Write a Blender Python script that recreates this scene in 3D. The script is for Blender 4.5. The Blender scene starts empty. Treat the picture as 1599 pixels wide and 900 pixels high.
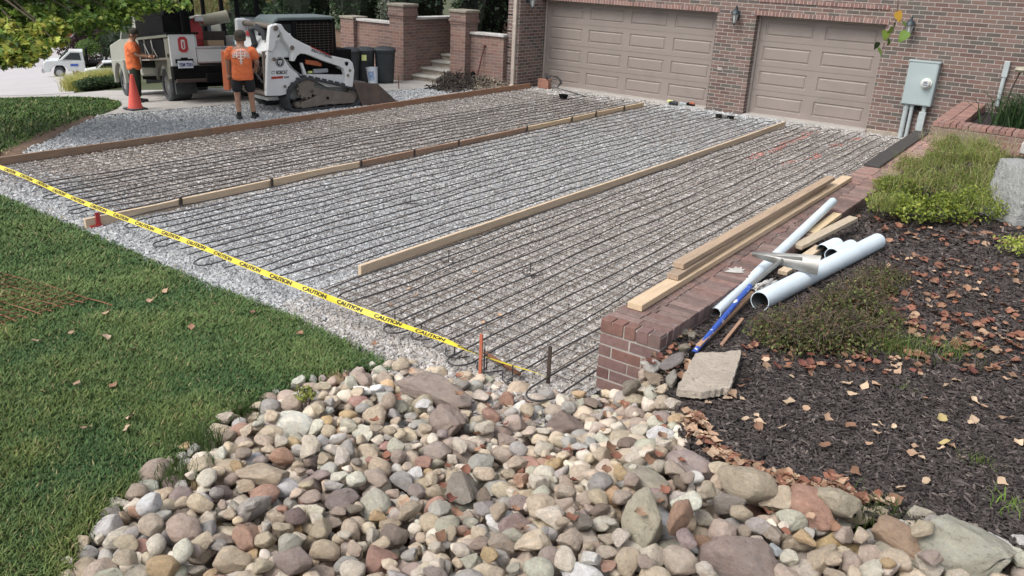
import bpy, bmesh, math, random
import numpy as np
from mathutils import Vector, Matrix, Euler, noise as mnoise

random.seed(7); RNG = np.random.default_rng(11)
S = bpy.context.scene
COL = S.collection
rad = math.radians
PI = math.pi

# ------------------------------------------------------------------ camera
F_PX = 1294.62                                   # focal length for a 1600 px wide picture
YAW, PITCH, ROLL = rad(35.423), rad(21.269), rad(2.685)
CAM = np.array([6.7995, -18.8069, 2.9927])
_f = np.array([-math.sin(YAW)*math.cos(PITCH), math.cos(YAW)*math.cos(PITCH), -math.sin(PITCH)])
_r = np.cross(_f, [0, 0, 1]); _r /= np.linalg.norm(_r); _u = np.cross(_r, _f)
_r, _u = math.cos(ROLL)*_r+math.sin(ROLL)*_u, -math.sin(ROLL)*_r+math.cos(ROLL)*_u
cd = bpy.data.cameras.new('camera'); cam = bpy.data.objects.new('camera', cd); COL.objects.link(cam)
cd.sensor_width = 36; cd.lens = F_PX/1600*36; cd.clip_start = .05; cd.clip_end = 2000
cam.matrix_world = Matrix(((_r[0], _u[0], -_f[0], CAM[0]), (_r[1], _u[1], -_f[1], CAM[1]), (_r[2], _u[2], -_f[2], CAM[2]), (0, 0, 0, 1)))
S.camera = cam

# ------------------------------------------------------------------ light
SUN_EL, SUN_AZ = rad(52), rad(200)               # azimuth clockwise from +Y
w = bpy.data.worlds.new('World'); S.world = w; w.use_nodes = True
nt = w.node_tree; nt.nodes.clear()
sky = nt.nodes.new('ShaderNodeTexSky'); sky.sky_type = 'NISHITA'; sky.sun_disc = False
sky.sun_elevation = SUN_EL; sky.sun_rotation = SUN_AZ; sky.air_density = 1; sky.dust_density = 4; sky.ozone_density = 1
hsv = nt.nodes.new('ShaderNodeHueSaturation'); hsv.inputs['Saturation'].default_value = .35
bg = nt.nodes.new('ShaderNodeBackground'); bg.inputs[1].default_value = .15
wo = nt.nodes.new('ShaderNodeOutputWorld')
nt.links.new(sky.outputs[0], hsv.inputs['Color']); nt.links.new(hsv.outputs[0], bg.inputs[0]); nt.links.new(bg.outputs[0], wo.inputs[0])
sd = bpy.data.lights.new('sun', 'SUN'); sun = bpy.data.objects.new('sun', sd); COL.objects.link(sun)
sd.energy = 1.15; sd.angle = rad(32); sd.color = (1, .96, .9)
_d = Vector((math.sin(SUN_AZ)*math.cos(SUN_EL), math.cos(SUN_AZ)*math.cos(SUN_EL), math.sin(SUN_EL)))
sun.rotation_euler = _d.to_track_quat('Z', 'Y').to_euler()
S.view_settings.view_transform = 'Standard'; S.view_settings.look = 'None'
S.view_settings.gamma = 1; S.view_settings.use_curve_mapping = False
S.view_settings.exposure = .70

# ------------------------------------------------------------------ where things are: lines of sight meet real planes and the ground
def ray(u, v):
    return _f + _r*((u-800)/F_PX) - _u*((v-450)/F_PX)
def at(u, v, z=0.):
    d = ray(u, v); return CAM + d*((z-CAM[2])/d[2])
def aty(u, v, y=0.):
    d = ray(u, v); return CAM + d*((y-CAM[1])/d[1])
def atx(u, v, x=0.):
    d = ray(u, v); return CAM + d*((x-CAM[0])/d[0])
def atd(u, v, dep):
    return CAM + ray(u, v)*dep
def atplane(u, v, A, B):
    n = np.array([-(B[1]-A[1]), B[0]-A[0], 0.]); d = ray(u, v)
    return CAM + d*(np.dot(np.array([A[0], A[1], 0])-CAM, n)/np.dot(d, n))
def depth(P): return float(np.dot(np.asarray(P)-CAM, _f))
def sst(a, b, x):
    t = np.clip((x-a)/(b-a), 0, 1); return t*t*(3-2*t)
def T(x, y):
    """height of the ground"""
    x = np.asarray(x, float); y = np.asarray(y, float)
    d = np.clip(-8.9-x, 0, 82)
    d1 = np.minimum(d, 5.); z = -.12*(d1-.25*(1-np.exp(-d1/.25)))-.12*(d-d1)
    s = np.clip(-14.45-y, 0, 9)
    z = z + .10*s*(1-sst(-7, -12, x)*.9)
    m = .43+.075*np.clip(x-4.55, 0, 8)+.02*np.clip(-13.8-y, 0, 6)
    tt = sst(-14.35, -13.72, y)
    wgt = (1-tt)*sst(4.15, 5.3, x)+tt*sst(4.35, 4.52, x)*(y < -2.7)
    return z*(1-wgt)+np.maximum(m, z)*wgt
def att(u, v, h=0.):
    d = ray(u, v); t = .5
    while t < 400:
        P = CAM+d*t
        if P[2] < float(T(P[0], P[1]))+h: break
        t += max(.02, t*.004)
    lo, hi = t-max(.02, t*.004)*1.1, t
    for _ in range(24):
        m = (lo+hi)/2; P = CAM+d*m
        if P[2] < float(T(P[0], P[1]))+h: hi = m
        else: lo = m
    return CAM+d*hi
def inpoly(x, y, poly):
    x = np.asarray(x); y = np.asarray(y); ins = np.zeros(x.shape, bool); n = len(poly)
    for i in range(n):
        x1, y1 = poly[i]; x2, y2 = poly[(i+1) % n]
        c = ((y1 > y) != (y2 > y)) & (x < (x2-x1)*(y-y1)/((y2-y1) if y2 != y1 else 1e-9)+x1)
        ins ^= c
    return ins
def gp(pts, h=0.):
    return [tuple(att(u, v, h)[:2]) for u, v in pts]

# ------------------------------------------------------------------ materials
MATS = {}
class NT:
    def __init__(s, name):
        s.m = bpy.data.materials.new(name); s.m.use_nodes = True; s.t = s.m.node_tree; s.b = s.t.nodes['Principled BSDF']
        MATS[name] = s.m
    def n(s, ty, **k):
        o = s.t.nodes.new('ShaderNode'+ty)
        for a, b in k.items():
            if a.startswith('i_'):
                key = a[2:]; o.inputs[int(key) if key.isdigit() else key.replace('_', ' ')].default_value = b
            else: setattr(o, a, b)
        return o
    def l(s, a, b): s.t.links.new(a, b)
    def math(s, op, a, b=None, c=None):
        o = s.n('Math', operation=op)
        for i, v in enumerate((a, b, c)):
            if v is None: continue
            if hasattr(v, 'is_linked'): s.l(v, o.inputs[i])
            else: o.inputs[i].default_value = v
        return o.outputs[0]
    def mix(s, f, a, b, mode='MIX'):
        o = s.n('MixRGB', blend_type=mode)
        for i, v in zip(('Fac', 'Color1', 'Color2'), (f, a, b)):
            if hasattr(v, 'is_linked'): s.l(v, o.inputs[i])
            elif i == 'Fac': o.inputs[i].default_value = v
            else: o.inputs[i].default_value = (*v, 1)
        return o.outputs[0]
    def ramp(s, f, stops, interp='LINEAR'):
        o = s.n('ValToRGB'); e = o.color_ramp.elements; o.color_ramp.interpolation = interp
        while len(e) < len(stops): e.new(.5)
        for el, (p, c) in zip(e, stops):
            el.position = p; el.color = (*c, 1) if not np.isscalar(c) else (c, c, c, 1)
        s.l(f, o.inputs[0]); return o.outputs[0]
    def noise(s, vec, scale, detail=4, rough=.55):
        o = s.n('TexNoise'); o.inputs['Scale'].default_value = scale; o.inputs['Detail'].default_value = detail; o.inputs['Roughness'].default_value = rough
        if vec is not None: s.l(vec, o.inputs['Vector'])
        return o.outputs[0]
    def bump(s, h, strength=.3, dist=.01):
        o = s.n('Bump'); o.inputs['Strength'].default_value = strength; o.inputs['Distance'].default_value = dist
        s.l(h, o.inputs['Height']); s.l(o.outputs[0], s.b.inputs['Normal'])
    def obj(s): return s.n('TexCoord').outputs['Object']
    def pos(s): return s.n('NewGeometry').outputs['Position']
def mat(name, c1, c2=None, scale=6, rough=.7, bump=0, bscale=60, metal=0, attr=False, objcol=False, stretch=None, dist=.006, spec=.5, world=False, extra=None):
    q = NT(name); v = q.pos() if world else q.obj()
    if stretch:
        mp = q.n('Mapping'); mp.inputs['Scale'].default_value = stretch; q.l(v, mp.inputs[0]); v = mp.outputs[0]
    if c2 is None: c2 = tuple(x*.82 for x in c1)
    f = q.noise(v, scale, 6, .6)
    fr = q.ramp(f, [(.32, 0.), (.68, 1.)])
    c = q.mix(fr, c1, c2)
    if attr:
        a = q.n('Attribute'); a.attribute_name = 'col'; c = q.mix(1, c, a.outputs[0], 'MULTIPLY')
    if objcol:
        a = q.n('ObjectInfo'); c = q.mix(1, c, a.outputs['Color'], 'MULTIPLY')
    if extra:
        f2 = q.ramp(q.noise(v, extra[1], 5, .65), [(extra[2], 0.), (extra[2]+extra[3], 1.)])
        c = q.mix(f2, c, extra[0])
    q.l(c, q.b.inputs['Base Color'])
    q.b.inputs['Roughness'].default_value = rough; q.b.inputs['Metallic'].default_value = metal
    q.b.inputs['Specular IOR Level'].default_value = spec
    if bump: q.bump(q.noise(v, bscale, 5, .6), bump, dist)
    return q.m
def brickmat(name, bw, bh, mortar, cols, mcol, axis='auto', stagger=.5, bump=.6, rough=.85, weather=.25):
    q = NT(name); sp = q.n('SeparateXYZ'); q.l(q.obj(), sp.inputs[0])
    g = q.n('NewGeometry'); tr = q.n('VectorTransform', vector_type='NORMAL', convert_from='WORLD', convert_to='OBJECT'); q.l(g.outputs['True Normal'], tr.inputs[0])
    sn = q.n('SeparateXYZ'); q.l(tr.outputs[0], sn.inputs[0])
    selx = q.math('GREATER_THAN', q.math('ABSOLUTE', sn.outputs[0]), .7)
    selz = q.math('GREATER_THAN', q.math('ABSOLUTE', sn.outputs[2]), .7)
    u0 = q.math('ADD', q.math('MULTIPLY', sp.outputs[0], q.math('SUBTRACT', 1, selx)), q.math('MULTIPLY', sp.outputs[1], selx))
    v0 = q.math('ADD', q.math('MULTIPLY', sp.outputs[2], q.math('SUBTRACT', 1, selz)), q.math('MULTIPLY', sp.outputs[1], selz))
    vv = q.math('DIVIDE', v0, bh); row = q.math('FLOOR', vv); fv = q.math('FRACT', vv)
    par = q.math('MODULO', q.math('ADD', row, 1000), 2)
    uu = q.math('ADD', q.math('DIVIDE', u0, bw), q.math('MULTIPLY', par, stagger)); colm = q.math('FLOOR', uu); fu = q.math('FRACT', uu)
    du = q.math('MULTIPLY', q.math('MINIMUM', fu, q.math('SUBTRACT', 1, fu)), bw)
    dv = q.math('MULTIPLY', q.math('MINIMUM', fv, q.math('SUBTRACT', 1, fv)), bh)
    wob = q.math('MULTIPLY', q.math('SUBTRACT', q.noise(q.obj(), 40, 3), .5), .008)
    dd = q.math('ADD', q.math('MINIMUM', du, dv), wob)
    mr = q.n('MapRange', interpolation_type='SMOOTHSTEP'); mr.inputs[1].default_value = mortar*.32; mr.inputs[2].default_value = mortar*.75; q.l(dd, mr.inputs[0]); mask = mr.outputs[0]
    cb = q.n('CombineXYZ'); q.l(row, cb.inputs[0]); q.l(colm, cb.inputs[1]); q.l(selx, cb.inputs[2])
    wn = q.n('TexWhiteNoise', noise_dimensions='3D'); q.l(cb.outputs[0], wn.inputs[0])
    k = len(cols); c = q.ramp(wn.outputs[0], [(i/k, cc) for i, cc in enumerate(cols)], 'CONSTANT')
    nz = q.noise(q.obj(), 55, 6, .7)
    c = q.mix(q.ramp(nz, [(.35, 0.), (.75, .55)]), c, tuple(x*.55 for x in cols[0]))
    big = q.ramp(q.noise(q.obj(), 1.3, 5, .6), [(.35, 0.), (.7, weather)])
    c = q.mix(big, c, (.30, .26, .23))
    mc = q.mix(q.noise(q.obj(), 12, 4), mcol, tuple(x*.7 for x in mcol))
    c = q.mix(mask, mc, c)
    q.l(c, q.b.inputs['Base Color']); q.b.inputs['Roughness'].default_value = rough; q.b.inputs['Specular IOR Level'].default_value = .25
    h = q.math('ADD', mask, q.math('MULTIPLY', nz, .35)); q.bump(h, bump, .008)
    return q.m

M = {}
BR0 = [(.235, .135, .115), (.185, .105, .092), (.27, .165, .14), (.205, .15, .135), (.10, .095, .088), (.25, .15, .12), (.165, .085, .078), (.22, .16, .145), (.115, .12, .105), (.29, .19, .165), (.12, .085, .078)]
BR = [tuple(.74*(.80*a+.20*b) for a, b in zip(c, (.22, .185, .16))) for c in BR0]
M['brick'] = brickmat('house_brick', .254, .081, .011, BR, (.42, .39, .36), weather=.14)
M['garden_brick'] = brickmat('garden_brick', .24, .078, .010, [(.225, .12, .098), (.18, .10, .085), (.25, .15, .12), (.2, .13, .11), (.15, .095, .085)], (.33, .29, .26), weather=.25)
M['soldier'] = brickmat('soldier_brick', .081, .5, .010, [(.25, .13, .11), (.19, .1, .09), (.28, .16, .14), (.16, .1, .09)], (.42, .37, .34), stagger=0)
M['rowbrick'] = mat('loose_brick', (1, 1, 1), (.72, .70, .70), 18, .85, .5, 90, attr=True, extra=((.33, .30, .28), 9, .62, .2), spec=.25)
M['mortar'] = mat('mortar', (.37, .345, .315), (.26, .24, .22), 14, .95, .4, 90)
M['door'] = mat('door_paint', (.258, .220, .200), (.238, .204, .186), 2.2, .5, .08, 200, spec=.35, extra=((.212, .183, .167), 1.3, .55, .2))
M['trim'] = mat('trim_paint', (.36, .315, .285), None, 5, .5)
M['downspout'] = mat('downspout_paint', (.43, .37, .32), None, 5, .45)
M['concrete'] = mat('concrete', (.40, .38, .355), (.32, .305, .285), 2.2, .9, .25, 120, extra=((.27, .26, .24), 1.1, .56, .18))
M['oldconcrete'] = mat('old_concrete', (.40, .345, .285), (.31, .27, .225), 9, .95, 1., 45, dist=.02, extra=((.22, .185, .155), 24, .58, .1))
M['road'] = mat('street_surface', (.43, .41, .415), (.37, .355, .36), .6, .9, .1, 60, world=True)
M['stone_tread'] = mat('stone_tread', (.42, .40, .36), (.30, .29, .26), 6, .85, .3, 60)
M['coping'] = mat('coping_stone', (.52, .50, .48), (.36, .35, .33), 7, .85, .3, 60)
M['capstone'] = mat('cap_stone', (.28, .25, .20), (.20, .18, .15), 7, .9, .4, 50)
M['soil'] = mat('soil', (.16, .10, .065), (.10, .065, .045), 5, .95, .7, 40)
M['lawnsoil'] = mat('lawn_soil', (.042, .060, .020), (.062, .066, .028), 3.5, .95, .6, 50, world=True)
M['mulchbase'] = mat('mulch_base', (.022, .018, .019), (.034, .027, .026), 26, .9, .9, 70, dist=.02, world=True)
M['wood'] = mat('fresh_pine', (.60, .485, .355), (.46, .35, .24), 7, .75, .3, 60, stretch=(12, .55, 12), attr=True, extra=((.42, .31, .21), 10, .68, .1))
M['oldwood'] = mat('weathered_wood', (.29, .205, .145), (.19, .135, .10), 6, .85, .3, 60, stretch=(9, .6, 9), attr=True)
M['blackplank'] = mat('charcoal_plank', (.055, .052, .05), (.04, .038, .037), 10, .55, .2, 80)
M['pvc'] = mat('white_pvc', (.66, .74, .79), (.57, .66, .72), 3, .35, 0, extra=((.38, .37, .35), 7, .7, .1))
M['pvcin'] = mat('pipe_inside', (.10, .11, .11), None, 5, .6)
M['tube'] = mat('black_tubing', (.045, .043, .045), None, 8, .45)
M['rust'] = mat('rusty_steel', (.20, .085, .04), (.12, .055, .03), 30, .9, .3, 120)
M['meshwire'] = mat('brown_wire', (.16, .12, .095), (.09, .07, .06), 20, .85)
M['darksteel'] = mat('dark_steel', (.045, .038, .036), (.075, .05, .04), 20, .6, metal=.3)
M['tape'] = mat('yellow_tape', (.66, .53, .03), (.58, .46, .03), 6, .4)
M['black'] = mat('black_ink', (.012, .012, .012), None, 5, .6)
M['orangepaint'] = mat('orange_stake_paint', (.46, .14, .075), (.34, .10, .06), 15, .7)
M['white'] = mat('white_paint', (.72, .74, .75), (.64, .66, .66), 2.5, .35, extra=((.38, .34, .29), 5, .68, .16))
M['whitetruck'] = mat('truck_white_paint', (.60, .62, .62), (.54, .56, .55), 1.5, .3)
M['truckside'] = mat('shaded_truck_side', (.17, .17, .14), (.13, .13, .105), 2, .5)  # white truck side, with the shade it stands in put into the colour
M['shadedwhite'] = mat('shaded_white_paint', (.33, .33, .29), (.27, .27, .235), 2, .5)  # same white paint on cab and fender, darkened to stand for shade
M['blackpaint'] = mat('black_paint', (.007, .007, .008), (.012, .012, .012), 4, .8, spec=.06)
M['rubber'] = mat('rubber', (.028, .032, .037), (.055, .06, .066), 9, .8, .2, 60)
M['dirtsteel'] = mat('muddy_steel', (.205, .175, .145), (.13, .11, .095), 5, .85, .3, 50)
M['bucketsteel'] = mat('worn_bucket_steel', (.15, .11, .09), (.085, .07, .062), 5, .7, .3, 40, metal=.2)
M['doororange'] = mat('orange_door_paint', (.60, .17, .075), (.50, .15, .07), 3, .6, extra=((.30, .15, .10), 5, .62, .1))
M['glass'] = mat('dark_glass', (.02, .028, .03), None, 4, .12)
M['chrome'] = mat('wheel_metal', (.5, .5, .5), None, 8, .35, metal=.8)
M['red'] = mat('red_paint', (.42, .03, .03), None, 5, .5)
M['cone'] = mat('cone_plastic', (.72, .10, .07), (.58, .085, .065), 6, .55, extra=((.20, .12, .1), 6, .68, .12))
M['shirt'] = mat('orange_shirt', (.84, .21, .075), (.70, .165, .06), 9, .9, .9, 11, dist=.05)
M['shirtshade'] = M['shirt']
M['shorts'] = mat('black_shorts', (.014, .015, .018), (.022, .022, .025), 8, .9, .3, 20, dist=.02)
M['greenpants'] = mat('dark_green_pants', (.022, .032, .02), None, 8, .9, .3, 20, dist=.02)
M['skin'] = mat('skin', (.40, .225, .15), (.34, .185, .12), 12, .55)
M['cap'] = mat('dark_cap', (.05, .045, .032), (.035, .03, .025), 12, .9)
M['greenplastic'] = mat('dark_bin_plastic', (.02, .026, .03), (.028, .034, .038), 5, .5)
M['yellowsticker'] = mat('yellow_sticker', (.75, .78, .30), None, 5, .5)
M['bucketwhite'] = mat('bucket_plastic', (.62, .66, .70), (.52, .58, .66), 4, .4)
M['blueprint'] = mat('blue_print', (.05, .16, .40), (.5, .55, .6), 14, .5)
M['meter'] = mat('meter_grey_paint', (.335, .40, .405), (.30, .365, .37), 3, .45)
M['conduit'] = mat('grey_conduit', (.40, .45, .46), None, 5, .5)
M['dial'] = mat('meter_glass', (.66, .68, .62), None, 5, .15)
M['lantern'] = mat('verdigris_metal', (.05, .075, .085), (.03, .04, .045), 12, .5, metal=.4)
M['lampglass'] = mat('lantern_glass', (.45, .47, .46), None, 4, .15)
M['bluehandle'] = mat('blue_handle', (.025, .07, .34), (.03, .10, .42), 4, .4, extra=((.72, .74, .78), 17, .60, .03))
M['alu'] = mat('aluminium_blade', (.36, .355, .335), (.26, .255, .24), 8, .42, metal=.75)
M['boulder'] = mat('boulder_rock', (.33, .34, .33), (.24, .245, .24), 2.4, .9, .9, 9, dist=.05, extra=((.40, .39, .37), 11, .58, .14))
M['stone'] = None
M['leaf'] = None
M['tan'] = mat('tan_canvas', (.36, .34, .26), None, 4, .6)
M['cardboard'] = mat('cardboard', (.40, .28, .18), None, 4, .9)
M['cyan'] = mat('pale_blue_plastic', (.28, .55, .62), None, 5, .4)
M['greypanel'] = mat('grey_panel', (.40, .43, .46), None, 3, .5)
M['bark'] = mat('bark', (.10, .075, .055), (.06, .045, .035), 14, .95, .8, 30, dist=.02)
M['paintred'] = mat('red_marking_paint', (.75, .16, .12), None, 20, .9)

# ------------------------------------------------------------------ mesh building
class MB:
    def __init__(s): s.v = []; s.f = []; s.mi = []; s.c = None; s.col = []
    def add(s, V, Fs, mi=0, col=None):
        o = len(s.v); s.v.extend([tuple(map(float, p)) for p in V])
        for f in Fs: s.f.append(tuple(i+o for i in f)); s.mi.append(mi)
        s.col.extend([col or (1, 1, 1)]*len(V)); return s
    def box(s, c, d, rot=None, mi=0, col=None, taper=1.):
        x, y, z = d[0]/2, d[1]/2, d[2]/2; t = taper
        V = [(-x, -y, -z), (x, -y, -z), (x, y, -z), (-x, y, -z), (-x*t, -y*t, z), (x*t, -y*t, z), (x*t, y*t, z), (-x*t, y*t, z)]
        R = rot if rot is not None else Matrix.Identity(3)
        if isinstance(R, Euler): R = R.to_matrix()
        V = [tuple(R @ Vector(p)+Vector(c)) for p in V]
        return s.add(V, [(0, 3, 2, 1), (4, 5, 6, 7), (0, 1, 5, 4), (1, 2, 6, 5), (2, 3, 7, 6), (3, 0, 4, 7)], mi, col)
    def bar(s, a, b, w_, h_, up=(0, 0, 1), mi=0, col=None):
        a = Vector(a); b = Vector(b); y = (b-a); L = y.length; y.normalize(); x = y.cross(Vector(up))
        if x.length < 1e-4: x = Vector((1, 0, 0))
        x.normalize(); z = x.cross(y)
        return s.box((a+b)/2, (w_, L, h_), Matrix((x, y, z)).transposed(), mi, col)
    def tube(s, path, r, n=8, mi=0, cap=True, col=None):
        P = [Vector(p) for p in path]; m = len(P); rr = [r]*m if np.isscalar(r) else r
        V = []; t0 = (P[1]-P[0]).normalized(); a = t0.orthogonal().normalized()
        for i in range(m):
            t = (P[min(i+1, m-1)]-P[max(i-1, 0)]).normalized(); a = (a-t*a.dot(t)).normalized(); b = t.cross(a)
            for k in range(n):
                an = 2*PI*k/n; V.append(P[i]+(a*math.cos(an)+b*math.sin(an))*rr[i])
        Fs = [(i*n+k, i*n+(k+1) % n, (i+1)*n+(k+1) % n, (i+1)*n+k) for i in range(m-1) for k in range(n)]
        if cap: Fs += [tuple(range(n-1, -1, -1)), tuple((m-1)*n+k for k in range(n))]
        return s.add(V, Fs, mi, col)
    def lathe(s, prof, n=20, c=(0, 0, 0), rot=None, mi=0, col=None, cap=True):
        R = rot if rot is not None else Matrix.Identity(3)
        V = [tuple(R @ Vector((r*math.cos(2*PI*k/n), r*math.sin(2*PI*k/n), z))+Vector(c)) for r, z in prof for k in range(n)]
        m = len(prof); Fs = [(i*n+k, i*n+(k+1) % n, (i+1)*n+(k+1) % n, (i+1)*n+k) for i in range(m-1) for k in range(n)]
        if cap: Fs += [tuple(range(n-1, -1, -1)), tuple((m-1)*n+k for k in range(n))]
        return s.add(V, Fs, mi, col)
    def prism(s, poly, ext, mi=0, col=None):
        """3D polygon extruded along vector ext"""
        n = len(poly); e = Vector(ext); P = [Vector(p) for p in poly]
        V = P+[p+e for p in P]
        Fs = [tuple(range(n-1, -1, -1)), tuple(range(n, 2*n))]+[(i, (i+1) % n, n+(i+1) % n, n+i) for i in range(n)]
        return s.add(V, Fs, mi, col)
    def mesh(s, name, smooth=False, recalc=True):
        me = bpy.data.meshes.new(name); me.from_pydata(s.v, [], s.f)
        me.polygons.foreach_set('material_index', s.mi)
        a = me.color_attributes.new('col', 'FLOAT_COLOR', 'POINT')
        c = np.ones((len(s.v), 4), np.float32); c[:, :3] = np.array(s.col, np.float32).reshape(-1, 3); a.data.foreach_set('color', c.ravel())
        if recalc:
            bm = bmesh.new(); bm.from_mesh(me); bmesh.ops.recalc_face_normals(bm, faces=bm.faces); bm.to_mesh(me); bm.free()
        if smooth: me.polygons.foreach_set('use_smooth', [True]*len(me.polygons))
        me.update(); return me
    def build(s, name, m, parent=None, smooth=False, bevel=0, loc=None, recalc=True, seg=2, auto=None):
        me = s.mesh(name, smooth or bevel > 0, recalc)
        for k in (m if isinstance(m, (list, tuple)) else [m]): me.materials.append(k)
        o = bpy.data.objects.new(name, me); COL.objects.link(o)
        if parent is not None: o.parent = parent
        if loc is not None: o.location = loc
        if bevel:
            b = o.modifiers.new('bevel', 'BEVEL'); b.width = bevel; b.segments = seg; b.limit_method = 'ANGLE'; b.angle_limit = rad(35)
            try: b.harden_normals = True
            except Exception: pass
        if (smooth and not bevel): sharp(o, auto or 38)
        return o
def sharp(o, deg):
    me = o.data; bm = bmesh.new(); bm.from_mesh(me); a = rad(deg)
    for e in bm.edges:
        if len(e.link_faces) == 2 and e.calc_face_angle(0) > a: e.smooth = False
    bm.to_mesh(me); bm.free()
def tag(o, label=None, cat=None, group=None, kind=None):
    if label: o['label'] = label
    if cat: o['category'] = cat
    if group: o['group'] = group
    if kind: o['kind'] = kind
    return o
def empty(name, loc, rz=0, label=None, cat=None, group=None):
    o = bpy.data.objects.new(name, None); COL.objects.link(o); o.location = tuple(loc); o.rotation_euler = (0, 0, rz)
    o.empty_display_size = .1
    return tag(o, label, cat, group)
def copytree(o, parent=None):
    c = o.copy(); COL.objects.link(c)
    if parent is not None: c.parent = parent
    for ch in list(o.children): copytree(ch, c)
    return c
def npmesh(name, V, Fq, m, col=None, smooth=False, kind=None, parent=None):
    """fast mesh: V (n,3), Fq (m,k)"""
    me = bpy.data.meshes.new(name); k = Fq.shape[1]
    me.vertices.add(len(V)); me.vertices.foreach_set('co', np.ascontiguousarray(V, np.float32).ravel())
    me.loops.add(Fq.size); me.loops.foreach_set('vertex_index', np.ascontiguousarray(Fq, np.int32).ravel())
    me.polygons.add(len(Fq)); me.polygons.foreach_set('loop_start', np.arange(0, Fq.size, k, dtype=np.int32))
    me.polygons.foreach_set('loop_total', np.full(len(Fq), k, np.int32))
    if col is not None:
        a = me.color_attributes.new('col', 'FLOAT_COLOR', 'POINT'); c = np.ones((len(V), 4), np.float32); c[:, :3] = col; a.data.foreach_set('color', c.ravel())
    me.polygons.foreach_set('use_smooth', np.full(len(Fq), smooth)); me.update(calc_edges=True); me.materials.append(m)
    o = bpy.data.objects.new(name, me); COL.objects.link(o)
    if kind: o['kind'] = kind
    if parent is not None: o.parent = parent
    return o
def rotmats(yaw, pitch, roll):
    cy, sy, cp, sp, cr, sr = np.cos(yaw), np.sin(yaw), np.cos(pitch), np.sin(pitch), np.cos(roll), np.sin(roll)
    R = np.empty((len(yaw), 3, 3))
    R[:, 0, 0] = cy*cp; R[:, 0, 1] = cy*sp*sr-sy*cr; R[:, 0, 2] = cy*sp*cr+sy*sr
    R[:, 1, 0] = sy*cp; R[:, 1, 1] = sy*sp*sr+cy*cr; R[:, 1, 2] = sy*sp*cr-cy*sr
    R[:, 2, 0] = -sp; R[:, 2, 1] = cp*sr; R[:, 2, 2] = cp*cr
    return R
def scatter(name, tmpl, faces, pos, R, scl, m, cols, kind='stuff', parent=None, jit=0.):
    n = len(pos); k = len(tmpl); V = np.broadcast_to(tmpl, (n, k, 3)).copy()
    if jit: V += RNG.normal(0, jit, V.shape)
    V = V*scl[:, None, :]; V = np.einsum('nij,nkj->nki', R, V)+pos[:, None, :]
    Fq = (faces[None]+(np.arange(n)*k)[:, None, None]).reshape(-1, faces.shape[1])
    return npmesh(name, V.reshape(-1, 3), Fq, m, np.repeat(cols, k, 0), kind=kind, parent=parent)
CUBE = np.array([(-1, -1, -1), (1, -1, -1), (1, 1, -1), (-1, 1, -1), (-1, -1, 1), (1, -1, 1), (1, 1, 1), (-1, 1, 1)], float)*.5
CUBEF = np.array([(0, 3, 2, 1), (4, 5, 6, 7), (0, 1, 5, 4), (1, 2, 6, 5), (2, 3, 7, 6), (3, 0, 4, 7)])
def text_mesh(txt, size, bold=False):
    c = bpy.data.curves.new('txt', 'FONT'); c.body = txt; c.size = size; c.align_x = 'LEFT'; c.fill_mode = 'FRONT'; c.resolution_u = 3
    if bold: c.offset = size*.034
    o = bpy.data.objects.new('txt', c); COL.objects.link(o)
    dg = bpy.context.evaluated_depsgraph_get(); dg.update(); me = bpy.data.meshes.new_from_object(o.evaluated_get(dg))
    V = [v.co.copy() for v in me.vertices]; Fs = [tuple(p.vertices) for p in me.polygons]
    bpy.data.objects.remove(o); bpy.data.curves.remove(c); bpy.data.meshes.remove(me)
    return V, Fs
def lettering(name, txt, size, origin, xdir, ydir, m, parent, bold=True, lift=.004, width=None):
    V, Fs = text_mesh(txt, size, bold); X = Vector(xdir).normalized(); Y = Vector(ydir).normalized(); N = X.cross(Y)
    if width:
        k = width/max(v.x for v in V); V = [Vector((v.x*k, v.y, 0)) for v in V]
    mb = MB(); mb.add([Vector(origin)+X*v.x+Y*v.y+N*lift for v in V], Fs)
    return mb.build(name, m, parent, recalc=False)

def drape(name, poly, step, h, m, kind='structure', kinds=None, zfun=None):
    xs = [p[0] for p in poly]; ys = [p[1] for p in poly]
    nx = int((max(xs)-min(xs))/step)+2; ny = int((max(ys)-min(ys))/step)+2
    gx = min(xs)+np.arange(nx)*step; gy = min(ys)+np.arange(ny)*step
    X, Y = np.meshgrid(gx, gy, indexing='ij'); Z = (zfun or T)(X, Y)+h
    V = np.stack([X, Y, Z], -1).reshape(-1, 3); idx = np.arange(nx*ny).reshape(nx, ny)
    cx = X[:-1, :-1]+step/2; cy = Y[:-1, :-1]+step/2; keep = inpoly(cx, cy, poly)
    Fq = np.stack([idx[:-1, :-1], idx[1:, :-1], idx[1:, 1:], idx[:-1, 1:]], -1)[keep]
    used = np.unique(Fq); mp = np.full(nx*ny, -1); mp[used] = np.arange(len(used))
    return npmesh(name, V[used], mp[Fq], m, smooth=True, kind=kind)
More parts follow.
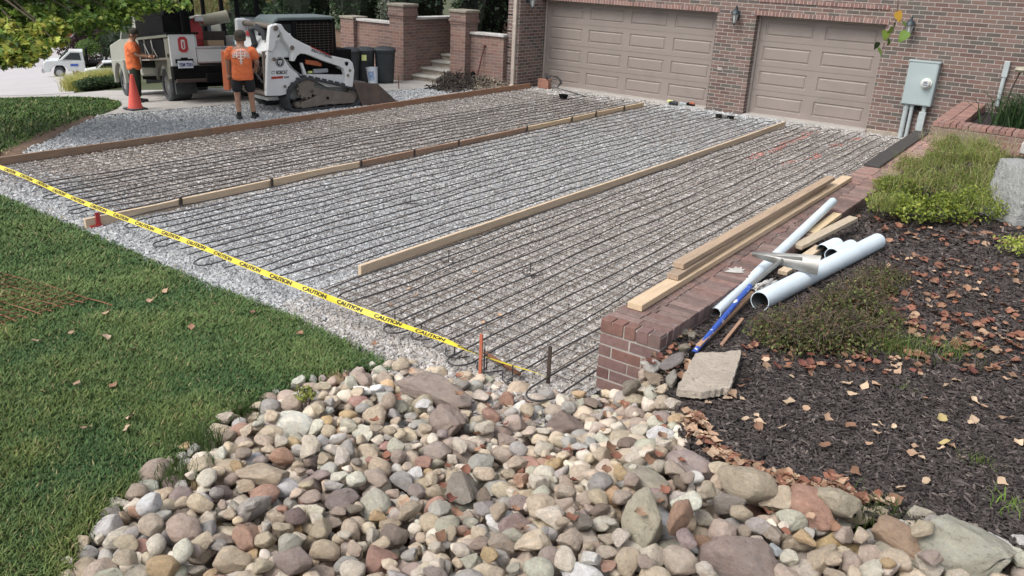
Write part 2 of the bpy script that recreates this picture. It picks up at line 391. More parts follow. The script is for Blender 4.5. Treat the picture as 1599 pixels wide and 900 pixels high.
def sheet(name, poly, h, m, kind='structure', cell=1.0):
    """clean-edged sheet following the ground"""
    bm = bmesh.new(); vs = [bm.verts.new((x, y, 0)) for x, y in poly]; bm.faces.new(vs)
    xs = [p[0] for p in poly]; ys = [p[1] for p in poly]
    for ax, lo, hi in ((0, min(xs), max(xs)), (1, min(ys), max(ys))):
        n = int((hi-lo)/cell)
        for i in range(1, n+1):
            co = [0, 0, 0]; co[ax] = lo+i*cell; no = [0, 0, 0]; no[ax] = 1
            bmesh.ops.bisect_plane(bm, geom=bm.verts[:]+bm.edges[:]+bm.faces[:], plane_co=co, plane_no=no)
    for v in bm.verts: v.co.z = float(T(v.co.x, v.co.y))+h
    bmesh.ops.recalc_face_normals(bm, faces=bm.faces)
    if sum(f.normal.z for f in bm.faces) < 0: bmesh.ops.reverse_faces(bm, faces=bm.faces)
    me = bpy.data.meshes.new(name); bm.to_mesh(me); bm.free(); me.materials.append(m)
    o = bpy.data.objects.new(name, me); COL.objects.link(o); o['kind'] = kind; return o

# ================================================================== THE SETTING
def matgravel(name, cs):
    q = NT(name); v = q.pos()
    vo = q.n('TexVoronoi'); vo.inputs['Scale'].default_value = 46; q.l(v, vo.inputs['Vector'])
    wn = q.n('TexWhiteNoise'); q.l(vo.outputs['Color'], wn.inputs['Vector'])
    c = q.ramp(wn.outputs['Value'], [(i/len(cs), x) for i, x in enumerate(cs)], 'CONSTANT')
    q.l(c, q.b.inputs['Base Color']); q.b.inputs['Roughness'].default_value = .9
    q.bump(q.math('MULTIPLY', vo.outputs['Distance'], -1), 1, .03); return q.m
M['gravelbase'] = matgravel('gravel_base', [(.33, .325, .315), (.24, .23, .22), (.42, .41, .40), (.28, .25, .22), (.37, .365, .36)])
M['chipstone'] = mat('crushed_stone', (1, 1, 1), (.84, .84, .84), 30, .9, attr=True, spec=.2)

# polygons, in metres on the ground
GRAVEL = [(-5.9, -14.35), (-4.5, -14.38), (-2.0, -14.42), (0, -14.48), (1.3, -14.44), (2.2, -14.5), (3.0, -14.75), (4.05, -14.75), (4.05, -.02),
          (-6.0, -.02), (-6.05, -.9)] + gp([(760, 137), (660, 139), (600, 143), (520, 147), (400, 160), (300, 169), (200, 177), (152, 182), (112, 200), (72, 221), (45, 232), (30, 246), (2, 258)])
CONC = gp([(152, 182), (200, 177), (300, 169), (400, 160), (520, 147), (600, 143), (660, 139), (690, 133), (690, 126), (640, 121), (590, 122), (480, 128), (420, 130),
           (345, 138), (255, 141), (165, 142), (116, 146), (60, 149), (-60, 152), (-60, 155), (60, 152), (120, 151.5), (165, 154), (187, 159), (191, 164), (184, 171), (168, 177)])
ROAD = gp([(-260, 155), (-60, 152), (60, 149), (116, 146), (112, 135), (118, 124), (160, 112), (260, 90), (420, 40), (420, 6), (-420, 6)])
MULCH = [(4.56, -3.55), (4.56, -13.78)] + gp([(1040, 604), (1062, 628), (1074, 690), (1112, 722), (1160, 752), (1250, 778), (1400, 806), (1480, 822), (1620, 862), (1700, 880)]) + [(9.5, -14.2), (10.5, -3.5)]
ROCKS = gp([(640, 563), (720, 582), (800, 596), (870, 606), (930, 614), (985, 588), (1040, 596), (1064, 628), (1076, 690), (1112, 722), (1160, 752), (1250, 778), (1400, 802), (1480, 812), (1630, 850),
            (1660, 985), (40, 985), (92, 895), (104, 850), (150, 800), (192, 772), (232, 728), (290, 688), (335, 655), (395, 622), (430, 606), (490, 588), (560, 572)])
GRASSNEAR = [(-5.6, -14.40), (-4.5, -14.42), (-2.0, -14.46), (0, -14.52), (1.3, -14.48), (2.2, -14.54), (2.75, -14.6)] + gp([(560, 574), (490, 592), (430, 612), (395, 630), (335, 664), (290, 698), (232, 738), (192, 782), (150, 812), (106, 860), (94, 905), (60, 990), (-120, 1010), (-330, 620), (-160, 300)])
GRASSLEFT = gp([(0, 256), (-10, 256), (10, 240), (40, 222), (95, 200), (140, 184), (168, 176), (183, 170), (189.5, 164), (186, 160), (165, 155), (120, 152.5), (60, 153), (-60, 156), (-400, 200), (-400, 300), (-60, 290)])

def ground():
    xs = np.concatenate([np.linspace(-700, -90, 12), np.linspace(-80, -32, 13), np.arange(-30, 9.01, .2), np.linspace(12, 40, 8), np.linspace(60, 600, 8)])
    ys = np.concatenate([np.linspace(-600, -60, 9), np.linspace(-50, -22, 9), np.arange(-20, 8.01, .2), np.linspace(12, 60, 10), np.linspace(90, 700, 9)])
    X, Y = np.meshgrid(xs, ys, indexing='ij'); Z = T(X, Y)
    for P, dz in ((GRAVEL, .07), (CONC, .09), (ROAD, .3), (MULCH, .07), (ROCKS, .24)):
        Z = Z-dz*inpoly(X, Y, P)
    Z = np.where((X > 4.0) & (Y > -3.6) & (Y < 2), -.05, Z)
    n, m = X.shape; idx = np.arange(n*m).reshape(n, m)
    Fq = np.stack([idx[:-1, :-1], idx[1:, :-1], idx[1:, 1:], idx[:-1, 1:]], -1).reshape(-1, 4)
    npmesh('ground', np.stack([X, Y, Z], -1).reshape(-1, 3), Fq, M['lawnsoil'], smooth=True, kind='structure')
ground()
drape('gravel_bed', GRAVEL, .1, -.015, M['gravelbase'])
sheet('concrete_driveway', CONC, .012, M['concrete'])
sheet('road', ROAD, .02, M['road'], cell=2.)
drape('mulch_bed', MULCH, .07, .0, M['mulchbase'])
drape('rock_bed', ROCKS, .08, -.17, M['soil'])
# bare earth strip between the left lawn and the gravel
EARTH = gp([(-14, 272), (0, 262), (28, 247), (45, 233), (72, 222), (112, 201), (152, 183), (140, 181), (95, 196), (40, 216), (8, 236), (-14, 248)])
drape('bare_earth', EARTH, .08, .012, M['soil'])

# ---- crushed stone as real chips
def gravel_scatter():
    n = 1150000
    x = RNG.uniform(-10.2, 4.05, n); y = RNG.uniform(-14.85, 0, n)
    d = np.hypot(x-CAM[0], y-CAM[1])
    p = np.clip((8.0/d)**1.75, .10, 1); k = RNG.random(n) < p*1.05
    x, y, d = x[k], y[k], d[k]
    ins = inpoly(x, y, GRAVEL); edge = inpoly(x+RNG.normal(0, .12, len(x)), y+RNG.normal(0, .09, len(x)), GRAVEL)
    k = ins & edge | edge & (y < -14); x, y, d = x[k], y[k], d[k]; n = len(x)
    s = np.minimum(RNG.lognormal(-3.98, .34, n), .034)*np.clip(d/9.5, .95, 1.30)
    pos = np.stack([x, y, T(x, y)-.012+.25*s+RNG.random(n)*.008], -1)
    R = rotmats(RNG.uniform(0, 6.3, n), RNG.normal(0, .5, n), RNG.normal(0, .5, n))
    scl = np.stack([s*RNG.uniform(.8, 1.5, n), s*RNG.uniform(.6, 1.1, n), s*RNG.uniform(.45, .85, n)], -1)
    pal = np.array([(.45, .44, .43), (.37, .355, .345), (.55, .535, .52), (.28, .265, .255), (.41, .36, .31), (.50, .465, .43), (.24, .22, .205), (.62, .61, .60)])
    pb = np.array([(.45, .465, .475), (.38, .39, .40), (.54, .555, .57), (.30, .31, .32), (.48, .485, .49), (.42, .415, .405), (.25, .255, .26), (.60, .615, .63)])
    bluish = np.clip(sst(-5.8, -6.0, x)+sst(-2.4, -2.0, x)*sst(1.4, .5, x)*.85*sst(0, -2, -np.abs(y+9)*.25+.2)+.85*sst(-2.4, -2.0, x)*sst(1.3, .8, x)*sst(-3, -7, y), 0, 1)
    bluish = np.maximum(bluish, sst(-13.1, -13.7, y)*sst(1.8, .5, x)*.9)
    ci = RNG.integers(0, 8, n); u = (RNG.random(n) < bluish)[:, None]
    pal = pal*.62+pal.mean(0)*.38*.97; pb = pb*.62+pb.mean(0)*.38*.97; col = np.where(u, pb[ci], pal[ci])*RNG.uniform(.85, 1.15, (n, 1))
    br = (sst(-4.2, -5.0, x)*(x > -5.85)*sst(-3, -9, y)*.36+sst(1.1, 1.5, x)*.14)*(RNG.random(n) < .75)   # earthier chips
    col = col*(1-br[:, None])+np.array((.22, .175, .14))*br[:, None]
    # sprayed marking paint near the small door
    rp = np.zeros(n, bool)
    for (u1, v1, u2, v2, hw) in ((1252, 216, 1262, 209, .09), (1205, 239, 1222, 229, .09), (1171, 249, 1191, 240, .10), (1262, 208, 1276, 207, .06), (1330, 219, 1342, 217, .09), (1300, 230, 1312, 226, .08), (1266, 250, 1280, 243, .08), (1212, 258, 1250, 252, .05), (1222, 226, 1232, 223, .08), (1240, 222, 1250, 216, .06)):
        A = at(u1, v1)[:2]; B = at(u2, v2)[:2]; ab = B-A; L = ab@ab
        t = np.clip(((x-A[0])*ab[0]+(y-A[1])*ab[1])/L, 0, 1); dd = np.hypot(x-A[0]-t*ab[0], y-A[1]-t*ab[1])
        rp |= (dd < hw*.9) & (RNG.random(n) < .5)
    col[rp] = (.60, .27, .23)
    scatter('gravel', CUBE, CUBEF, pos, R, scl, M['chipstone'], col, jit=.12)
gravel_scatter()

# ---- grass
M['grass'] = mat('grass_blades', (1, 1, 1), (.8, .84, .8), 4, .7, attr=True, spec=.25)
def grass_blades(name, poly, n, bbox, hmul, tone, shrinkd=True):
    x = RNG.uniform(bbox[0], bbox[1], n); y = RNG.uniform(bbox[2], bbox[3], n)
    jx = RNG.normal(0, .035, n); k = inpoly(x+jx, y+jx[::-1], poly)
    x, y = x[k], y[k]; d = np.hypot(x-CAM[0], y-CAM[1])
    # keep only what can be near the frame
    k = RNG.random(len(x)) < np.clip((6.2/d)**1.7, .05, 1); x, y, d = x[k], y[k], d[k]; n = len(x)
    cl = np.array([mnoise.noise(Vector((a*1.7, b*1.7, 3.))) for a, b in zip(x, y)])
    cl2 = np.array([mnoise.noise(Vector((a*6, b*6, 9.))) for a, b in zip(x, y)])
    h = (.052+.018*cl+.012*cl2)*RNG.uniform(.55, 1.35, n)*hmul*np.clip(d/6, 1, 2)**.5
    wd = RNG.uniform(.0022, .0042, n)*np.clip(d/4.5, 1, 3.5)
    yaw = RNG.uniform(0, 6.3, n); bend = RNG.uniform(.25, 1.15, n)*h; th = yaw+PI/2+RNG.normal(0, .5, n)
    b = np.stack([x, y, T(x, y)-.004], -1); sx = np.stack([np.cos(yaw)*wd, np.sin(yaw)*wd, 0*x], -1)
    dr = np.stack([np.cos(th), np.sin(th), 0*x], -1)
    up = np.array([0, 0, 1.])
    m1 = b+dr*(bend*.3)[:, None]+up*(h*.6)[:, None]; tp = b+dr*bend[:, None]+up*(h*.95)[:, None]
    V = np.stack([b-sx, b+sx, m1+sx*.8, m1-sx*.8, tp+sx*.12, tp-sx*.12], 1)
    Fq = np.array([(0, 1, 2, 3), (3, 2, 4, 5)])[None]+(np.arange(n)*6)[:, None, None]
    base = np.array(tone[0]); alt = np.array(tone[1]); dry = np.array((.30, .25, .13))
    f = np.clip(.5+.9*cl+.35*cl2+RNG.normal(0, .22, n), 0, 1)[:, None]
    near = sst(-15.3, -17.2, y)[:, None]
    alt2 = alt*(1-near)+np.array((.150, .185, .048))*near
    col = base*(1-f)+alt2*f
    dm = (RNG.random(n) < .05+.16*np.clip(cl2*.8+cl*.6-.25, 0, 1))[:, None]
    col = np.where(dm, dry, col)*RNG.uniform(.75, 1.25, (n, 1))
    V = V.reshape(-1, 3); npmesh(name, V, Fq.reshape(-1, 4), M['grass'], np.repeat(col, 6, 0), smooth=False, kind='stuff')
grass_blades('grass', GRASSNEAR, 800000, (-5.6, 4.6, -19.0, -14.3), .74, ((.064, .126, .044), (.132, .192, .062)))
grass_blades('grass', GRASSLEFT, 520000, (-22, -5.2, -17.0, -6.0), .8, ((.045, .095, .026), (.095, .155, .04)))

# ---- mulch chips
M['bark_chip'] = mat('bark_chips', (1, 1, 1), (.75, .75, .75), 40, .75, attr=True, spec=.45)
def mulch_chips():
    n = 420000; x = RNG.uniform(4.5, 9.2, n); y = RNG.uniform(-16.6, -3.4, n)
    d = np.hypot(x-CAM[0], y-CAM[1]); k = inpoly(x+RNG.normal(0, .05, n), y+RNG.normal(0, .05, n), MULCH) & (RNG.random(n) < np.clip((5.0/d)**1.4, .1, 1)); x, y, d = x[k], y[k], d[k]; n = len(x)
    L = RNG.lognormal(-3.62, .5, n)*np.clip(d/5, 1, 2); wd = RNG.uniform(.005, .013, n)*np.clip(d/5, 1, 2); tk = RNG.uniform(.003, .008, n)
    pos = np.stack([x, y, T(x, y)+RNG.uniform(0, .022, n)], -1)
    R = rotmats(RNG.uniform(0, 6.3, n), RNG.normal(0, .26, n), RNG.normal(0, .5, n))
    g = RNG.random((n, 1)); col = np.array((.022, .0165, .0155))*(1-g**1.6)+np.array((.094, .076, .070))*g**1.6
    col = np.where(RNG.random((n, 1)) < .05, np.array((.16, .13, .115)), col)
    scatter('mulch_chips', CUBE, CUBEF, pos, R, np.stack([L, wd, tk], -1), M['bark_chip'], col, jit=.14)
mulch_chips()

# ================================================================== RIVER STONES
def stonemat():
    q = NT('river_stone'); a = q.n('Attribute'); a.attribute_name = 'col'; oi = q.n('ObjectInfo')
    v = q.obj(); c = q.mix(1, a.outputs[0], oi.outputs['Color'], 'MULTIPLY')
    off = q.n('VectorMath', operation='ADD'); q.l(v, off.inputs[0]); cb = q.n('CombineXYZ')
    for i in range(3): q.l(q.math('MULTIPLY', oi.outputs['Random'], 37.+i*11), cb.inputs[i])
    q.l(cb.outputs[0], off.inputs[1]); vv = off.outputs[0]
    n1 = q.noise(vv, 2.0, 6, .65); n2 = q.noise(vv, 13, 8, .78); n3 = q.noise(vv, 42, 4, .7)
    c = q.mix(q.ramp(n1, [(.38, 0.), (.68, .6)]), c, q.mix(1, c, (.74, .66, .60), 'MULTIPLY'))
    n5 = q.noise(vv, 4.2, 7, .74)
    c = q.mix(q.ramp(n5, [(.53, 0.), (.60, .6)]), c, q.mix(1, c, (1.34, 1.28, 1.18), 'MULTIPLY'))
    c = q.mix(q.ramp(n5, [(.37, .62), (.44, 0.)]), c, q.mix(1, c, (.58, .52, .47), 'MULTIPLY'))
    c = q.mix(q.ramp(n2, [(.56, 0.), (.74, .45)]), c, (.66, .63, .58))
    c = q.mix(q.ramp(n2, [(.26, .5), (.38, 0.)]), c, (.13, .105, .085))
    c = q.mix(q.ramp(n3, [(.28, .25), (.38, 0.)]), c, (.12, .10, .08))
    q.l(c, q.b.inputs['Base Color']); q.b.inputs['Roughness'].default_value = .8; q.b.inputs['Specular IOR Level'].default_value = .22
    q.bump(q.math('ADD', q.math('MULTIPLY', n1, 1.), q.math('ADD', q.math('MULTIPLY', n2, .8), q.math('MULTIPLY', n3, .3))), .9, .035); return q.m
M['stone'] = stonemat()
def ico(sub):
    bm = bmesh.new(); bmesh.ops.create_icosphere(bm, subdivisions=sub, radius=1); V = np.array([v.co[:] for v in bm.verts]); Fs = np.array([[v.index for v in f.verts] for f in bm.faces]); bm.free(); return V, Fs
ICO3, ICO3F = ico(4); ICO2, ICO2F = ico(3)
def stone_shape(seed, angular):
    """unit-ish stone as two levels of detail"""
    r = np.random.default_rng(seed); out = []
    nr = r.normal(size=(22, 3)); nr /= np.linalg.norm(nr, axis=1)[:, None]
    k = 12 if angular else 9; dcut = r.uniform(.46, .78, k) if angular else r.uniform(.66, .90, k)
    fr = r.normal(size=(5, 3))*1.3; ph = r.uniform(0, 6.3, 5); am = r.uniform(.02, .07, 5)
    fr2 = r.normal(size=(6, 3))*4.; ph2 = r.uniform(0, 6.3, 6)
    for V in (ICO3, ICO2):
        P = V.copy(); rr = 1+sum(am[i]*np.sin(V @ fr[i]+ph[i]) for i in range(5))
        P = P*rr[:, None]
        for i in range(k):
            d = P @ nr[i]-dcut[i]; e = np.maximum(d, 0); soft = .93 if angular else .80
            P = P-np.outer(e*soft, nr[i])
        rr = 1+sum((.016 if angular else .009)*np.sin(P @ fr2[i]+ph2[i]) for i in range(6))+sum((.006 if angular else .003)*np.sin(P @ fr2[i]*2.7+ph2[i]*3) for i in range(6)); P = P*rr[:, None]
        amp = .060 if angular else .022
        dn = np.array([mnoise.fractal(Vector(p)*2.6+Vector((seed*1.7, 0, 0)), .9, 2.1, 4)-.5*abs(mnoise.noise(Vector(p)*4.1+Vector((0, seed*1.3, 0)))) for p in V]); P = P*(1+amp*dn)[:, None]
        P = P/np.abs(P).max(0)
        out.append(P)
    return out
NSH = 50; SHAPES = [stone_shape(100+i, i % 5 < 2 or i % 5 == 4) for i in range(NSH)]
SMESH = []
for i in range(NSH):
    me = bpy.data.meshes.new('river_stone'); me.from_pydata(SHAPES[i][0].tolist(), [], ICO3F.tolist()); me.materials.append(M['stone'])
    a = me.color_attributes.new('col', 'FLOAT_COLOR', 'POINT'); a.data.foreach_set('color', np.ones(len(me.vertices)*4, np.float32))
    me.polygons.foreach_set('use_smooth', [True]*len(me.polygons)); SMESH.append(me)
SC = {'tan': (.54, .46, .355), 'grey': (.40, .385, .36), 'pinkish brown': (.445, .37, .315), 'cream': (.66, .60, .51), 'dark brown': (.235, .19, .165),
      'reddish': (.40, .255, .20), 'greenish grey': (.45, .44, .365), 'ochre': (.52, .39, .24), 'whitish': (.72, .71, .68), 'purplish': (.33, .275, .255), 'bluish grey': (.38, .395, .405)}
SCW = [.34, .12, .17, .19, .035, .03, .07, .025, .03, .03, .012]
class Heap:
    def __init__(s, x0, x1, y0, y1, res=.02):
        s.x0, s.y0, s.res = x0, y0, res; s.nx, s.ny = int((x1-x0)/res), int((y1-y0)/res)
        gx = x0+np.arange(s.nx)*res; gy = y0+np.arange(s.ny)*res; X, Y = np.meshgrid(gx, gy, indexing='ij'); s.H = T(X, Y)-.15*inpoly(X, Y, ROCKS)-.03
    def foot(s, x, y, a, b, c, yaw):
        R = max(a, b); i0, i1 = int((x-R-s.x0)/s.res), int((x+R-s.x0)/s.res)+2; j0, j1 = int((y-R-s.y0)/s.res), int((y+R-s.y0)/s.res)+2
        if i0 < 0 or j0 < 0 or i1 >= s.nx or j1 >= s.ny: return None
        gx = s.x0+np.arange(i0, i1)*s.res-x; gy = s.y0+np.arange(j0, j1)*s.res-y; X, Y = np.meshgrid(gx, gy, indexing='ij')
        u = (X*math.cos(yaw)+Y*math.sin(yaw))/a; v = (-X*math.sin(yaw)+Y*math.cos(yaw))/b; q = u*u+v*v
        h = np.where(q < 1, c*np.sqrt(np.clip(1-q, 0, 1)), np.nan)
        return (slice(i0, i1), slice(j0, j1)), h
    def rest(s, x, y, a, b, c, yaw):
        f = s.foot(x, y, a*.8, b*.8, c*.86, yaw)
        if f is None: return None
        sl, h = f
        if np.all(np.isnan(h)): return None
        return float(np.nanmax(s.H[sl]+h))-c*.12
    def put(s, x, y, z, a, b, c, yaw):
        f = s.foot(x, y, a*.95, b*.95, c, yaw)
        if f is None: return
        sl, h = f; s.H[sl] = np.where(np.isnan(h), s.H[sl], np.maximum(s.H[sl], z+np.nan_to_num(h)*.93))
HEAP = Heap(1.5, 9.0, -18.9, -13.2)
ROCKDEEP = .15
STONES = []      # dict per stone
def add_stone(x, y, a, b, c, yaw, tilt, col, shape, label=None, sink=0., name='river_stone'):
    z = HEAP.rest(x, y, a, b, c, yaw)
    if z is None: return
    z -= sink; HEAP.put(x, y, z, a, b, c, yaw)
    STONES.append(dict(p=(x, y, z), s=(a, b, c), yaw=yaw, tilt=tilt, col=col, shape=shape, label=label, name=name))
r_ = np.random.default_rng(5)
def nearedge(x, y, P, m=.07):
    for dx, dy in ((m, 0), (-m, 0), (0, m), (0, -m)):
        if not inpoly(np.array(x+dx), np.array(y+dy), P): return True
    return False
xs = [p[0] for p in ROCKS]; ys = [p[1] for p in ROCKS]
# stones one can point at: (u, v, half sizes in metres, yaw, colour, shape, label)
HERO = [(676, 618, (.31, .17, .10), .30, (.215, .18, .16), 1, 'largest flat brown rock at the top of the rock bed near the gravel'),
        (697, 668, (.16, .12, .11), 2.6, (.215, .175, .155), 5, 'dark brown squarish rock just below the largest flat brown rock'),
        (882, 662, (.15, .11, .12), .4, (.185, .15, .135), 0, 'pointed dark brown rock standing in the middle top of the rock bed'),
        (800, 812, (.13, .095, .085), .5, (.58, .575, .56), 6, 'jagged white rock with grey veins among tan stones'),
        (722, 785, (.17, .10, .085), 2.3, (.20, .18, .155), 11, 'long dark grey-brown rock leaning left of the jagged white rock'),
        (1010, 818, (.145, .115, .12), 2.4, (.30, .28, .22), 10, 'big blocky olive-tan rock near the bottom of the rock bed'),
        (1055, 836, (.065, .06, .10), .6, (.30, .20, .15), 15, 'reddish upright narrow stone leaning beside a big blocky rock'),
        (1262, 802, (.145, .10, .085), 2.9, (.29, .18, .14), 13, 'red-brown rounded boulder beside the leaf litter'),
        (1300, 800, (.13, .095, .085), 2.5, (.30, .27, .21), 20, 'angular tan boulder against the right of the red-brown boulder'),
        (1165, 778, (.15, .10, .085), 3.0, (.30, .26, .20), 12, 'smooth oblong tan boulder at the mulch edge'),
        (1020, 752, (.16, .105, .08), 2.7, (.265, .245, .20), 25, 'triangular flat grey-green rock above the blocky rock'),
        (1150, 880, (.18, .13, .105), .2, (.22, .178, .162), 21, 'big purplish brown boulder at the bottom of the rock bed'),
        (1515, 862, (.20, .165, .115), 2.9, (.27, .268, .225), 5, 'large pale rough boulder in the bottom right corner'),
        (1400, 842, (.16, .11, .07), 2.7, (.28, .205, .15), 16, 'broad flat orange-brown rock left of the large pale boulder'),
        (445, 765, (.095, .06, .055), .4, (.47, .47, .48), 8, 'small speckled white stone left in the rock bed'),
        (418, 755, (.16, .085, .07), .9, (.34, .285, .22), 6, 'long tan rock slanting above the speckled white stone'),
        (1008, 724, (.085, .065, .05), .1, (.50, .52, .49), 3, 'smooth pale egg-shaped stone in the rock bed centre'),
        (1438, 803, (.07, .06, .075), .6, (.34, .32, .27), 10, 'small pointed grey stone standing at the mulch edge')]
cn = list(SC); 
def fill(n, mu, sg, lo, hi, cand, boost=None):
    for _ in range(n):
        a = float(np.clip(r_.lognormal(mu, sg), lo, hi)); best = None
        b = a*r_.uniform(.66, .95); c = a*r_.uniform(.48, .78); yaw = r_.uniform(0, 3.14)
        for _k in range(cand):
            x = r_.uniform(min(xs), max(xs)); y = r_.uniform(max(min(ys), -18.2), max(ys))
            if not inpoly(np.array(x), np.array(y), ROCKS) or nearedge(x, y, ROCKS, a*.55): continue
            if math.hypot(x-CAM[0], y-CAM[1]) < 1.7: continue
            z = HEAP.rest(x, y, a, b, c, yaw)
            if z is None: continue
            zz = z-c-float(T(x, y))
            if best is None or zz < best[0]: best = (zz, x, y)
        if best is None or best[0] > (-.022 if nearedge(best[1], best[2], ROCKS, .30) else .02+.10*sst(-14.6, -15.6, best[2])): continue
        k = int(r_.choice(len(cn), p=np.array(SCW)/sum(SCW)))
        col = np.array(SC[cn[k]])*r_.uniform(.82, 1.16)+r_.normal(0, .006, 3)
        sh = int(r_.integers(0, NSH)); add_stone(best[1], best[2], a, b, c, yaw, r_.normal(0, .16), tuple(np.clip(col, .03, .8)), sh)
        STONES[-1]['cname'] = cn[k]
fill(300, -2.46, .28, .055, .15, 12)
fill(620, -2.72, .30, .042, .12, 14)
for u, v, s, yw, c, sh, lb in HERO:
    P = att(u, v, s[2]*.6-.03); s = tuple(q*1.06 for q in s); add_stone(P[0], P[1], *s, yw, 0, tuple(x*1.28 for x in c), sh, lb, sink=.05 if u < 1250 else .075)
LIM = 1
fill(1000, -2.80, .26, .038, .10, 18)
fill(700, -2.92, .24, .032, .075, 16)
fill(350, -3.25, .25, .024, .05, 12)
def place_stones():
    W_, H_ = 640, 360; zb = np.full((H_, W_), 1e9); ib = np.full((H_, W_), -1); ic = ICO2
    MW = []
    for i, st in enumerate(STONES):
        R = rotmats(np.array([st['yaw']]), np.array([st['tilt']]), np.array([st['tilt']*.7]))[0]; st['R'] = R
        P = (SHAPES[st['shape']][1]*np.array(st['s'])) @ R.T+np.array(st['p']); q = P-CAM; zc = q @ _f
        # fill between samples by tripling the points
        E = np.concatenate([P, (P[ICO2F[:, 0]]+P[ICO2F[:, 1]]+P[ICO2F[:, 2]])/3, (P[ICO2F[:, 0]]+P[ICO2F[:, 1]])/2]); q = E-CAM; zc = q @ _f
        u = ((q @ _r)/zc*F_PX+800)/1600*W_; v = (-(q @ _u)/zc*F_PX+450)/900*H_
        ok = (zc > .3) & (u >= 0) & (u < W_) & (v >= 0) & (v < H_); u = u[ok].astype(int); v = v[ok].astype(int); zc = zc[ok]
        o = np.argsort(-zc); u, v, zc = u[o], v[o], zc[o]
        better = zc < zb[v, u]; zb[v[better], u[better]] = zc[better]; ib[v[better], u[better]] = i
    cnt = np.bincount(ib[ib >= 0].ravel(), minlength=len(STONES))
    order = [i for i in np.argsort(-cnt) if cnt[i] > 0]
    hero = [i for i, s in enumerate(STONES) if s.get('label')]
    picks = hero+[i for i in order if i not in hero][:300-len(hero)]; ps = set(picks)
    for i in picks:
        st = STONES[i]; o = bpy.data.objects.new(st['name'], SMESH[st['shape']]); COL.objects.link(o)
        o.matrix_world = Matrix.Translation(st['p']) @ Matrix(st['R'].tolist()).to_4x4() @ Matrix.Diagonal((*st['s'], 1))
        o.color = (*[min(.9, x*1.36) for x in st['col']], 1)
        kind = 'angular' if st['shape'] % 5 in (0, 1, 4) else 'rounded'
        tag(o, st.get('label') or '%s %s river stone lying in the heap of mixed stones' % (kind, st.get('cname', 'tan')), 'stone', 'river stones in the rock bed')
    rest = [s for i, s in enumerate(STONES) if i not in ps]
    VV, FF, CC, o = [], [], [], 0
    for s in rest:
        P = (SHAPES[s['shape']][1]*np.array(s['s'])) @ s['R'].T+np.array(s['p']); VV.append(P); FF.append(ICO2F+o); o += len(P); CC.append(np.repeat([s['col']], len(P), 0))
    if rest: npmesh('river_stones', np.concatenate(VV), np.concatenate(FF), M['stone'], np.concatenate(CC), smooth=True, kind='stuff')
place_stones()
print('stones', len(STONES))
def topz(x, y):
    i, j = int((x-HEAP.x0)/HEAP.res), int((y-HEAP.y0)/HEAP.res)
    return float(HEAP.H[i, j]) if 0 <= i < HEAP.nx and 0 <= j < HEAP.ny else float(T(x, y))

# ================================================================== FALLEN LEAVES
M['dryleaf'] = mat('dry_leaf', (1, 1, 1), (.75, .7, .65), 30, .75, attr=True, objcol=True, spec=.3)
def leaf_geo(seed):
    r = np.random.default_rng(seed); mb = MB(); n = 9; L = 1.; pts = []
    prof = [0, .24, .40, .46, .42, .33, .20, .09, 0]
    curl = r.uniform(.15, .6); twist = r.uniform(-.5, .5); fold = r.uniform(.1, .5)
    V = []; Fs = []
    for i in range(n):
        t = i/(n-1); wv = prof[i]*r.uniform(.85, 1.15); zc = curl*(t-.5)**2*1.4; a = twist*(t-.5)
        for k in (-1, -.5, 0, .5, 1):
            y = k*wv; z = zc+fold*abs(k)*wv*.8+.05*math.sin(9*t+5*k)
            V.append((t-.5, y*math.cos(a)-z*math.sin(a)*.3, z+y*math.sin(a)))
    for i in range(n-1):
        for k in range(4): Fs.append((i*5+k, i*5+k+1, (i+1)*5+k+1, (i+1)*5+k))
    mb.add(V, Fs); mb.tube([(-.5, 0, curl*.35), (-.72, .03, curl*.42+.05)], .012, 4); return mb
LEAFM = []
for i in range(10):
    me = leaf_geo(40+i).mesh('fallen_leaf', True, False); me.materials.append(M['dryleaf']); LEAFM.append(me)
LC = {'tan': (.45, .31, .215), 'pale tan': (.58, .445, .32), 'reddish brown': (.27, .125, .085), 'brown': (.30, .175, .115), 'dark red': (.19, .075, .058), 'yellowish': (.56, .46, .22)}
lr = np.random.default_rng(21); NLEAF = 0; LITTER = []
def leafspot(x, y, z, size, cname, label, group, force=False):
    global NLEAF
    col = np.array(LC[cname])*lr.uniform(.62, 1.08); R = Euler((lr.normal(0, .3), lr.normal(0, .3), lr.uniform(0, 6.3)))
    if NLEAF < 270 or force:
        o = bpy.data.objects.new('fallen_leaf', LEAFM[lr.integers(0, 10)]); COL.objects.link(o); o.location = (x, y, z); o.rotation_euler = R; o.scale = (size, size*lr.uniform(.75, 1.05), size); o.color = (*col, 1)
        tag(o, label, 'leaf', group); NLEAF += 1
    else: LITTER.append((x, y, z, size, R, col))
def leaf_field(px_poly, n, weights, size, where, group, zfun, lab='%s dry leaf lying on %s'):
    P = gp(px_poly); xs = [p[0] for p in P]; ys = [p[1] for p in P]; k = 0; names = list(weights); pr = np.array(list(weights.values()), float); pr /= pr.sum(); tries = 0
    while k < n and tries < n*60:
        tries += 1; x = lr.uniform(min(xs), max(xs)); y = lr.uniform(min(ys), max(ys))
        if not inpoly(np.array(x), np.array(y), P): continue
        c = names[int(lr.choice(len(names), p=pr))]; s = size*lr.uniform(.65, 1.3)
        leafspot(x, y, zfun(x, y)+.012+lr.uniform(0, .02), s, c, lab % (c, where), group); k += 1
tz = lambda x, y: float(T(x, y))+.015
tonew = {'tan': 4, 'pale tan': 2, 'reddish brown': 3, 'brown': 4}
redw = {'reddish brown': 4, 'brown': 3, 'dark red': 1.5, 'tan': 2}
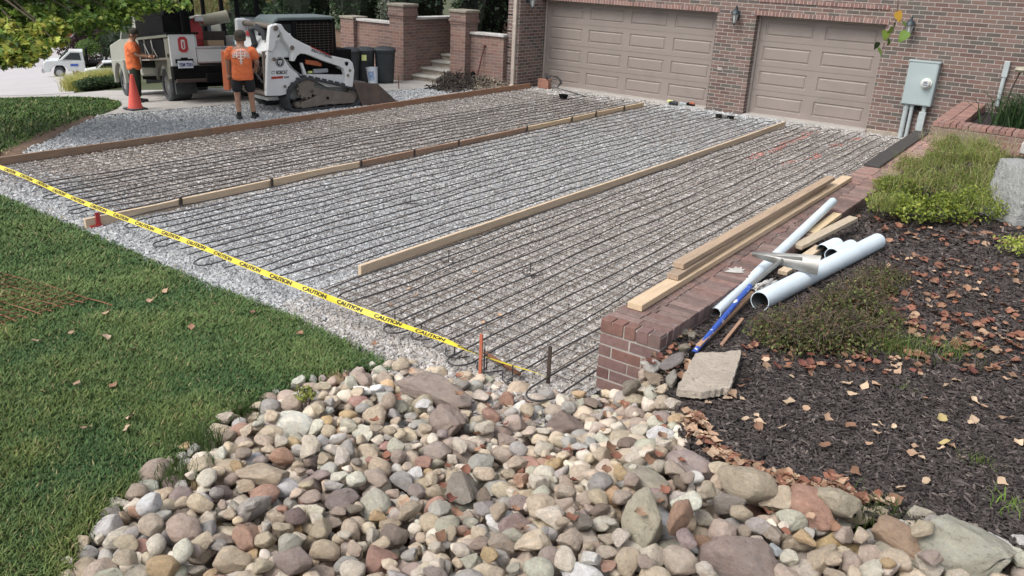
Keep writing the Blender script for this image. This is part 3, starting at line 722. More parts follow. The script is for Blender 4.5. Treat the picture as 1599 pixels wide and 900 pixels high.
# the ones that show largest: on the open dark mulch
leaf_field([(1080, 640), (1180, 560), (1599, 560), (1599, 800), (1300, 760)], 70, {'tan': 4, 'pale tan': 4, 'brown': 2, 'yellowish': .6}, .062, 'the open dark mulch below the bushes', 'leaves on the open mulch', tz)
leaf_field([(1062, 650), (1085, 650), (1130, 710), (1260, 760), (1400, 790), (1400, 806), (1250, 782), (1160, 755), (1112, 724), (1075, 692)], 240, {'tan': 4, 'brown': 3, 'reddish brown': 4, 'pale tan': 1.5}, .066, 'the leaf drift along the stones', 'leaves drifted along the rock bed', lambda x, y: max(topz(x, y), tz(x, y)))
leaf_field([(1150, 560), (1200, 520), (1420, 470), (1599, 520), (1599, 600), (1400, 590), (1200, 590)], 190, redw, .066, 'the mulch around the dark creeping bush', 'leaves round the creeping bush', tz)
leaf_field([(1200, 560), (1390, 400), (1599, 420), (1599, 560), (1420, 580)], 260, redw, .065, 'the mulch', 'mulch leaves', tz)
leaf_field([(1330, 345), (1599, 345), (1599, 400), (1380, 380)], 70, redw, .075, 'the mulch at the foot of the boulder', 'leaves at the boulder', tz)
leaf_field([(1300, 330), (1370, 250), (1480, 232), (1400, 290), (1340, 345)], 130, redw, .075, 'the mulch along the wall', 'leaves along the wall', tz)
leaf_field([(1000, 590), (1020, 560), (1070, 510), (1090, 530), (1070, 600), (1040, 600)], 60, redw, .07, 'the soil at the wall end', 'leaves at the wall end', lambda x, y: max(topz(x, y), tz(x, y)))
leaf_field([(640, 600), (1000, 620), (1080, 740), (1350, 860), (700, 880), (520, 760)], 70, redw, .06, 'the river stones', 'leaves among stones', topz)
for (u, v) in ((260, 462), (165, 498), (58, 542), (112, 530), (168, 536), (235, 478), (210, 556), (205, 662), (180, 612), (122, 610), (200, 680), (135, 680), (395, 497), (470, 530), (585, 545), (300, 520)):
    P = att(u, v); leafspot(P[0], P[1], P[2]+.05, .07, ['tan', 'pale tan', 'brown'][int(lr.integers(0, 3))], 'small dry tan or brown leaf lying on the green lawn', 'leaves on the lawn', True)
for (u, v) in ((651, 462), (750, 466), (640, 452), (755, 505), (780, 493), (742, 426), (610, 476)):
    P = at(u, v, .03); leafspot(P[0], P[1], .035, .055, 'tan', 'small tan leaf lying on the grey gravel', 'leaves on the gravel', True)
if LITTER:
    V0 = [np.array([v.co[:] for v in me.vertices]) for me in LEAFM]; mb_v, mb_f, mb_c, o = [], [], [], 0
    F0 = [[tuple(p.vertices) for p in me.polygons if len(p.vertices) == 4] for me in LEAFM]
    for i, (x, y, z, s, R, c) in enumerate(LITTER):
        k = i % 10; P = (V0[k]*s) @ np.array(R.to_matrix()).T+np.array((x, y, z)); mb_v.append(P); mb_f.append(np.array(F0[k])+o); o += len(P); mb_c.append(np.repeat([c], len(P), 0))
    lo = npmesh('leaf_litter', np.concatenate(mb_v), np.concatenate(mb_f), M['dryleaf'], np.concatenate(mb_c), smooth=True, kind='stuff')

# ================================================================== THE HOUSE
M['soldier'] = brickmat('soldier_course', .081, 10, .012, [(.25, .13, .11), (.19, .1, .09), (.28, .16, .14), (.16, .1, .09)], (.46, .41, .38), stagger=0)
house = empty('brick_house', (0, 0, 0), label='brown brick house with two taupe garage doors facing the unfinished driveway', cat='house')
D1 = (-6.0, -1.19); D2 = (-.27, 2.48); HD = 2.2
mb = MB()
def bx(mb, x0, x1, y0, y1, z0, z1, mi=0, col=None): return mb.box(((x0+x1)/2, (y0+y1)/2, (z0+z1)/2), (x1-x0, y1-y0, z1-z0), mi=mi, col=col)
bx(mb, D1[1], D2[0], 0, .34, -.3, HD); bx(mb, D2[1], 13, 0, .34, -.3, HD); bx(mb, -6.05, 13, 0, .34, HD+.0, 6.2)
bx(mb, -6.42, -6.05, -.95, .34, -.3, 6.2)
bx(mb, -6.42, -6.05, .34, 9, -.3, 6.2); bx(mb, 12.7, 13, .34, 9, -.3, 6.2); bx(mb, -6.05, 12.7, 8.7, 9, -.3, 6.2)
mb.build('wall', M['brick'], house)
mb = MB()
for z in (.62, 1.02, 1.42, 1.82, 2.22):
    bx(mb, -6.428, -6.30, -.958, -.952, z-.012, z+.012)
mb.build('quoin_joint', M['blackpaint'], house)
for (x0, x1) in (D1, D2):
    mb = MB(); bx(mb, x0-.06 if x0 > -5 else -6.045, x1+.04, -.022, .30, HD-.004, HD+.092); mb.build('lintel', M['soldier'], house, bevel=.004)
    mb = MB(); bx(mb, x0-.02 if x0 > -5 else -6.045, x1+.0, -.018, -.002, HD+.28, HD+.362); mb.build('band_course', M['soldier'], house, bevel=.004)
    mb = MB(); bx(mb, x0+.02, x1-.0, -.10 if x0 > -5 else -.08, .30, -.1, .035); mb.build('door_sill', M['concrete'], house, bevel=.01)
def garage_door(x0, x1, ncol):
    y = .235; H = 2.19; z0 = .038; mb = MB(); n = 4; sh = (H-z0)/n; fw = .05
    cw = (x1-x0-2*fw)/ncol
    for r in range(n):
        for c in range(ncol):
            a0 = x0+fw+c*cw; a1 = a0+cw; b0 = z0+r*sh; b1 = b0+sh-.006
            px, pz = .10 if ncol > 2 else .12, .11
            rings = [(0, 0, 0), (px, pz, 0), (px+.012, pz+.012, .016), (px+.03, pz+.03, .016), (px+.055, pz+.05, .002)]
            V = []
            for (dx, dz, dy) in rings:
                V += [(a0+dx, y+dy, b0+dz), (a1-dx, y+dy, b0+dz), (a1-dx, y+dy, b1-dz), (a0+dx, y+dy, b1-dz)]
            Fs = [(i*4+k, i*4+(k+1) % 4, (i+1)*4+(k+1) % 4, (i+1)*4+k) for i in range(len(rings)-1) for k in range(4)]+[(16, 17, 18, 19)]
            mb.add(V, Fs)
        bx(mb, x0+fw, x1-fw, y+.012, y+.03, z0+(r+1)*sh-.007, z0+(r+1)*sh+.001)
    d = mb.build('garage_door', M['door'], house)
    mb = MB(); bx(mb, x0-.0, x0+fw, y-.05, y+.03, z0-.003, H); bx(mb, x1-fw, x1, y-.05, y+.03, z0-.003, H); bx(mb, x0+fw, x1-fw, y-.05, y+.03, H-.04, H+.0)
    bx(mb, x0+fw, x1-fw, y-.012, y+.02, z0-.004, z0+.012)
    mb.build('frame', M['trim'], d, bevel=.004)
    return d
garage_door(D1[0]-.04, D1[1], 4); garage_door(D2[0], D2[1], 2)
mb = MB(); x = -6.16; bx(mb, x-.05, x+.05, -1.035, -.957, .06, 4.5)
mb.bar((x, -1.0, .09), (x, -1.16, .0), .1, .075); 
for z in (.5, 1.6): bx(mb, x-.06, x+.06, -1.04, -.955, z-.02, z+.02)
mb.build('downspout', M['downspout'], house, bevel=.012)
mb = MB(); bx(mb, -1.02, -.90, -.02, -.001, .93, 1.0); mb.build('outlet_cover', M['trim'], house, bevel=.006)
mb = MB(); bx(mb, 2.50, 4.0, -.035, -.001, -.1, .09); mb.build('footing', M['oldconcrete'], house, bevel=.01)
# wall lanterns
def lantern(p, face, label):
    e = empty('wall_lantern', p, math.atan2(face[0], -face[1]) if True else 0, label, 'lantern', 'lanterns on the garage wall')   # local -y faces out
    mb = MB(); mb.box((0, -.012, .02), (.085, .022, .17)); mb.build('wall_plate', M['lantern'], e, bevel=.006)
    mb = MB(); mb.tube([(0, -.02, .0), (0, -.07, -.09), (0, -.13, -.13), (0, -.17, -.12)], .011, 8); mb.tube([(0, -.02, .06), (0, -.09, .16), (0, -.15, .21), (0, -.17, .19)], .009, 8); mb.build('bracket', M['lantern'], e, True)
    mb = MB(); mb.lathe([(.085, 0), (.105, .005), (.085, .05), (.045, .10), (.03, .105), (.025, .13), (.012, .14), (.014, .165), (.002, .185)], 12, (0, -.17, .03)); mb.build('lamp_cap', M['lantern'], e, True)
    mb = MB(); mb.lathe([(.032, -.19), (.078, .0)], 6, (0, -.17, .03)); mb.build('lamp_glass', M['lampglass'], e)
    mb = MB(); mb.lathe([(.004, -.06), (.02, -.045), (.02, -.02), (.036, -.012), (.036, .0)], 10, (0, -.17, -.16))
    for k in range(6):
        a = 2*PI*k/6; mb.tube([(.033*math.cos(a), -.17+.033*math.sin(a), -.165), (.08*math.cos(a), -.17+.08*math.sin(a), .033)], .005, 5)
    mb.build('lamp_cage', M['lantern'], e, True)
P = aty(1151, 22, -.1); lantern((P[0], 0, P[2]-.03), (0, -1), 'dark metal wall lantern on the brick pillar between the two garage doors')
P = aty(1423, 42, -.1); lantern((P[0], 0, P[2]-.0), (0, -1), 'dark metal wall lantern behind the hanging leaves right of the small garage door')
P = atx(829, 4, -5.95); lantern((-6.05, P[1], P[2]+.06), (1, 0), 'dark metal wall lantern at the top edge beside the tall downspout')
# electric meter
e = empty('electric_meter', (0, 0, 0), label='grey electric meter cabinet with round glass dial on the brick wall', cat='meter')
mb = MB(); bx(mb, 3.10, 3.66, -.20, -.003, .70, 1.56); mb.build('cabinet', M['meter'], e, bevel=.015)
mb = MB(); bx(mb, 3.085, 3.675, -.215, -.001, 1.545, 1.575); bx(mb, 3.12, 3.64, -.209, -.2, .72, 1.53); mb.build('cover', M['meter'], e, bevel=.008)
mb = MB(); mb.lathe([(.105, 0), (.105, .03), (.085, .035), (.085, .08), (.07, .105), (.0, .11)], 24, (3.50, -.207, 1.15), Euler((PI/2, 0, 0)).to_matrix()); mb.build('dial', M['dial'], e, True)
mb = MB(); mb.lathe([(.062, 0), (.062, .004)], 20, (3.50, -.318, 1.15), Euler((PI/2, 0, 0)).to_matrix()); mb.build('dial_face', M['greypanel'], e)
mb = MB(); bx(mb, 3.47, 3.53, -.327, -.323, 1.165, 1.18); bx(mb, 3.46, 3.54, -.327, -.323, 1.125, 1.135); mb.build('dial_mark', M['black'], e)
for x, z0, r in ((3.20, -.05, .05), (3.31, -.05, .038)):
    mb = MB(); mb.tube([(x, -.10, z0), (x, -.10, .71)], r, 14); mb.tube([(x, -.10, .60), (x, -.10, .72)], r*1.18, 14); mb.build('conduit', M['conduit'], e, True)
mb = MB(); mb.tube([(3.54, -.10, .5), (3.54, -.10, .71)], .045, 14); bx(mb, 3.47, 3.60, -.17, -.04, .15, .58); mb.build('conduit', M['conduit'], e, bevel=.008)
mb = MB(); mb.tube([(3.41, -.10, .60), (3.41, -.10, .71)], .03, 10); bx(mb, 3.36, 3.44, -.15, -.03, .61, .66); mb.build('ground_clamp', M['blackpaint'], e)
e = empty('wall_conduit', (4.80, -.05, 0), label='short grey conduit pipe with capped top on the brick wall above strappy plants', cat='conduit')
mb = MB(); mb.tube([(0, 0, .85), (0, 0, 1.5)], .038, 12); mb.build('pipe', M['conduit'], e, True)
mb = MB(); mb.box((0, 0, 1.55), (.10, .09, .30)); mb.build('cap', M['conduit'], e, bevel=.012)

# ================================================================== BRICK WALLS BY THE DRIVE
def brickcol(r, pal): return tuple(np.array(pal[int(r.integers(0, len(pal)))])*r.uniform(.85, 1.15))
PALC = [(.215, .14, .122), (.185, .13, .118), (.25, .16, .138), (.205, .148, .132), (.165, .12, .11), (.23, .165, .145)]
PALF = [(.20, .13, .115), (.19, .105, .088), (.165, .095, .085), (.15, .105, .095), (.21, .12, .10), (.19, .12, .11), (.16, .105, .10)]
PALP = [(.30, .175, .15), (.26, .155, .135), (.33, .20, .165), (.28, .18, .155)]
wr = np.random.default_rng(3)
WX0, WX1, WY0, WY1, WZ = 4.05, 4.555, -13.78, -2.9, .57
e = empty('retaining_wall', (WX0, WY0, 0), label='long low brick retaining wall along the right edge of the gravel drive', cat='wall')
def rel(mb, e): 
    o = e.location; mb.v = [(a-o[0], b-o[1], c-o[2]) for a, b, c in mb.v]; return mb
mb = MB(); bx(mb, WX0+.006, WX1-.006, WY0+.005, WY1, -.1, WZ-.012); rel(mb, e).build('mortar_core', M['mortar'], e)
mb = MB()
def jb(mb, x0, x1, y0, y1, z0, z1, pal, j=.003, tilt=.01):
    mb.box(((x0+x1)/2+wr.normal(0, j), (y0+y1)/2+wr.normal(0, j), (z0+z1)/2+wr.normal(0, j*.6)), (x1-x0, y1-y0, z1-z0), Euler((wr.normal(0, tilt), wr.normal(0, tilt), wr.normal(0, tilt))), col=brickcol(wr, pal))
ch, g = .094, .011
for k in range(-1, 5):
    z0 = .465-(k+1)*ch; z1 = z0+ch-g
    if k % 2 == 0: cuts = [WX0, WX0+.252, WX1]
    else: cuts = [WX0, WX0+.11, WX0+.36, WX1]
    for a, b in zip(cuts[:-1], cuts[1:]): jb(mb, a+g*.4, b-g*.4, WY0, WY0+.10, z0, z1, PALF, .0015, .006)
    if k < 2:
        y = WY0+.11+(k % 2)*.13
        while y < WY1:
            jb(mb, WX1-.10, WX1, y+g*.4, min(y+.25, WY1)-g*.4, z0, z1, PALC, .0015, .006); y += .25
rel(mb, e).build('brick_courses', M['rowbrick'], e, bevel=.006)
mb = MB(); w5 = (WX1-WX0)/5
for k in range(5): jb(mb, WX0+k*w5+.004, WX0+(k+1)*w5-.008, WY0-.004, WY0+.098, WZ-.104, WZ, PALF, .0015, .008)
y = WY0+.108; row = 0
while y < WY1-.05:
    p = .090*wr.uniform(.95, 1.05); m = WX0+.252+wr.normal(0, .012)
    jb(mb, WX0, m-.005, y+.004, y+p-.005, WZ-.104, WZ, PALC, .0022, .012); jb(mb, m+.005, WX1, y+.004, y+p-.005, WZ-.104, WZ, PALC, .0022, .012)
    y += p; row += 1
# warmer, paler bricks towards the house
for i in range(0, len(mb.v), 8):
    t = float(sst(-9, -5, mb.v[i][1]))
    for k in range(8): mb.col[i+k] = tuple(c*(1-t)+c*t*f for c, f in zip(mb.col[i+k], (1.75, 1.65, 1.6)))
# mortar splash
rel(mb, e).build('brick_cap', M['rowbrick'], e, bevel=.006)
mb = MB(); P = at(1148, 424, WZ+.004)
V = [(P[0]+.08*math.cos(a)*s_, P[1]+.17*math.sin(a)*s_, WZ+.005) for a, s_ in [(i*PI/14, .8+.2*math.sin(i*2.1)) for i in range(28)]]; mb.add(V, [tuple(range(18))]); rel(mb, e).build('mortar_splash', M['coping'], e)
# path arm and the upper planter
e = empty('path_wall', (4.57, -3.6, 0), label='low brick walkway ledge running right from the long retaining wall', cat='wall')
mb = MB(); bx(mb, 4.572, 9.5, -3.58, -2.86, -.1, WZ-.03); rel(mb, e).build('mortar_core', M['mortar'], e)
mb = MB(); x = 4.56
while x < 9.4:
    for (a, b) in ((-3.6, -3.35), (-3.35, -3.1), (-3.1, -2.86)): jb(mb, x+.004, x+.088, a+.005, b-.005, WZ-.1, WZ-.002, PALP, .002, .012)
    x += .092
z = WZ-.11
for k in range(2):
    x = 4.56+.12*(k % 2)
    while x < 9.4: jb(mb, x+.005, x+.245, -3.595, -3.5, z-.083, z-.004, PALC, .0015, .006); x += .25
    z -= .09
rel(mb, e).build('brick_courses', M['rowbrick'], e, bevel=.006)
e = empty('planter_wall', (4.2, -2.86, 0), label='raised brick planter wall below the grey meter and strappy plants', cat='wall')
mb = MB(); bx(mb, 4.2, 9.5, -2.86, -2.45, -.1, .72); bx(mb, 4.2, 4.61, -2.45, -.003, -.1, .72); rel(mb, e).build('wall', M['garden_brick'], e)
mb = MB(); x = 4.2
while x < 9.4: jb(mb, x+.004, x+.09, -2.875, -2.44, .722, .80, PALP, .002, .01); x += .094
y = -2.435
while y < -.10:
    for a, b in ((4.19, 4.40), (4.41, 4.62)): jb(mb, a, b, y+.004, y+.09, .722, .80+(y+2.435)*.035, PALP, .002, .01)
    y += .094
rel(mb, e).build('brick_cap', M['rowbrick'], e, bevel=.006)
mb = MB(); bx(mb, 4.615, 9.5, -2.445, -.004, .4, .70); o = mb.build('planter_soil', M['mulchbase']); o['kind'] = 'structure'
P0, P1 = at(1582, 237, .6), at(1599, 214, .66)
e = empty('stone_step', (5.62, -3.3, WZ), label='pale stone step slab on the walkway ledge at the right edge', cat='step')
mb = MB(); mb.box((.5, .02, .09), (.95, .62, .17)); mb.build('slab', M['coping'], e, bevel=.02)

# ================================================================== GARDEN WALLS, STAIRS BEHIND THE MACHINE
def pier(x, y, H, label):
    e = empty('brick_pier', (x, y, 0), 0, label, 'pier', 'brick piers at the garden stairs')
    mb = MB(); mb.box((0, 0, (H-.30)/2), (.50, .50, H-.30)); mb.box((0, 0, H-.27), (.54, .54, .06)); mb.box((0, 0, H-.21), (.58, .58, .06)); mb.box((0, 0, H-.10), (.54, .54, .16)); mb.build('shaft', M['garden_brick'], e)
    mb = MB(); mb.box((0, 0, H+.02), (.60, .60, .08)); mb.build('cap', M['capstone'], e, bevel=.025)
    return e
pier(-7.70, -1.15, 1.80, 'brick pier with stone cap at the right side of the stairs')
pier(-9.05, -2.05, 1.88, 'brick pier with stone cap at the left side of the stairs behind the bins')
def gwall(a, b, H, thick, label, cop='coping', base=-.1):
    a = Vector((*a, 0)); b = Vector((*b, 0)); m = (a+b)/2; L = (b-a).length; e = empty('garden_wall', m, math.atan2(b.y-a.y, b.x-a.x), label, 'wall')
    mb = MB(); mb.box((0, 0, (H+base)/2), (L, thick, H-base)); mb.build('wall', M['garden_brick'], e)
    mb = MB(); mb.box((0, 0, H+.035), (L+.04, thick+.10, .065)); mb.build('coping', M[cop], e, bevel=.012); return e
gwall((-7.45, -1.05), (-6.42, -.98), 1.26, .26, 'brick garden wall with pale coping between right pier and downspout')
gwall((-9.30, -2.10), (-10.55, -2.15), 1.40, .26, 'brick garden wall with pale coping left of the pier behind the bins')
e = empty('brick_pier', (-10.8, -2.15, 0), 0, 'plain low brick end pier at the left end of the garden wall', 'pier', 'brick piers at the garden stairs')
mb = MB(); mb.box((0, 0, .72), (.5, .5, 1.44)); mb.build('shaft', M['garden_brick'], e); mb = MB(); mb.box((0, 0, 1.475), (.56, .56, .07)); mb.build('cap', M['capstone'], e, bevel=.02)
gwall((-9.0, -1.80), (-9.0, 1.2), 1.53, .26, 'dark brick wall with pale coping at the left of the stairs')
gwall((-8.85, 1.75), (-6.42, 1.35), 1.45, .26, 'farther low wall with pale coping behind the right pier')
e = empty('stone_stairs', (-8.4, -1.9, 0), label='grey stone stairs rising between the two brick piers', cat='stairs')
for k in range(6):
    mb = MB(); mb.box((0, .18+k*.42, .155*(k+.5)-.03), (.92, .44, .155)); mb.build('riser', M['oldconcrete'], e)
    mb = MB(); mb.box((0, .16+k*.42, .155*(k+1)-.03), (.94, .48, .05)); mb.build('tread', M['stone_tread'], e, bevel=.01)
mb = MB(); bx(mb, -15, -9.15, -1.9, 14, -1.5, .75); bx(mb, -9.15, -6.45, 1.9, 14, -.4, .85); o = mb.build('garden_bed', M['soil']); o['kind'] = 'structure'

# ================================================================== FORMS, TUBES, MESH ON THE GRAVEL
def board(name, a, b, wd, ht, m, label, cat='board', group=None, up=(0, 0, 1), tint=(1, 1, 1), sag=0., bevel=.004):
    """a, b: end points of the board's bottom centre line"""
    a = Vector(a); b = Vector(b); mid = (a+b)/2; e_ = Vector(up)*ht/2
    mb = MB(); n = 10; d = (b-a); L = d.length; d.normalize(); x = d.cross(Vector(up)).normalized(); z = x.cross(d)
    V = []
    for i in range(n+1):
        t = i/n; p = a+(b-a)*t-mid+e_+x*(sag*math.sin(PI*t))+z*(.25*sag*math.sin(2*PI*t))
        for sx, sz in ((-1, -1), (1, -1), (1, 1), (-1, 1)): V.append(p+x*sx*wd/2+z*sz*ht/2)
    Fs = [(i*4+k, i*4+(k+1) % 4, (i+1)*4+(k+1) % 4, (i+1)*4+k) for i in range(n) for k in range(4)]+[(3, 2, 1, 0), (n*4, n*4+1, n*4+2, n*4+3)]
    mb.add(V, Fs, col=tint)
    o = mb.build(name, M[m], bevel=bevel); o.location = mid
    return tag(o, label, cat, group)
def yat(px, v, x): return float(atx(px, v, x)[1])
GB = 'form boards laid across the drive'
X1 = -5.86
ys = yat(331, 211, X1)
board('form_board', (X1, -13.78, 0), (X1, ys-.005, 0), .04, .135, 'oldwood', 'weathered form board farthest left beginning at the yellow tape', group=GB, tint=(1.05, 1, .95), sag=.02)
board('form_board', (X1+.008, ys+.005, 0), (X1, -.62, 0), .04, .135, 'oldwood', 'long reddish brown form board in front of the skid loader', group=GB, tint=(1.22, .98, .84), sag=-.03)
X2 = -2.34
y_ = [-14.36, yat(277, 325, X2), yat(562, 268, X2), yat(821, 208, X2), -.98]
board('form_board', (X2+.012, y_[0], 0), (X2+.012, y_[1], 0), .045, .115, 'wood', 'short fresh form board with red stake beside the lawn, crossed by yellow tape', group=GB, sag=.01)
board('form_board', (X2, y_[1]+.004, 0), (X2, y_[2]-.004, 0), .045, .115, 'wood', 'fresh form board between the short tape-crossed board and the grey brown board', group=GB, tint=(1.02, 1, .98), sag=-.02)
board('form_board', (X2, y_[2]+.004, 0), (X2, y_[3]-.004, 0), .045, .115, 'oldwood', 'grey brown weathered form board in the middle of the drive', group=GB, tint=(1.25, 1.12, 1.05), sag=.015)
board('form_board', (X2, y_[3]+.004, 0), (X2, y_[4], 0), .045, .115, 'wood', 'fresh form board ending at the wide garage door', group=GB, tint=(1.05, 1, .9), sag=-.01)
for u, v, l in ((281, 322, 'the first splice'), (423, 295, 'the second splice'), (562, 268, 'the weathered board start'), (645, 250, 'the weathered board'), (714, 232, 'the weathered board centre'), (821, 210, 'the fresh far board'), (891, 193, 'the far board centre'), (929, 183, 'the far board'), (973, 175, 'the far board end')):
    y = yat(u, v, X2); mb = MB(); mb.box((0, 0, .055), (.02, .035, .17)); o = mb.build('form_stake', M['darksteel']); o.location = (X2+.034, y, 0); tag(o, 'dark steel stake holding the middle row of form boards', 'stake', 'steel stakes along the middle form boards')
mb = MB(); mb.box((0, 0, .07), (.02, .05, .2)); mb.box((0, -.03, .015), (.04, .14, .03)); o = mb.build('form_stake', M['red'], bevel=.004); o.location = (X2+.05, yat(151, 352, X2), 0); tag(o, 'red painted stake at the near end of the fresh board by the lawn', 'stake')
board('form_board', (1.02, -13.34, .0), (1.0, -.82, .0), .045, .12, 'wood', 'longest fresh form board ending free in front of the tape', group=GB, sag=.035)
mb = MB()
for y in (-11.86, -11.78, -11.55, -11.45): bx(mb, 1.0435, 1.0455, y, y+.012, .045, .095)
o = mb.build('pencil_mark', M['black']); o.parent = [q for q in bpy.data.objects if q.get('label', '').startswith('longest fresh')][0]; o.matrix_parent_inverse = Matrix.Translation(o.parent.location).inverted()
# heating tubes: serpentine circuits
tr = np.random.default_rng(8)
def circuit(xs, y0, y1, label, group):
    """one continuous tube running up and down; xs: run positions"""
    n = 40; pts = []; ph = tr.uniform(0, 6.3, 3)
    for i, x in enumerate(xs):
        ya, yb = (y0, y1) if i % 2 == 0 else (y1, y0)
        ya0, yb0 = ya, yb
        wob = tr.normal(0, .012, 6)
        for k in range(n+1):
            t = k/n; y = ya+(yb-ya)*t
            xx = x+.012*math.sin(y*1.1+ph[0]+i)+wob[int(t*5.99)]*.5*math.sin(PI*((t*5.99) % 1))
            z = .062+.010*math.sin(y*2.3+ph[1]+i*1.7)+.006*math.sin(y*5+i)
            pts.append((xx, y, z))
        if i < len(xs)-1:
            x2 = xs[i+1]; sgn = 1 if yb > ya else -1; r = abs(x2-x)/2
            for k in range(1, 8):
                a = PI*k/8; pts.append(((x+x2)/2-math.copysign(r, x2-x)*math.cos(a), yb+sgn*r*1.3*math.sin(a), .060))
    mb = MB(); mb.tube(pts, .0076, 6); o = mb.build('heating_tube', M['tube'], smooth=False); o.data.polygons.foreach_set('use_smooth', [True]*len(o.data.polygons))
    return tag(o, label, 'tube', group)
GT = 'heating tube circuits'
sp = .2
y1 = -.75
xs3 = [1.16+sp*i for i in range(15)]
def near(i): return -13.75-.08*(i % 3)
circuit(xs3[0:4], -13.89, y1, 'black heating tube circuit just right of the longest form board', GT)
circuit(xs3[4:8], -14.09, y1, 'black heating tube circuit with loops left of the orange stake', GT)
circuit(xs3[8:12], -14.19, y1, 'black heating tube circuit running behind the orange stake', GT)
circuit(xs3[12:15], -14.24, y1, 'black heating tube circuit next to the retaining wall', GT)
xs2 = [-2.2+sp*i for i in range(16)]
circuit(xs2[0:4], -13.99, y1-.1, 'black heating tube circuit just right of the middle form boards', GT)
circuit(xs2[4:8], -14.14, y1-.1, 'black heating tube circuit over the palest gravel', GT)
circuit(xs2[8:12], -14.19, y1-.1, 'black heating tube circuit with wide loops below the tape', GT)
circuit(xs2[12:16], -13.99, y1-.1, 'black heating tube circuit just left of the longest form board', GT)
xs1 = [-4.35+sp*i for i in range(10)]
circuit(xs1[0:2], -13.99, y1-.2, 'leftmost black heating tube loop over brown mesh', GT)
circuit(xs1[2:6], -14.04, y1-.1, 'black heating tube circuit between leftmost loop and middle boards', GT)
circuit(xs1[6:10], -14.14, y1-.1, 'black heating tube circuit just left of the middle form boards', GT)
# wire mesh sheets under the tubes
def wiremesh(x0, x1, y0, y1, label, m='meshwire', z=.036, step=.155, r=.0032, j=.01):
    mb = MB(); x = x0
    while x <= x1: mb.tube([(x+tr.normal(0, j), y, z+tr.normal(0, .006)) for y in np.linspace(y0, y1, 14)], r, 4); x += step
    y = y0
    while y <= y1: mb.tube([(x, y+tr.normal(0, j), z+.006+tr.normal(0, .006)) for x in np.linspace(x0, x1, 8)], r, 4); y += step
    o = mb.build('wire_mesh', M[m]); return tag(o, label, 'wire mesh', 'wire mesh sheets on the gravel')
wiremesh(-5.80, -2.42, -13.9, -1.2, 'brown wire mesh sheet left of the middle form boards', r=.0045, step=.15)
wiremesh(-2.28, .94, -13.7, -1.0, 'brown wire mesh sheet between the middle and the longest form boards', r=.003)
wiremesh(1.08, 4.0, -13.9, -1.0, 'brown wire mesh sheet along the retaining wall', r=.0042)
# wire chairs poking up through the mesh
for (u, v) in ((641, 319), (701, 411), (828, 431), (760, 580), (710, 558), (658, 530), (617, 510), (800, 598)):
    P = at(u, v, 0); mb = MB(); mb.tube([(0, 0, 0), (0, 0, .15)], .006, 5); mb.tube([(-.12, .04, .03), (-.06, -.05, .03), (0, -.08, .03), (.06, -.05, .03), (.12, .05, .03)], .006, 5); mb.tube([(0, 0, .03), (0, -.08, .03)], .006, 5)
    o = mb.build('wire_chair', M['tube']); o.location = P; tag(o, 'small dark wire chair standing in the gravel among the tubes', 'wire chair', 'wire chairs')
# rusty mesh left on the lawn
A, B_, C_ = att(-60, 412), att(158, 478), att(-60, 520)
e1 = (B_-A)[:2]; mb = MB(); ex = np.array(e1)/np.linalg.norm(e1); ey = np.array((-ex[1], ex[0])); ey = ey if np.dot((C_-A)[:2], ey) > 0 else -ey
Lx = np.linalg.norm(e1)*.96; Ly = abs(np.dot((C_-A)[:2], ey))*1.15
for i in range(int(Ly/.10)+1):
    p = [A[:2]+ex*t+ey*(i*.10+tr.normal(0, .006)) for t in np.linspace(0, Lx*(1 if i else 1.12), 14)]; mb.tube([(a, b, float(T(a, b))+.036+tr.normal(0, .006)) for a, b in p], .005, 5)
for i in range(int(Lx/.10)+1):
    p = [A[:2]+ey*t+ex*(i*.10+tr.normal(0, .006)) for t in np.linspace(0, Ly, 10)]; mb.tube([(a, b, float(T(a, b))+.042+tr.normal(0, .006)) for a, b in p], .005, 5)
o = mb.build('rusty_mesh', mat('orange_rust', (.25, .115, .06), (.16, .075, .04), 20, .9)); tag(o, 'orange rusty steel mesh sheet lying on the lawn', 'steel mesh')

# ================================================================== CAUTION TAPE AND STAKES
TA, TB = (-5.95, -13.66), (3.78, -14.12)
tpx = [(-60, 240, .25), (0, 261, .3), (50, 281, .3), (110, 308, .35), (210, 347, .4), (300, 380, .45), (370, 409, .5), (425, 431, .52), (500, 460, .55), (562, 484, .5), (630, 509, .35), (690, 530, .05), (735, 549, -.35), (790, 568, -.5), (830, 580, -.6), (856, 590, -.7)]
tz_ = [.34-.24*k/(len(tpx)-1) for k in range(len(tpx))]
ctr = [Vector(at(u, v, zz)) for (u, v, t), zz in zip(tpx, tz_)]; tl = [t for *_, t in tpx]
seglen = [0]
for a, b in zip(ctr[:-1], ctr[1:]): seglen.append(seglen[-1]+(b-a).length)
TL = seglen[-1]
tape_dir = (ctr[-1]-ctr[0]).normalized()
def tape_frame(s):
    s = min(max(s, 0), TL-1e-6); i = 0
    while seglen[i+1] < s: i += 1
    t = (s-seglen[i])/(seglen[i+1]-seglen[i])
    def cr(a, b, c, d): return .5*((2*b)+(c-a)*t+(2*a-5*b+4*c-d)*t*t+(3*b-a-3*c+d)*t*t*t)
    g = lambda k: ctr[min(max(k, 0), len(ctr)-1)]
    p = cr(g(i-1), g(i), g(i+1), g(i+2)); d = (g(i+1)-g(i)).normalized(); tw = tl[i]*(1-t)+tl[i+1]*t
    nrm = Vector((.1, -.75, .65)).normalized(); nrm = (nrm-d*nrm.dot(d)).normalized(); up = nrm.cross(d)
    ang = (tw-.5)*1.1+.16*math.sin(s*2.1)+.10*math.sin(s*5.3+1)+.05*math.sin(s*11.)
    return p, d, up*math.cos(ang)+nrm*math.sin(ang), nrm*math.cos(ang)-up*math.sin(ang)
TW = .052
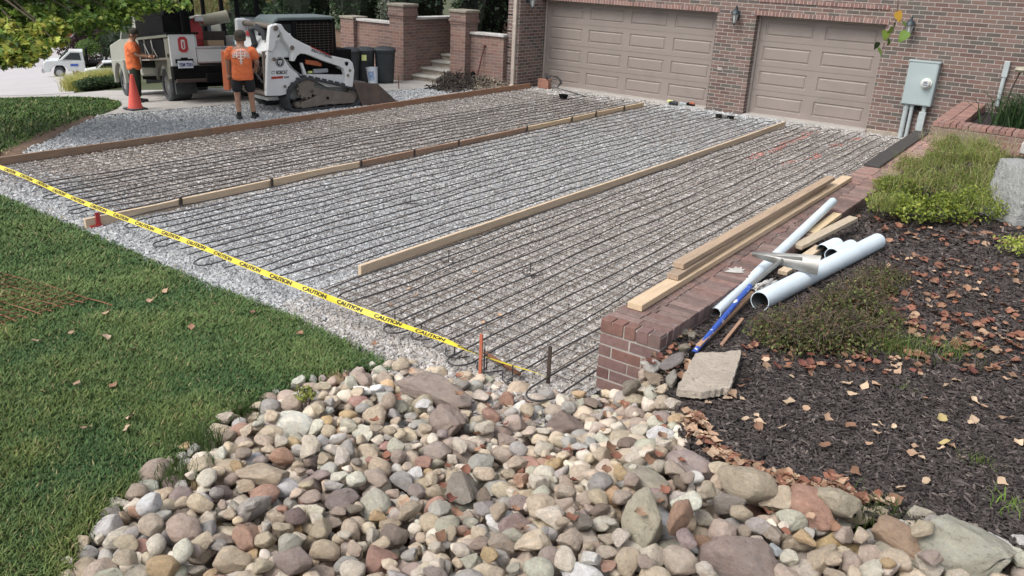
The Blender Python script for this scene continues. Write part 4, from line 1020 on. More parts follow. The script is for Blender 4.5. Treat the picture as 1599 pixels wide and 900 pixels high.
e = empty('caution_tape', ctr[0], label='yellow caution tape strung across the front of the gravel drive', cat='tape')
mb = MB(); V = []; n = 260
for i in range(n+1):
    p, d, up, nr = tape_frame(TL*i/n)
    for k in (-.5, -.25, 0, .25, .5): V.append(p+up*TW*k*(1 if i < 215 else 1-.35*(i-215)/45)+nr*.004*math.sin(i*.35+k*3)-ctr[0])
mb.add(V, [(i*5+k, i*5+k+1, (i+1)*5+k+1, (i+1)*5+k) for i in range(n) for k in range(4)])
mb.build('ribbon', M['tape'], e, smooth=True, recalc=False)
tv, tf = text_mesh('CAUTION', .047, True); twid = max(v.x for v in tv); mb = MB(); s = 1.1
while s < TL-.4:
    V = []
    sc = .30/twid
    for v in tv:
        ss = s+v.x*sc; p, d, up, nr = tape_frame(ss); h = (v.y-.0165)*1.0; f = 1 if ss/TL*n < 215 else 1-.35*(ss/TL*n-215)/45
        V.append(p+up*h*f+nr*.0045-ctr[0]+nr*.004*math.sin(ss/TL*n*.35))
    mb.add(V, tf); s += .435
mb.build('lettering', M['black'], e, recalc=False)
P = att(857, 600); top = att(857, 600)
def stake(px, v0, v1, r, m, label, sq=False, name='steel_stake'):
    A = att(px[0], v0); zt = None
    # vertical stake: find the height whose top meets the sight line
    d = ray(px[1], v1); tt = np.dot(A[:2]-CAM[:2], d[:2])/np.dot(d[:2], d[:2]); H = CAM[2]+d[2]*tt-A[2]
    mb = MB(); (mb.tube([(0, 0, -.1), (0, 0, H)], r, 8) if not sq else mb.box((0, 0, H/2-.05), (r*2, r*.9, H+.1)))
    o = mb.build(name, M[m], smooth=not sq); o.location = A; return tag(o, label, 'stake')
stake((856, 857), 600, 541, .014, 'darksteel', 'dark steel stake holding the right end of the caution tape', True)
stake((750, 749), 592, 522, .013, 'orangepaint', 'orange painted stake behind the caution tape', True)
stake((756, 756), 586, 545, .006, 'tube', 'thin dark rod close beside the orange stake')
a = atplane(757, 551, (3.2, -14.0), (3.9, -14.15)); b = att(812, 585, .06)
mb = MB(); mb.bar(Vector(a)-Vector(b), (0, 0, 0), .035, .022); o = mb.build('rusty_bar', M['rust'], bevel=.004); o.location = b; tag(o, 'short rusty brown bar slanting down below the caution tape', 'bar')

# ================================================================== LUMBER AND PIPES ON THE WALL
z = WZ+.004
a, b = at(990, 482, z+.025), at(1323, 279, z+.025)
def on(u, v, zz): return Vector(at(u, v, zz))
a = on(991, 484, z); b = on(1323, 281, z)
board('lumber_board', a, b, .125, .052, 'wood', 'long fresh board lowest on the retaining wall, under two brown boards', group='boards lying on the retaining wall', tint=(1.02, .98, .92))
z2 = z+.056; z3 = z2+.052
off = Vector((-.06, 0, 0))
a2 = on(1052, 437, z2)+Vector((-.01, 0, 0)); b2 = on(1286, 291, z2)+Vector((-.01, 0, 0))
board('lumber_board', a2, b2, .10, .046, 'oldwood', 'brown weathered board in the middle of the board stack on the wall', group='boards lying on the retaining wall', tint=(1.3, 1.38, 1.38))
a3 = on(1059, 419, z3); b3 = on(1298, 281, z3)
board('lumber_board', a3, b3, .10, .048, 'oldwood', 'brown topmost board of the stack on the retaining wall', group='boards lying on the retaining wall', tint=(1.5, 1.55, 1.5))
a = on(1362, 261, z); b = on(1440, 208, z)
board('composite_plank', a, b, .22, .035, 'blackplank', 'charcoal flat plank lying on the far end of the retaining wall', 'plank')
def gz(u, v, h): return Vector(att(u, v, h))
def pipe(name, A, B, r, label, group=None, chip=False):
    A = Vector(A); B = Vector(B); d = (B-A); L = d.length; e = empty(name, A, label=label, cat='pipe', group=group); q = d.to_track_quat('Z', 'Y').to_matrix()
    mb = MB(); mb.lathe([(r-.006, .25), (r-.006, .0), (r, .0), (r, L*.3), (r, L*.6), (r, L), (r-.006, L), (r-.006, L-.25)], 28, (0, 0, 0), q, cap=False); mb.build('shell', M['pvc'], e, True)
    mb = MB(); mb.lathe([(r-.0065, .24), (.0, .245)], 28, (0, 0, 0), q, cap=False); mb.lathe([(r-.007, .006), (r-.007, .24)], 28, (0, 0, 0), q, cap=False); mb.build('inside', M['pvcin'], e)
    return e
pipe('plastic_pipe', gz(1118, 489, .05), on(1301, 315, WZ+.10), .046, 'long thin white plastic pipe lying across the retaining wall edge')
pipe('plastic_pipe', gz(1187, 471, .085), gz(1371, 377, .085), .082, 'thick white plastic pipe nearest the bushes')
pipe('plastic_pipe', gz(1287, 392, .085), gz(1306, 383, .10), .075, 'short open white pipe piece behind the thick pipe', 'short white pipe pieces')
pipe('plastic_pipe', gz(1300, 400, .10), gz(1330, 386, .10), .075, 'short white pipe piece tucked against the thick pipe', 'short white pipe pieces')
# short wood scraps
board('wood_scrap', gz(1245, 389, .10), gz(1333, 344, .16), .10, .042, 'wood', 'short pale board with grey end on top of the scrap wood', group='wood scraps by the pipes', tint=(.78, .82, .85))
board('wood_scrap', gz(1222, 430, .02), gz(1280, 390, .05), .09, .042, 'wood', 'pale board lying lowest under the metal rake blade', group='wood scraps by the pipes')
board('wood_scrap', gz(1262, 372, .10), gz(1308, 338, .12), .09, .04, 'wood', 'yellowish board between thin pipe and pale board', group='wood scraps by the pipes', tint=(1.12, 1.1, .95))
board('wood_scrap', gz(1272, 352, .10), gz(1290, 342, .12), .08, .04, 'wood', 'smallest yellowish wood scrap beside the thin pipe', group='wood scraps by the pipes', tint=(1.1, 1.1, .95))
board('wood_strip', gz(1127, 541, .02), gz(1160, 500, .05), .025, .02, 'oldwood', 'thin brown wood strip on the mulch right of the blue handle', 'stick', tint=(1.3, 1.1, 1))
board('wood_strip', gz(1090, 545, .04), gz(1176, 460, .06), .035, .03, 'oldwood', 'thin pale brown strip lying under the blue handle', 'stick', tint=(1.6, 1.4, 1.2))
# concrete rake with blue handle
A = gz(1083, 553, .035); B = gz(1172, 447, .15); Cc = on(1226, 402, .80)
Cc = Vector(att(1222, 406, .26)); 
e = empty('concrete_rake', A, label='concrete rake with paint-worn blue handle and wide silver blade', cat='rake')
mb = MB(); mb.tube([(0, 0, 0), (B-A)*.5, B-A], .021, 12); mb.build('handle', M['bluehandle'], e, True)
mb = MB(); mb.tube([B-A, Cc-A], .018, 12); mb.build('shaft', M['alu'], e, True)
mb = MB(); mb.tube([(0, 0, 0), (A-B).normalized()*.03], .0225, 12); mb.build('end_cap', M['blackpaint'], e, True)
bl0 = atd(1176, 397, depth(Cc)+.12); bl1 = atd(1280, 415, depth(Cc)-.10); bx_ = Vector(bl1-bl0); X = bx_.normalized(); back = Vector((-_f[0], -_f[1], -_f[2]))
Up = (Vector(_u)*.93+Vector(_f)*.1).normalized(); Up = (Up-X*Up.dot(X)).normalized(); N = X.cross(Up); o0 = Vector(bl0)-A
V = []; nb = 12; mb = MB()
for sgn in (0, 1):
    for i in range(nb+1):
        t = i/nb; hgt = .035+.13*(t**.8)
        for k in range(5):
            q = k/4; V.append(o0+X*(bx_.length*t)+Up*(hgt*(.5-q)*1.05)+N*(.03*math.sin(PI*q)+.006*sgn))
W5 = (nb+1)*5
Fs = [(i*5+k, i*5+k+1, (i+1)*5+k+1, (i+1)*5+k) for i in range(nb) for k in range(4)]; Fs += [tuple(x+W5 for x in f[::-1]) for f in Fs]
Fs += [(i*5, (i+1)*5, (i+1)*5+W5, i*5+W5) for i in range(nb)]+[(i*5+4, i*5+4+W5, (i+1)*5+4+W5, (i+1)*5+4) for i in range(nb)]+[(nb*5+k, nb*5+k+1, nb*5+k+1+W5, nb*5+k+W5) for k in range(4)]
mb.add(V, Fs); mb.build('blade', M['alu'], e, True)
mb = MB(); mb.bar(o0+X*.12+N*.02, o0+X*.42+N*.045+Up*.03, .012, .02); mb.build('blade_brace', M['alu'], e)
# crumpled plastic by the pipe
mb = MB(); C0 = gz(1196, 446, .07)
bm = bmesh.new(); bmesh.ops.create_icosphere(bm, subdivisions=4, radius=1)
for v in bm.verts: v.co *= 1+.6*mnoise.noise(v.co*3.1)+.3*mnoise.noise(v.co*8)
me = bpy.data.meshes.new('plastic_scrap'); bm.to_mesh(me); bm.free(); me.materials.append(M['coping']); o = bpy.data.objects.new('plastic_scrap', me); COL.objects.link(o); o.location = C0; o.scale = (.10, .05, .035); o.rotation_euler = (0, -.3, .9)
tag(o, 'crumpled whitish plastic scrap between blue handle and thick pipe', 'plastic scrap')
# broken slab and rubble at the wall end
pp0 = [(1057, 611), (1086, 552), (1158, 545), (1157, 556), (1141, 604), (1086, 612)]; pp = []
for (u0, v0), (u1, v1) in zip(pp0, pp0[1:]+pp0[:1]):
    m_ = max(2, int(math.hypot(u1-u0, v1-v0)/5)); pp += [(u0+(u1-u0)*k/m_+(wr.normal(0, .9) if k else 0), v0+(v1-v0)*k/m_+(wr.normal(0, .9) if k else 0)) for k in range(m_)]
P = [Vector(att(u, v, .10)) for u, v in pp]; c0 = sum(P, Vector())/len(P); zt = sum(p.z for p in P)/len(P)
mb = MB(); mb.prism([Vector((p.x-c0.x, p.y-c0.y, (p.z-zt)*.8)) for p in P], (0, 0, -.055)); o = mb.build('concrete_slab', M['oldconcrete'], bevel=.004); o.location = (c0.x, c0.y, zt); tag(o, 'broken flat tan concrete slab below the end of the blue handle', 'slab')
for u, v, s, yw, c, sh, lb in [(1047, 566, (.12, .075, .045), .6, (.27, .25, .25), 5, 'flat grey broken stone leaning at the wall corner'), (1052, 590, (.085, .05, .06), 2.2, (.42, .40, .36), 10, 'whitish broken stone chunk left of the concrete slab'),
                               (984, 606, (.085, .065, .075), .9, (.32, .29, .24), 15, 'pointed tan stone in front of the wall end'), (1066, 520, (.09, .05, .05), .5, (.33, .31, .27), 20, 'grey stone lying against the wall side'), (1083, 524, (.06, .045, .04), 1.5, (.36, .33, .28), 0, 'small stone beside the wall behind the slab'), (1068, 545, (.075, .05, .04), 2.5, (.34, .30, .24), 6, 'tan stone behind the flat grey broken stone'),
                               (1020, 590, (.09, .055, .04), .2, (.38, .31, .24), 11, 'flat sandy stone right of the pointed tan stone')]:
    p = att(u, v, s[2]*.8); o = bpy.data.objects.new('broken_stone', SMESH[sh]); COL.objects.link(o); o.location = p; o.scale = s; o.rotation_euler = (.35 if sh == 5 else .1, -.5 if sh == 5 else .15, yw); o.color = (*c, 1); tag(o, lb, 'stone')

# ================================================================== PLANTS
def leafmat(name, tl=.35, rough=.55):
    q = NT(name); a = q.n('Attribute'); a.attribute_name = 'col'; oi = q.n('ObjectInfo')
    c = q.mix(1, a.outputs[0], oi.outputs['Color'], 'MULTIPLY'); q.l(c, q.b.inputs['Base Color']); q.b.inputs['Roughness'].default_value = rough; q.b.inputs['Specular IOR Level'].default_value = .3
    tr_ = q.n('BsdfTranslucent'); hs = q.n('HueSaturation'); hs.inputs['Value'].default_value = 1.35; q.l(c, hs.inputs['Color']); q.l(hs.outputs[0], tr_.inputs[0])
    mx = q.n('MixShader'); mx.inputs[0].default_value = tl; q.l(q.b.outputs[0], mx.inputs[1]); q.l(tr_.outputs[0], mx.inputs[2])
    q.l(mx.outputs[0], q.t.nodes['Material Output'].inputs[0]); return q.m
M['foliage'] = leafmat('foliage')
pr = np.random.default_rng(77)
DIA = np.array([(-.5, 0, 0), (0, -.3, .06), (.5, 0, -.05), (0, .3, .06)]); DIAF = np.array([(0, 1, 2, 3)])
MAPLE = np.array([(-.5, .0, 0), (-.30, -.42, .03), (.02, -.20, .05), (.12, -.5, 0), (.22, -.17, .05), (.55, 0, -.06), (.22, .17, .05), (.12, .5, 0), (.02, .20, .05), (-.30, .42, .03)]); MAPLEF = np.array([tuple(range(10))])
def cloud(cs, n, size, cols, name, parent, tmpl=DIA, fc=DIAF, shell=.55, up=.5, low=-1., m='foliage', kind=None, flat=.0):
    """leaves in ellipsoids cs = [(centre, (rx, ry, rz)), ...]"""
    vol = np.array([r[0]*r[1]+r[0]*r[2] for _, r in cs]); ks = pr.choice(len(cs), n, p=vol/vol.sum())
    C_ = np.array([c for c, _ in cs])[ks]; R_ = np.array([r for _, r in cs])[ks]
    d = pr.normal(size=(n, 3)); d /= np.linalg.norm(d, axis=1)[:, None]; d[:, 2] = np.where(d[:, 2] < low, -d[:, 2], d[:, 2])
    rr = (shell+(1-shell)*pr.random(n)**.5)*(1+.16*np.sin(d[:, 0]*5+ks)+.14*np.sin(d[:, 1]*7+ks*2)+.12*np.sin(d[:, 2]*6))
    pos = C_+d*R_*rr[:, None]
    yaw = np.arctan2(d[:, 1], d[:, 0])+pr.normal(0, .8, n); pit = pr.normal(.35, .55, n); rol = pr.normal(0, .6, n)
    s = size*pr.uniform(.6, 1.35, n); cl = np.array(cols); ci = cl[pr.integers(0, len(cl), n)]*pr.uniform(.75, 1.3, (n, 1))
    o = scatter(name, tmpl, fc, pos, rotmats(yaw, pit, rol), np.stack([s, s, s], -1), M[m], ci, kind=kind, parent=parent, jit=.03); return o
def rel_o(o, base):
    n = len(o.data.vertices); a = np.empty(n*3, np.float32); o.data.vertices.foreach_get('co', a); a = a.reshape(-1, 3)-np.array(base, np.float32); o.data.vertices.foreach_set('co', a.ravel()); o.data.update()
def blades(base_pts, h, wd, cols, name, parent, lean=.6):
    n = len(base_pts); b = np.array(base_pts); hh = h*pr.uniform(.5, 1.2, n); yaw = pr.uniform(0, 6.3, n); th = pr.uniform(0, 6.3, n)
    sx = np.stack([np.cos(yaw), np.sin(yaw), 0*yaw], -1)*(wd*pr.uniform(.6, 1.2, n))[:, None]; dr = np.stack([np.cos(th), np.sin(th), 0*th], -1); ln = (hh*lean*pr.uniform(.2, 1.3, n))[:, None]; up = np.array((0, 0, 1.))
    V = np.stack([b-sx, b+sx, b+dr*ln*.25+up*hh[:, None]*.55-sx*.8, b+dr*ln*.25+up*hh[:, None]*.55+sx*.8, b+dr*ln+up*(hh*.85)[:, None]-sx*.2, b+dr*ln+up*(hh*.85)[:, None]+sx*.2], 1)
    F_ = np.array([(0, 1, 3, 2), (2, 3, 5, 4)])[None]+(np.arange(n)*6)[:, None, None]; cl = np.array(cols)[pr.integers(0, len(cols), n)]*pr.uniform(.75, 1.25, (n, 1))
    return npmesh(name, V.reshape(-1, 3), F_.reshape(-1, 4), M['foliage'], np.repeat(cl, 6, 0), parent=parent)
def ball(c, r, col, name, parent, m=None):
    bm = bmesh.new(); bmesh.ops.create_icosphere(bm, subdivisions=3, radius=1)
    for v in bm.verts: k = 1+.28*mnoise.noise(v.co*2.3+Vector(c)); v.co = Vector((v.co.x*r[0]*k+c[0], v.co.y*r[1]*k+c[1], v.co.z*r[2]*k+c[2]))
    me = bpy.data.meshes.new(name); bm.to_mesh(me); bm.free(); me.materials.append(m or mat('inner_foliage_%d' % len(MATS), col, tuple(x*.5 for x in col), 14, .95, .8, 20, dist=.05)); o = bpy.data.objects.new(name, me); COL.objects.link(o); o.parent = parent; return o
# light green mounded shrub between the wall and the boulder
e = empty('green_shrub', att(1450, 345), label='bright green mounded shrub between the brick wall and the grey boulder', cat='shrub')
cs = []
for u, v, r in ((1392, 332, .24), (1425, 345, .26), (1465, 345, .28), (1510, 338, .28), (1545, 325, .2), (1400, 305, .24), (1440, 305, .30), (1490, 300, .32), (1530, 295, .26), (1420, 275, .26), (1465, 270, .30), (1510, 262, .30), (1550, 270, .26), (1480, 245, .28), (1530, 245, .26), (1375, 340, .16)):
    p = att(u, v+8); cs.append(((p[0], p[1], p[2]+.13), (r*pr.uniform(.85, 1.1), r*pr.uniform(.85, 1.1), r*pr.uniform(.7, 1.15))))
o = cloud([c for c in cs[:6]], 7500, .038, [(.22, .27, .045), (.15, .20, .035), (.30, .33, .07), (.09, .13, .03)], 'foliage', e, low=-.2); rel_o(o, e.location)
o = cloud(cs[5:], 12000, .030, [(.15, .20, .04), (.20, .24, .06), (.11, .15, .035), (.24, .25, .09), (.20, .13, .08)], 'foliage', e, low=-.2); rel_o(o, e.location)
bp = []
for c, r in cs[3:]:
    for _ in range(190): a = pr.uniform(0, 6.3); q = pr.uniform(0, 1)**.5*r[0]; bp.append((c[0]+q*math.cos(a), c[1]+q*math.sin(a), c[2]+r[2]*.2))
o = blades(bp, .26, .003, [(.26, .30, .08), (.17, .23, .06), (.36, .34, .16)], 'shoots', e); rel_o(o, e.location)
for c, r in cs:
    pass
mb = MB()
for c, r in cs:
    for k in range(3): mb.tube([(c[0], c[1], c[2]-.18), (c[0]+pr.normal(0, .1), c[1]+pr.normal(0, .1), c[2]+r[2]*.5)], .006, 5)
o = mb.build('stems', M['bark'], e); rel_o(o, e.location)
# grey seed grass behind it
P = att(1500, 240); e = empty('grass_tuft', P, label='pale seeding grass tuft behind the bright green shrub, below the planter wall', cat='grass')
bp = [(P[0]+pr.normal(0, .28), P[1]+pr.normal(0, .16), float(P[2])) for _ in range(900)]; o = blades(bp, .42, .0035, [(.33, .33, .19), (.24, .27, .12), (.40, .36, .26)], 'blades', e, .45); rel_o(o, P)
# dark creeping bush
e = empty('creeping_bush', att(1290, 500), label='low dark creeping bush with small leaves in front of the thick white pipe', cat='bush')
cs = []
for u, v, r in ((1205, 535, .17), (1235, 545, .20), (1275, 545, .22), (1315, 540, .22), (1350, 530, .20), (1215, 520, .16), (1255, 518, .20), (1300, 508, .22), (1345, 498, .24), (1375, 505, .15), (1298, 488, .18), (1340, 470, .20), (1368, 458, .18), (1366, 440, .15), (1325, 486, .2), (1390, 442, .14)):
    p = att(u, v+2); cs.append(((p[0], p[1], p[2]+.05), (r*1.1, r*1.1, r*.8)))
o = cloud(cs, 17000, .027, [(.075, .095, .03), (.12, .15, .045), (.05, .055, .025), (.16, .11, .065), (.18, .20, .07), (.12, .07, .05)], 'foliage', e, low=-.15, shell=.15); rel_o(o, e.location)
mb = MB()
for c, r in cs:
    for k in range(34):
        a = pr.uniform(0, 6.3); q = Vector((math.cos(a), math.sin(a), 0))*r[0]*pr.uniform(.5, 1.15); mb.tube([(c[0], c[1], c[2]-.05), (c[0]+q.x*.5, c[1]+q.y*.5, c[2]+r[2]*.75), (c[0]+q.x, c[1]+q.y, c[2]+r[2]*pr.uniform(.3, 1.35))], .0026, 4)
o = mb.build('stems', M['bark'], e); rel_o(o, e.location)
def tuft(u, v, n, r, h, cols, label, lean=.6, wd=.003, group=None):
    P = att(u, v); e = empty('grass_tuft', P, label=label, cat='weed', group=group); bp = [(P[0]+pr.normal(0, r), P[1]+pr.normal(0, r), float(T(P[0], P[1]))) for _ in range(n)]
    o = blades(bp, h, wd, cols, 'blades', e, lean); rel_o(o, P); return e
GG = [(.13, .19, .05), (.09, .14, .035), (.2, .22, .09)]
tuft(1400, 552, 230, .09, .17, GG, 'green grassy weed tuft on the mulch right of the creeping bush')
tuft(1482, 560, 130, .10, .16, GG, 'sparse green weed tuft farther right on the mulch')
tuft(1440, 548, 40, .09, .12, GG, 'few thin grass blades between the two weed tufts')
tuft(1417, 610, 50, .05, .05, GG, 'tiny weed seedling on the open mulch')
tuft(1535, 728, 70, .05, .06, GG, 'tiny weed seedling near the large pale boulder')
tuft(1372, 808, 130, .08, .09, [(.07, .11, .03), (.10, .13, .05)], 'green weed tuft at the mulch edge above the orange-brown rock')
tuft(1588, 800, 60, .05, .08, [(.16, .26, .05)], 'small bright weed beside the bottom right boulder')
tuft(318, 697, 230, .07, .15, [(.05, .09, .03), (.08, .12, .035)], 'dark grass tuft growing at the left edge of the stones')
tuft(285, 748, 190, .07, .13, [(.06, .10, .03), (.08, .12, .035)], 'lower dark grass tuft growing between the left stones')
tuft(375, 646, 120, .05, .12, [(.06, .10, .03)], 'small grass tuft at the upper left edge of the stones')
def weed(u, v, n, size, cols, label, r=.08, name='leafy_weed'):
    P = att(u, v, .04); e = empty(name, P, label=label, cat='weed'); o = cloud([((P[0], P[1], P[2]+.07), (r, r, r*.9))], n, size, cols, 'foliage', e, low=-.3, shell=.2); rel_o(o, P)
    mb = MB()
    for k in range(6): mb.tube([(0, 0, -.1), (pr.normal(0, r*.4), pr.normal(0, r*.4), .12)], .003, 5)
    mb.build('stems', M['bark'], e)
weed(476, 634, 80, .045, [(.22, .24, .06), (.15, .18, .05)], 'yellow green leafy weed sprouting between stones')
weed(1585, 398, 420, .032, [(.33, .38, .07), (.22, .28, .05), (.40, .42, .12)], 'small yellow green shrub on the mulch below the grey boulder', .17, 'small_shrub')
# strappy planter plant
P = np.array((5.55, -1.35, .70)); e = empty('strappy_plant', P, label='dark green strappy leaved plant in the raised brick planter', cat='plant')
bp = [(P[0]+pr.normal(0, .30), P[1]+pr.normal(0, .30), P[2]) for _ in range(620)]; o = blades(bp, .62, .011, [(.035, .075, .025), (.05, .10, .035), (.025, .05, .02)], 'leaves', e, .9); rel_o(o, P)
P = np.array((6.6, -1.3, .70)); e = empty('strappy_plant', P, label='second strappy leaved plant farther right in the planter', cat='plant')
bp = [(P[0]+pr.normal(0, .34), P[1]+pr.normal(0, .34), P[2]) for _ in range(520)]; o = blades(bp, .62, .011, [(.035, .075, .025), (.05, .10, .035), (.025, .05, .02)], 'leaves', e, .9); rel_o(o, P)
# garden light on the wall side of the planter
P = aty(1577, 140, -.5); e = empty('path_light', (P[0], -.5, .70), label='dark path light stem with tan bowl top above the strappy plants', cat='lamp')
t_ = aty(1588, 112, -.5); H = t_[2]-.70
mb = MB(); mb.tube([(0, 0, -.02), (.03, 0, H*.6), (.10, 0, H)], .014, 8); mb.build('stem', M['darksteel'], e, True)
mb = MB(); mb.lathe([(.015, -.03), (.09, -.02), (.12, .02), (.10, .06), (.02, .08)], 16, (.12, 0, H+.02)); mb.build('lamp_shade', M['tan'], e, True)
# boulder
P = att(1566, 352); e_ = None
def boulder(P, label, s, yaw, seed):
    r = np.random.default_rng(seed); bm = bmesh.new(); bmesh.ops.create_cube(bm, size=2); bmesh.ops.subdivide_edges(bm, edges=bm.edges[:], cuts=24, use_grid_fill=True)
    for v in bm.verts:
        c = v.co; t = (c.z+1)/2; x, y = c.x*(1-.20*t), c.y*(1-.15*t); x += .14*t
        q = Vector((x, y, c.z)); n_ = c.normalized(); k = .075*mnoise.noise(c*1.5)+.04*abs(mnoise.noise(c*3.3+Vector((3, 1, 2))))+.035*mnoise.noise(Vector((c.x*1.2, c.y*1.2, c.z*9)))+.012*mnoise.noise(c*15)
        rr = max(abs(c.x), abs(c.y), abs(c.z)); rd = (c.length-1)*.05; v.co = q+n_*(k-rd)
    me = bpy.data.meshes.new('boulder'); bm.to_mesh(me); bm.free(); me.materials.append(M['boulder']); me.polygons.foreach_set('use_smooth', [True]*len(me.polygons)); o = bpy.data.objects.new('boulder', me); COL.objects.link(o)
    o.location = P; o.scale = s; o.rotation_euler = (0, 0, yaw); return tag(o, label, 'boulder')
Pb = att(1576, 350); boulder((Pb[0]+.16, Pb[1]+.36, Pb[2]+.25), 'big grey boulder with flat top at the right edge beside the bright green shrub', (.44, .40, .375), .62, 3)

# ---- trees
def limb(mb, a, b, r0, r1, n=6, wob=.12):
    a = Vector(a); b = Vector(b); L = (b-a).length; pts = [a+(b-a)*(i/n)+Vector((pr.normal(0, wob*.12*L/ n*2), pr.normal(0, wob*.12*L/n*2), pr.normal(0, wob*.08*L/n*2)+.08*L*math.sin(PI*i/n)))*(0 if i in (0, n) else 1) for i in range(n+1)]
    mb.tube(pts, [r0+(r1-r0)*i/n for i in range(n+1)], 8)
base = at(-75, 200); base[2] = float(T(base[0], base[1]))
e = empty('maple_tree', base, label='leafy green maple crown hanging into the top left corner', cat='tree')
cl = [(-60, 30, 12.5, .55), (-20, 25, 13, .5), (0, 60, 12.6, .4), (30, 72, 12.6, .32), (45, 35, 13.2, .5), (80, 48, 12.8, .27), (110, 20, 13.4, .45), (140, 34, 13, .28), (165, 15, 13.5, .42), (200, 8, 13.2, .32), (235, -4, 13.6, .33), (262, 2, 13.2, .2), (288, 8, 13, .11), (10, 84, 12.4, .24), (38, 95, 12.4, .14), (64, 80, 12.5, .15), (88, 66, 12.5, .1),
      (170, 34, 13.1, .2), (190, 25, 13.3, .2), (-10, 90, 12.4, .2), (118, 36, 13.1, .22), (230, 12, 13.4, .14), (60, -60, 13, .8), (160, -75, 13.5, .8), (-80, -30, 13, .9), (0, -40, 13.2, .7), (250, -60, 13.4, .5), (-120, 60, 12.6, .6), (180, -170, 15.5, 1.0), (260, -190, 16.5, 1.1), (330, -210, 17, 1.1), (240, -320, 16, 1.2), (330, -350, 17, 1.2), (160, -300, 15, 1.2), (400, -240, 17.5, .9), (90, -240, 14, 1.1)]  # clumps above the frame are added, unseen, to cast shade below
cs = [(tuple(atd(u, v, d)), (r, r, r*.75)) for u, v, d, r in cl]
LG = [(.14, .23, .045), (.10, .175, .04), (.19, .28, .055), (.07, .13, .035), (.25, .31, .07)]
o = cloud(cs[:28], 13500, .092, LG, 'crown', e, MAPLE, MAPLEF, shell=.25); rel_o(o, base); o = cloud(cs[28:], 5200, .15, LG, 'crown', e, MAPLE, MAPLEF, shell=.2); rel_o(o, base)  # second cloud: unseen leaves added to shade the truck
o = cloud([cs[i] for i in (2, 3, 13, 14, 15, 16, 5)], 1300, .105, [(.34, .38, .07), (.40, .38, .09), (.25, .32, .07)], 'crown', e, MAPLE, MAPLEF, shell=.6); rel_o(o, base)
mb = MB(); fork = Vector(base)+Vector((.1, .1, 2.6)); mb.tube([Vector(base)-Vector((0, 0, .2)), Vector(base)+Vector((.03, 0, 1.2)), fork], [.17, .13, .11], 10)
mb2 = MB()
for c, r in cs: limb(mb2, fork, c, .035, .006)
o = mb.build('trunk', M['bark'], e, True); rel_o(o, base); o = mb2.build('limbs', M['bark'], e, True); rel_o(o, base)
# hanging twig in front of the small door
pts = [atd(u, v, 8.6) for u, v in ((1408, -160), (1405, -70), (1404, -10), (1402, 22), (1398, 42), (1388, 60), (1377, 78))]
e = empty('hanging_twig', pts[2], label='hanging twig with green leaves and one yellow leaf beside the small garage door', cat='twig')
base2 = Vector((9.6, -8.6, float(T(9.6, -8.6))))
mb = MB(); mb.tube(pts, [.009, .008, .0065, .006, .005, .004, .003], 6); o = mb.build('stem', M['bark'], e, True); rel_o(o, e.location)
HEART = np.array([(-.5, 0, 0), (-.58, -.22, .02), (-.38, -.44, .04), (-.05, -.40, .05), (.28, -.2, .04), (.55, 0, -.04), (.28, .2, .04), (-.05, .40, .05), (-.38, .44, .04), (-.58, .22, .02)])
for u, v, s, c in ((1404, 27, .115, (.62, .36, .05)), (1411, 58, .125, (.13, .22, .035)), (1396, 40, .07, (.05, .09, .02)), (1413, 38, .07, (.10, .16, .03)), (1383, 56, .11, (.15, .21, .035)), (1388, 66, .085, (.05, .10, .02)), (1375, 82, .10, (.14, .24, .035)), (1369, 72, .08, (.03, .05, .02)), (1391, 48, .08, (.11, .17, .03))):
    p = atd(u, v, 8.6)-np.array(e.location); mb = MB(); Rm = Matrix((Vector(_r), Vector(_u), Vector(-_f))).transposed() @ Euler((pr.normal(-.3, .35), pr.normal(0, .35), pr.normal(-1.5, .5))).to_matrix()
    mb.add([Rm @ (Vector(q)*s)+Vector(p) for q in HEART], [tuple(range(10))], col=c); o = mb.build('leaf', M['foliage'], e)
e = empty('overhanging_tree', base2, label='tree outside the right edge whose limb carries the hanging twig', cat='tree')
mb = MB(); mb.tube([(0, 0, -.1), (.05, 0, 2), (0, .1, 4.2)], [.16, .13, .09], 10); mb.build('trunk', M['bark'], e, True)
mb = MB(); q = Vector(pts[0])-base2; mb.tube([(0, .1, 4.0), (q.x*.4, q.y*.4, 4.9), (q.x*.8, q.y*.8, q.z+.35), q], [.07, .045, .02, .006], 8); mb.build('limbs', M['bark'], e, True)
cloud([((0, 0, 5.2), (1.5, 1.5, 1.0)), ((.8, -.6, 4.9), (1, 1, .7))], 3500, .11, LG, 'crown', e, HEART, MAPLEF, shell=.2)

# background greenery
def evergreen(u, dep, width, zb, H, cols, label, n=7000, size=.12, name='evergreen_tree', core=(.012, .022, .010), shape=1., group='evergreens behind the garden walls'):
    P = atd(u, 100, dep); P[2] = zb; e = empty(name, P, label=label, cat='tree', group=group)
    cs = []; m = 6
    for i in range(m):
        t = (i+.5)/m; r = width*(1-.35*t**2*shape)*(.75 if i == 0 else 1); cs.append(((pr.normal(0, .1*width), pr.normal(0, .1*width), H*t), (r, r, H/m*.95)))
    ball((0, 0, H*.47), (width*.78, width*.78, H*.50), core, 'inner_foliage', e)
    cloud(cs, n, size, cols, 'crown', e, shell=.8)
    mb = MB(); mb.tube([(0, 0, -.3), (0, 0, H*.6)], [width*.1, width*.05], 8); mb.build('trunk', M['bark'], e, True); return e
DG = [(.022, .048, .022), (.032, .062, .026), (.015, .034, .016), (.045, .08, .03)]
evergreen(395, 30.5, .75, -.5, 3.6, DG, 'dark evergreen bush behind the black rack posts', 4500, .12)
evergreen(478, 28.5, 1.15, -.4, 5.5, DG, 'broad dark evergreen left behind the skid loader cab', 9000, .12)
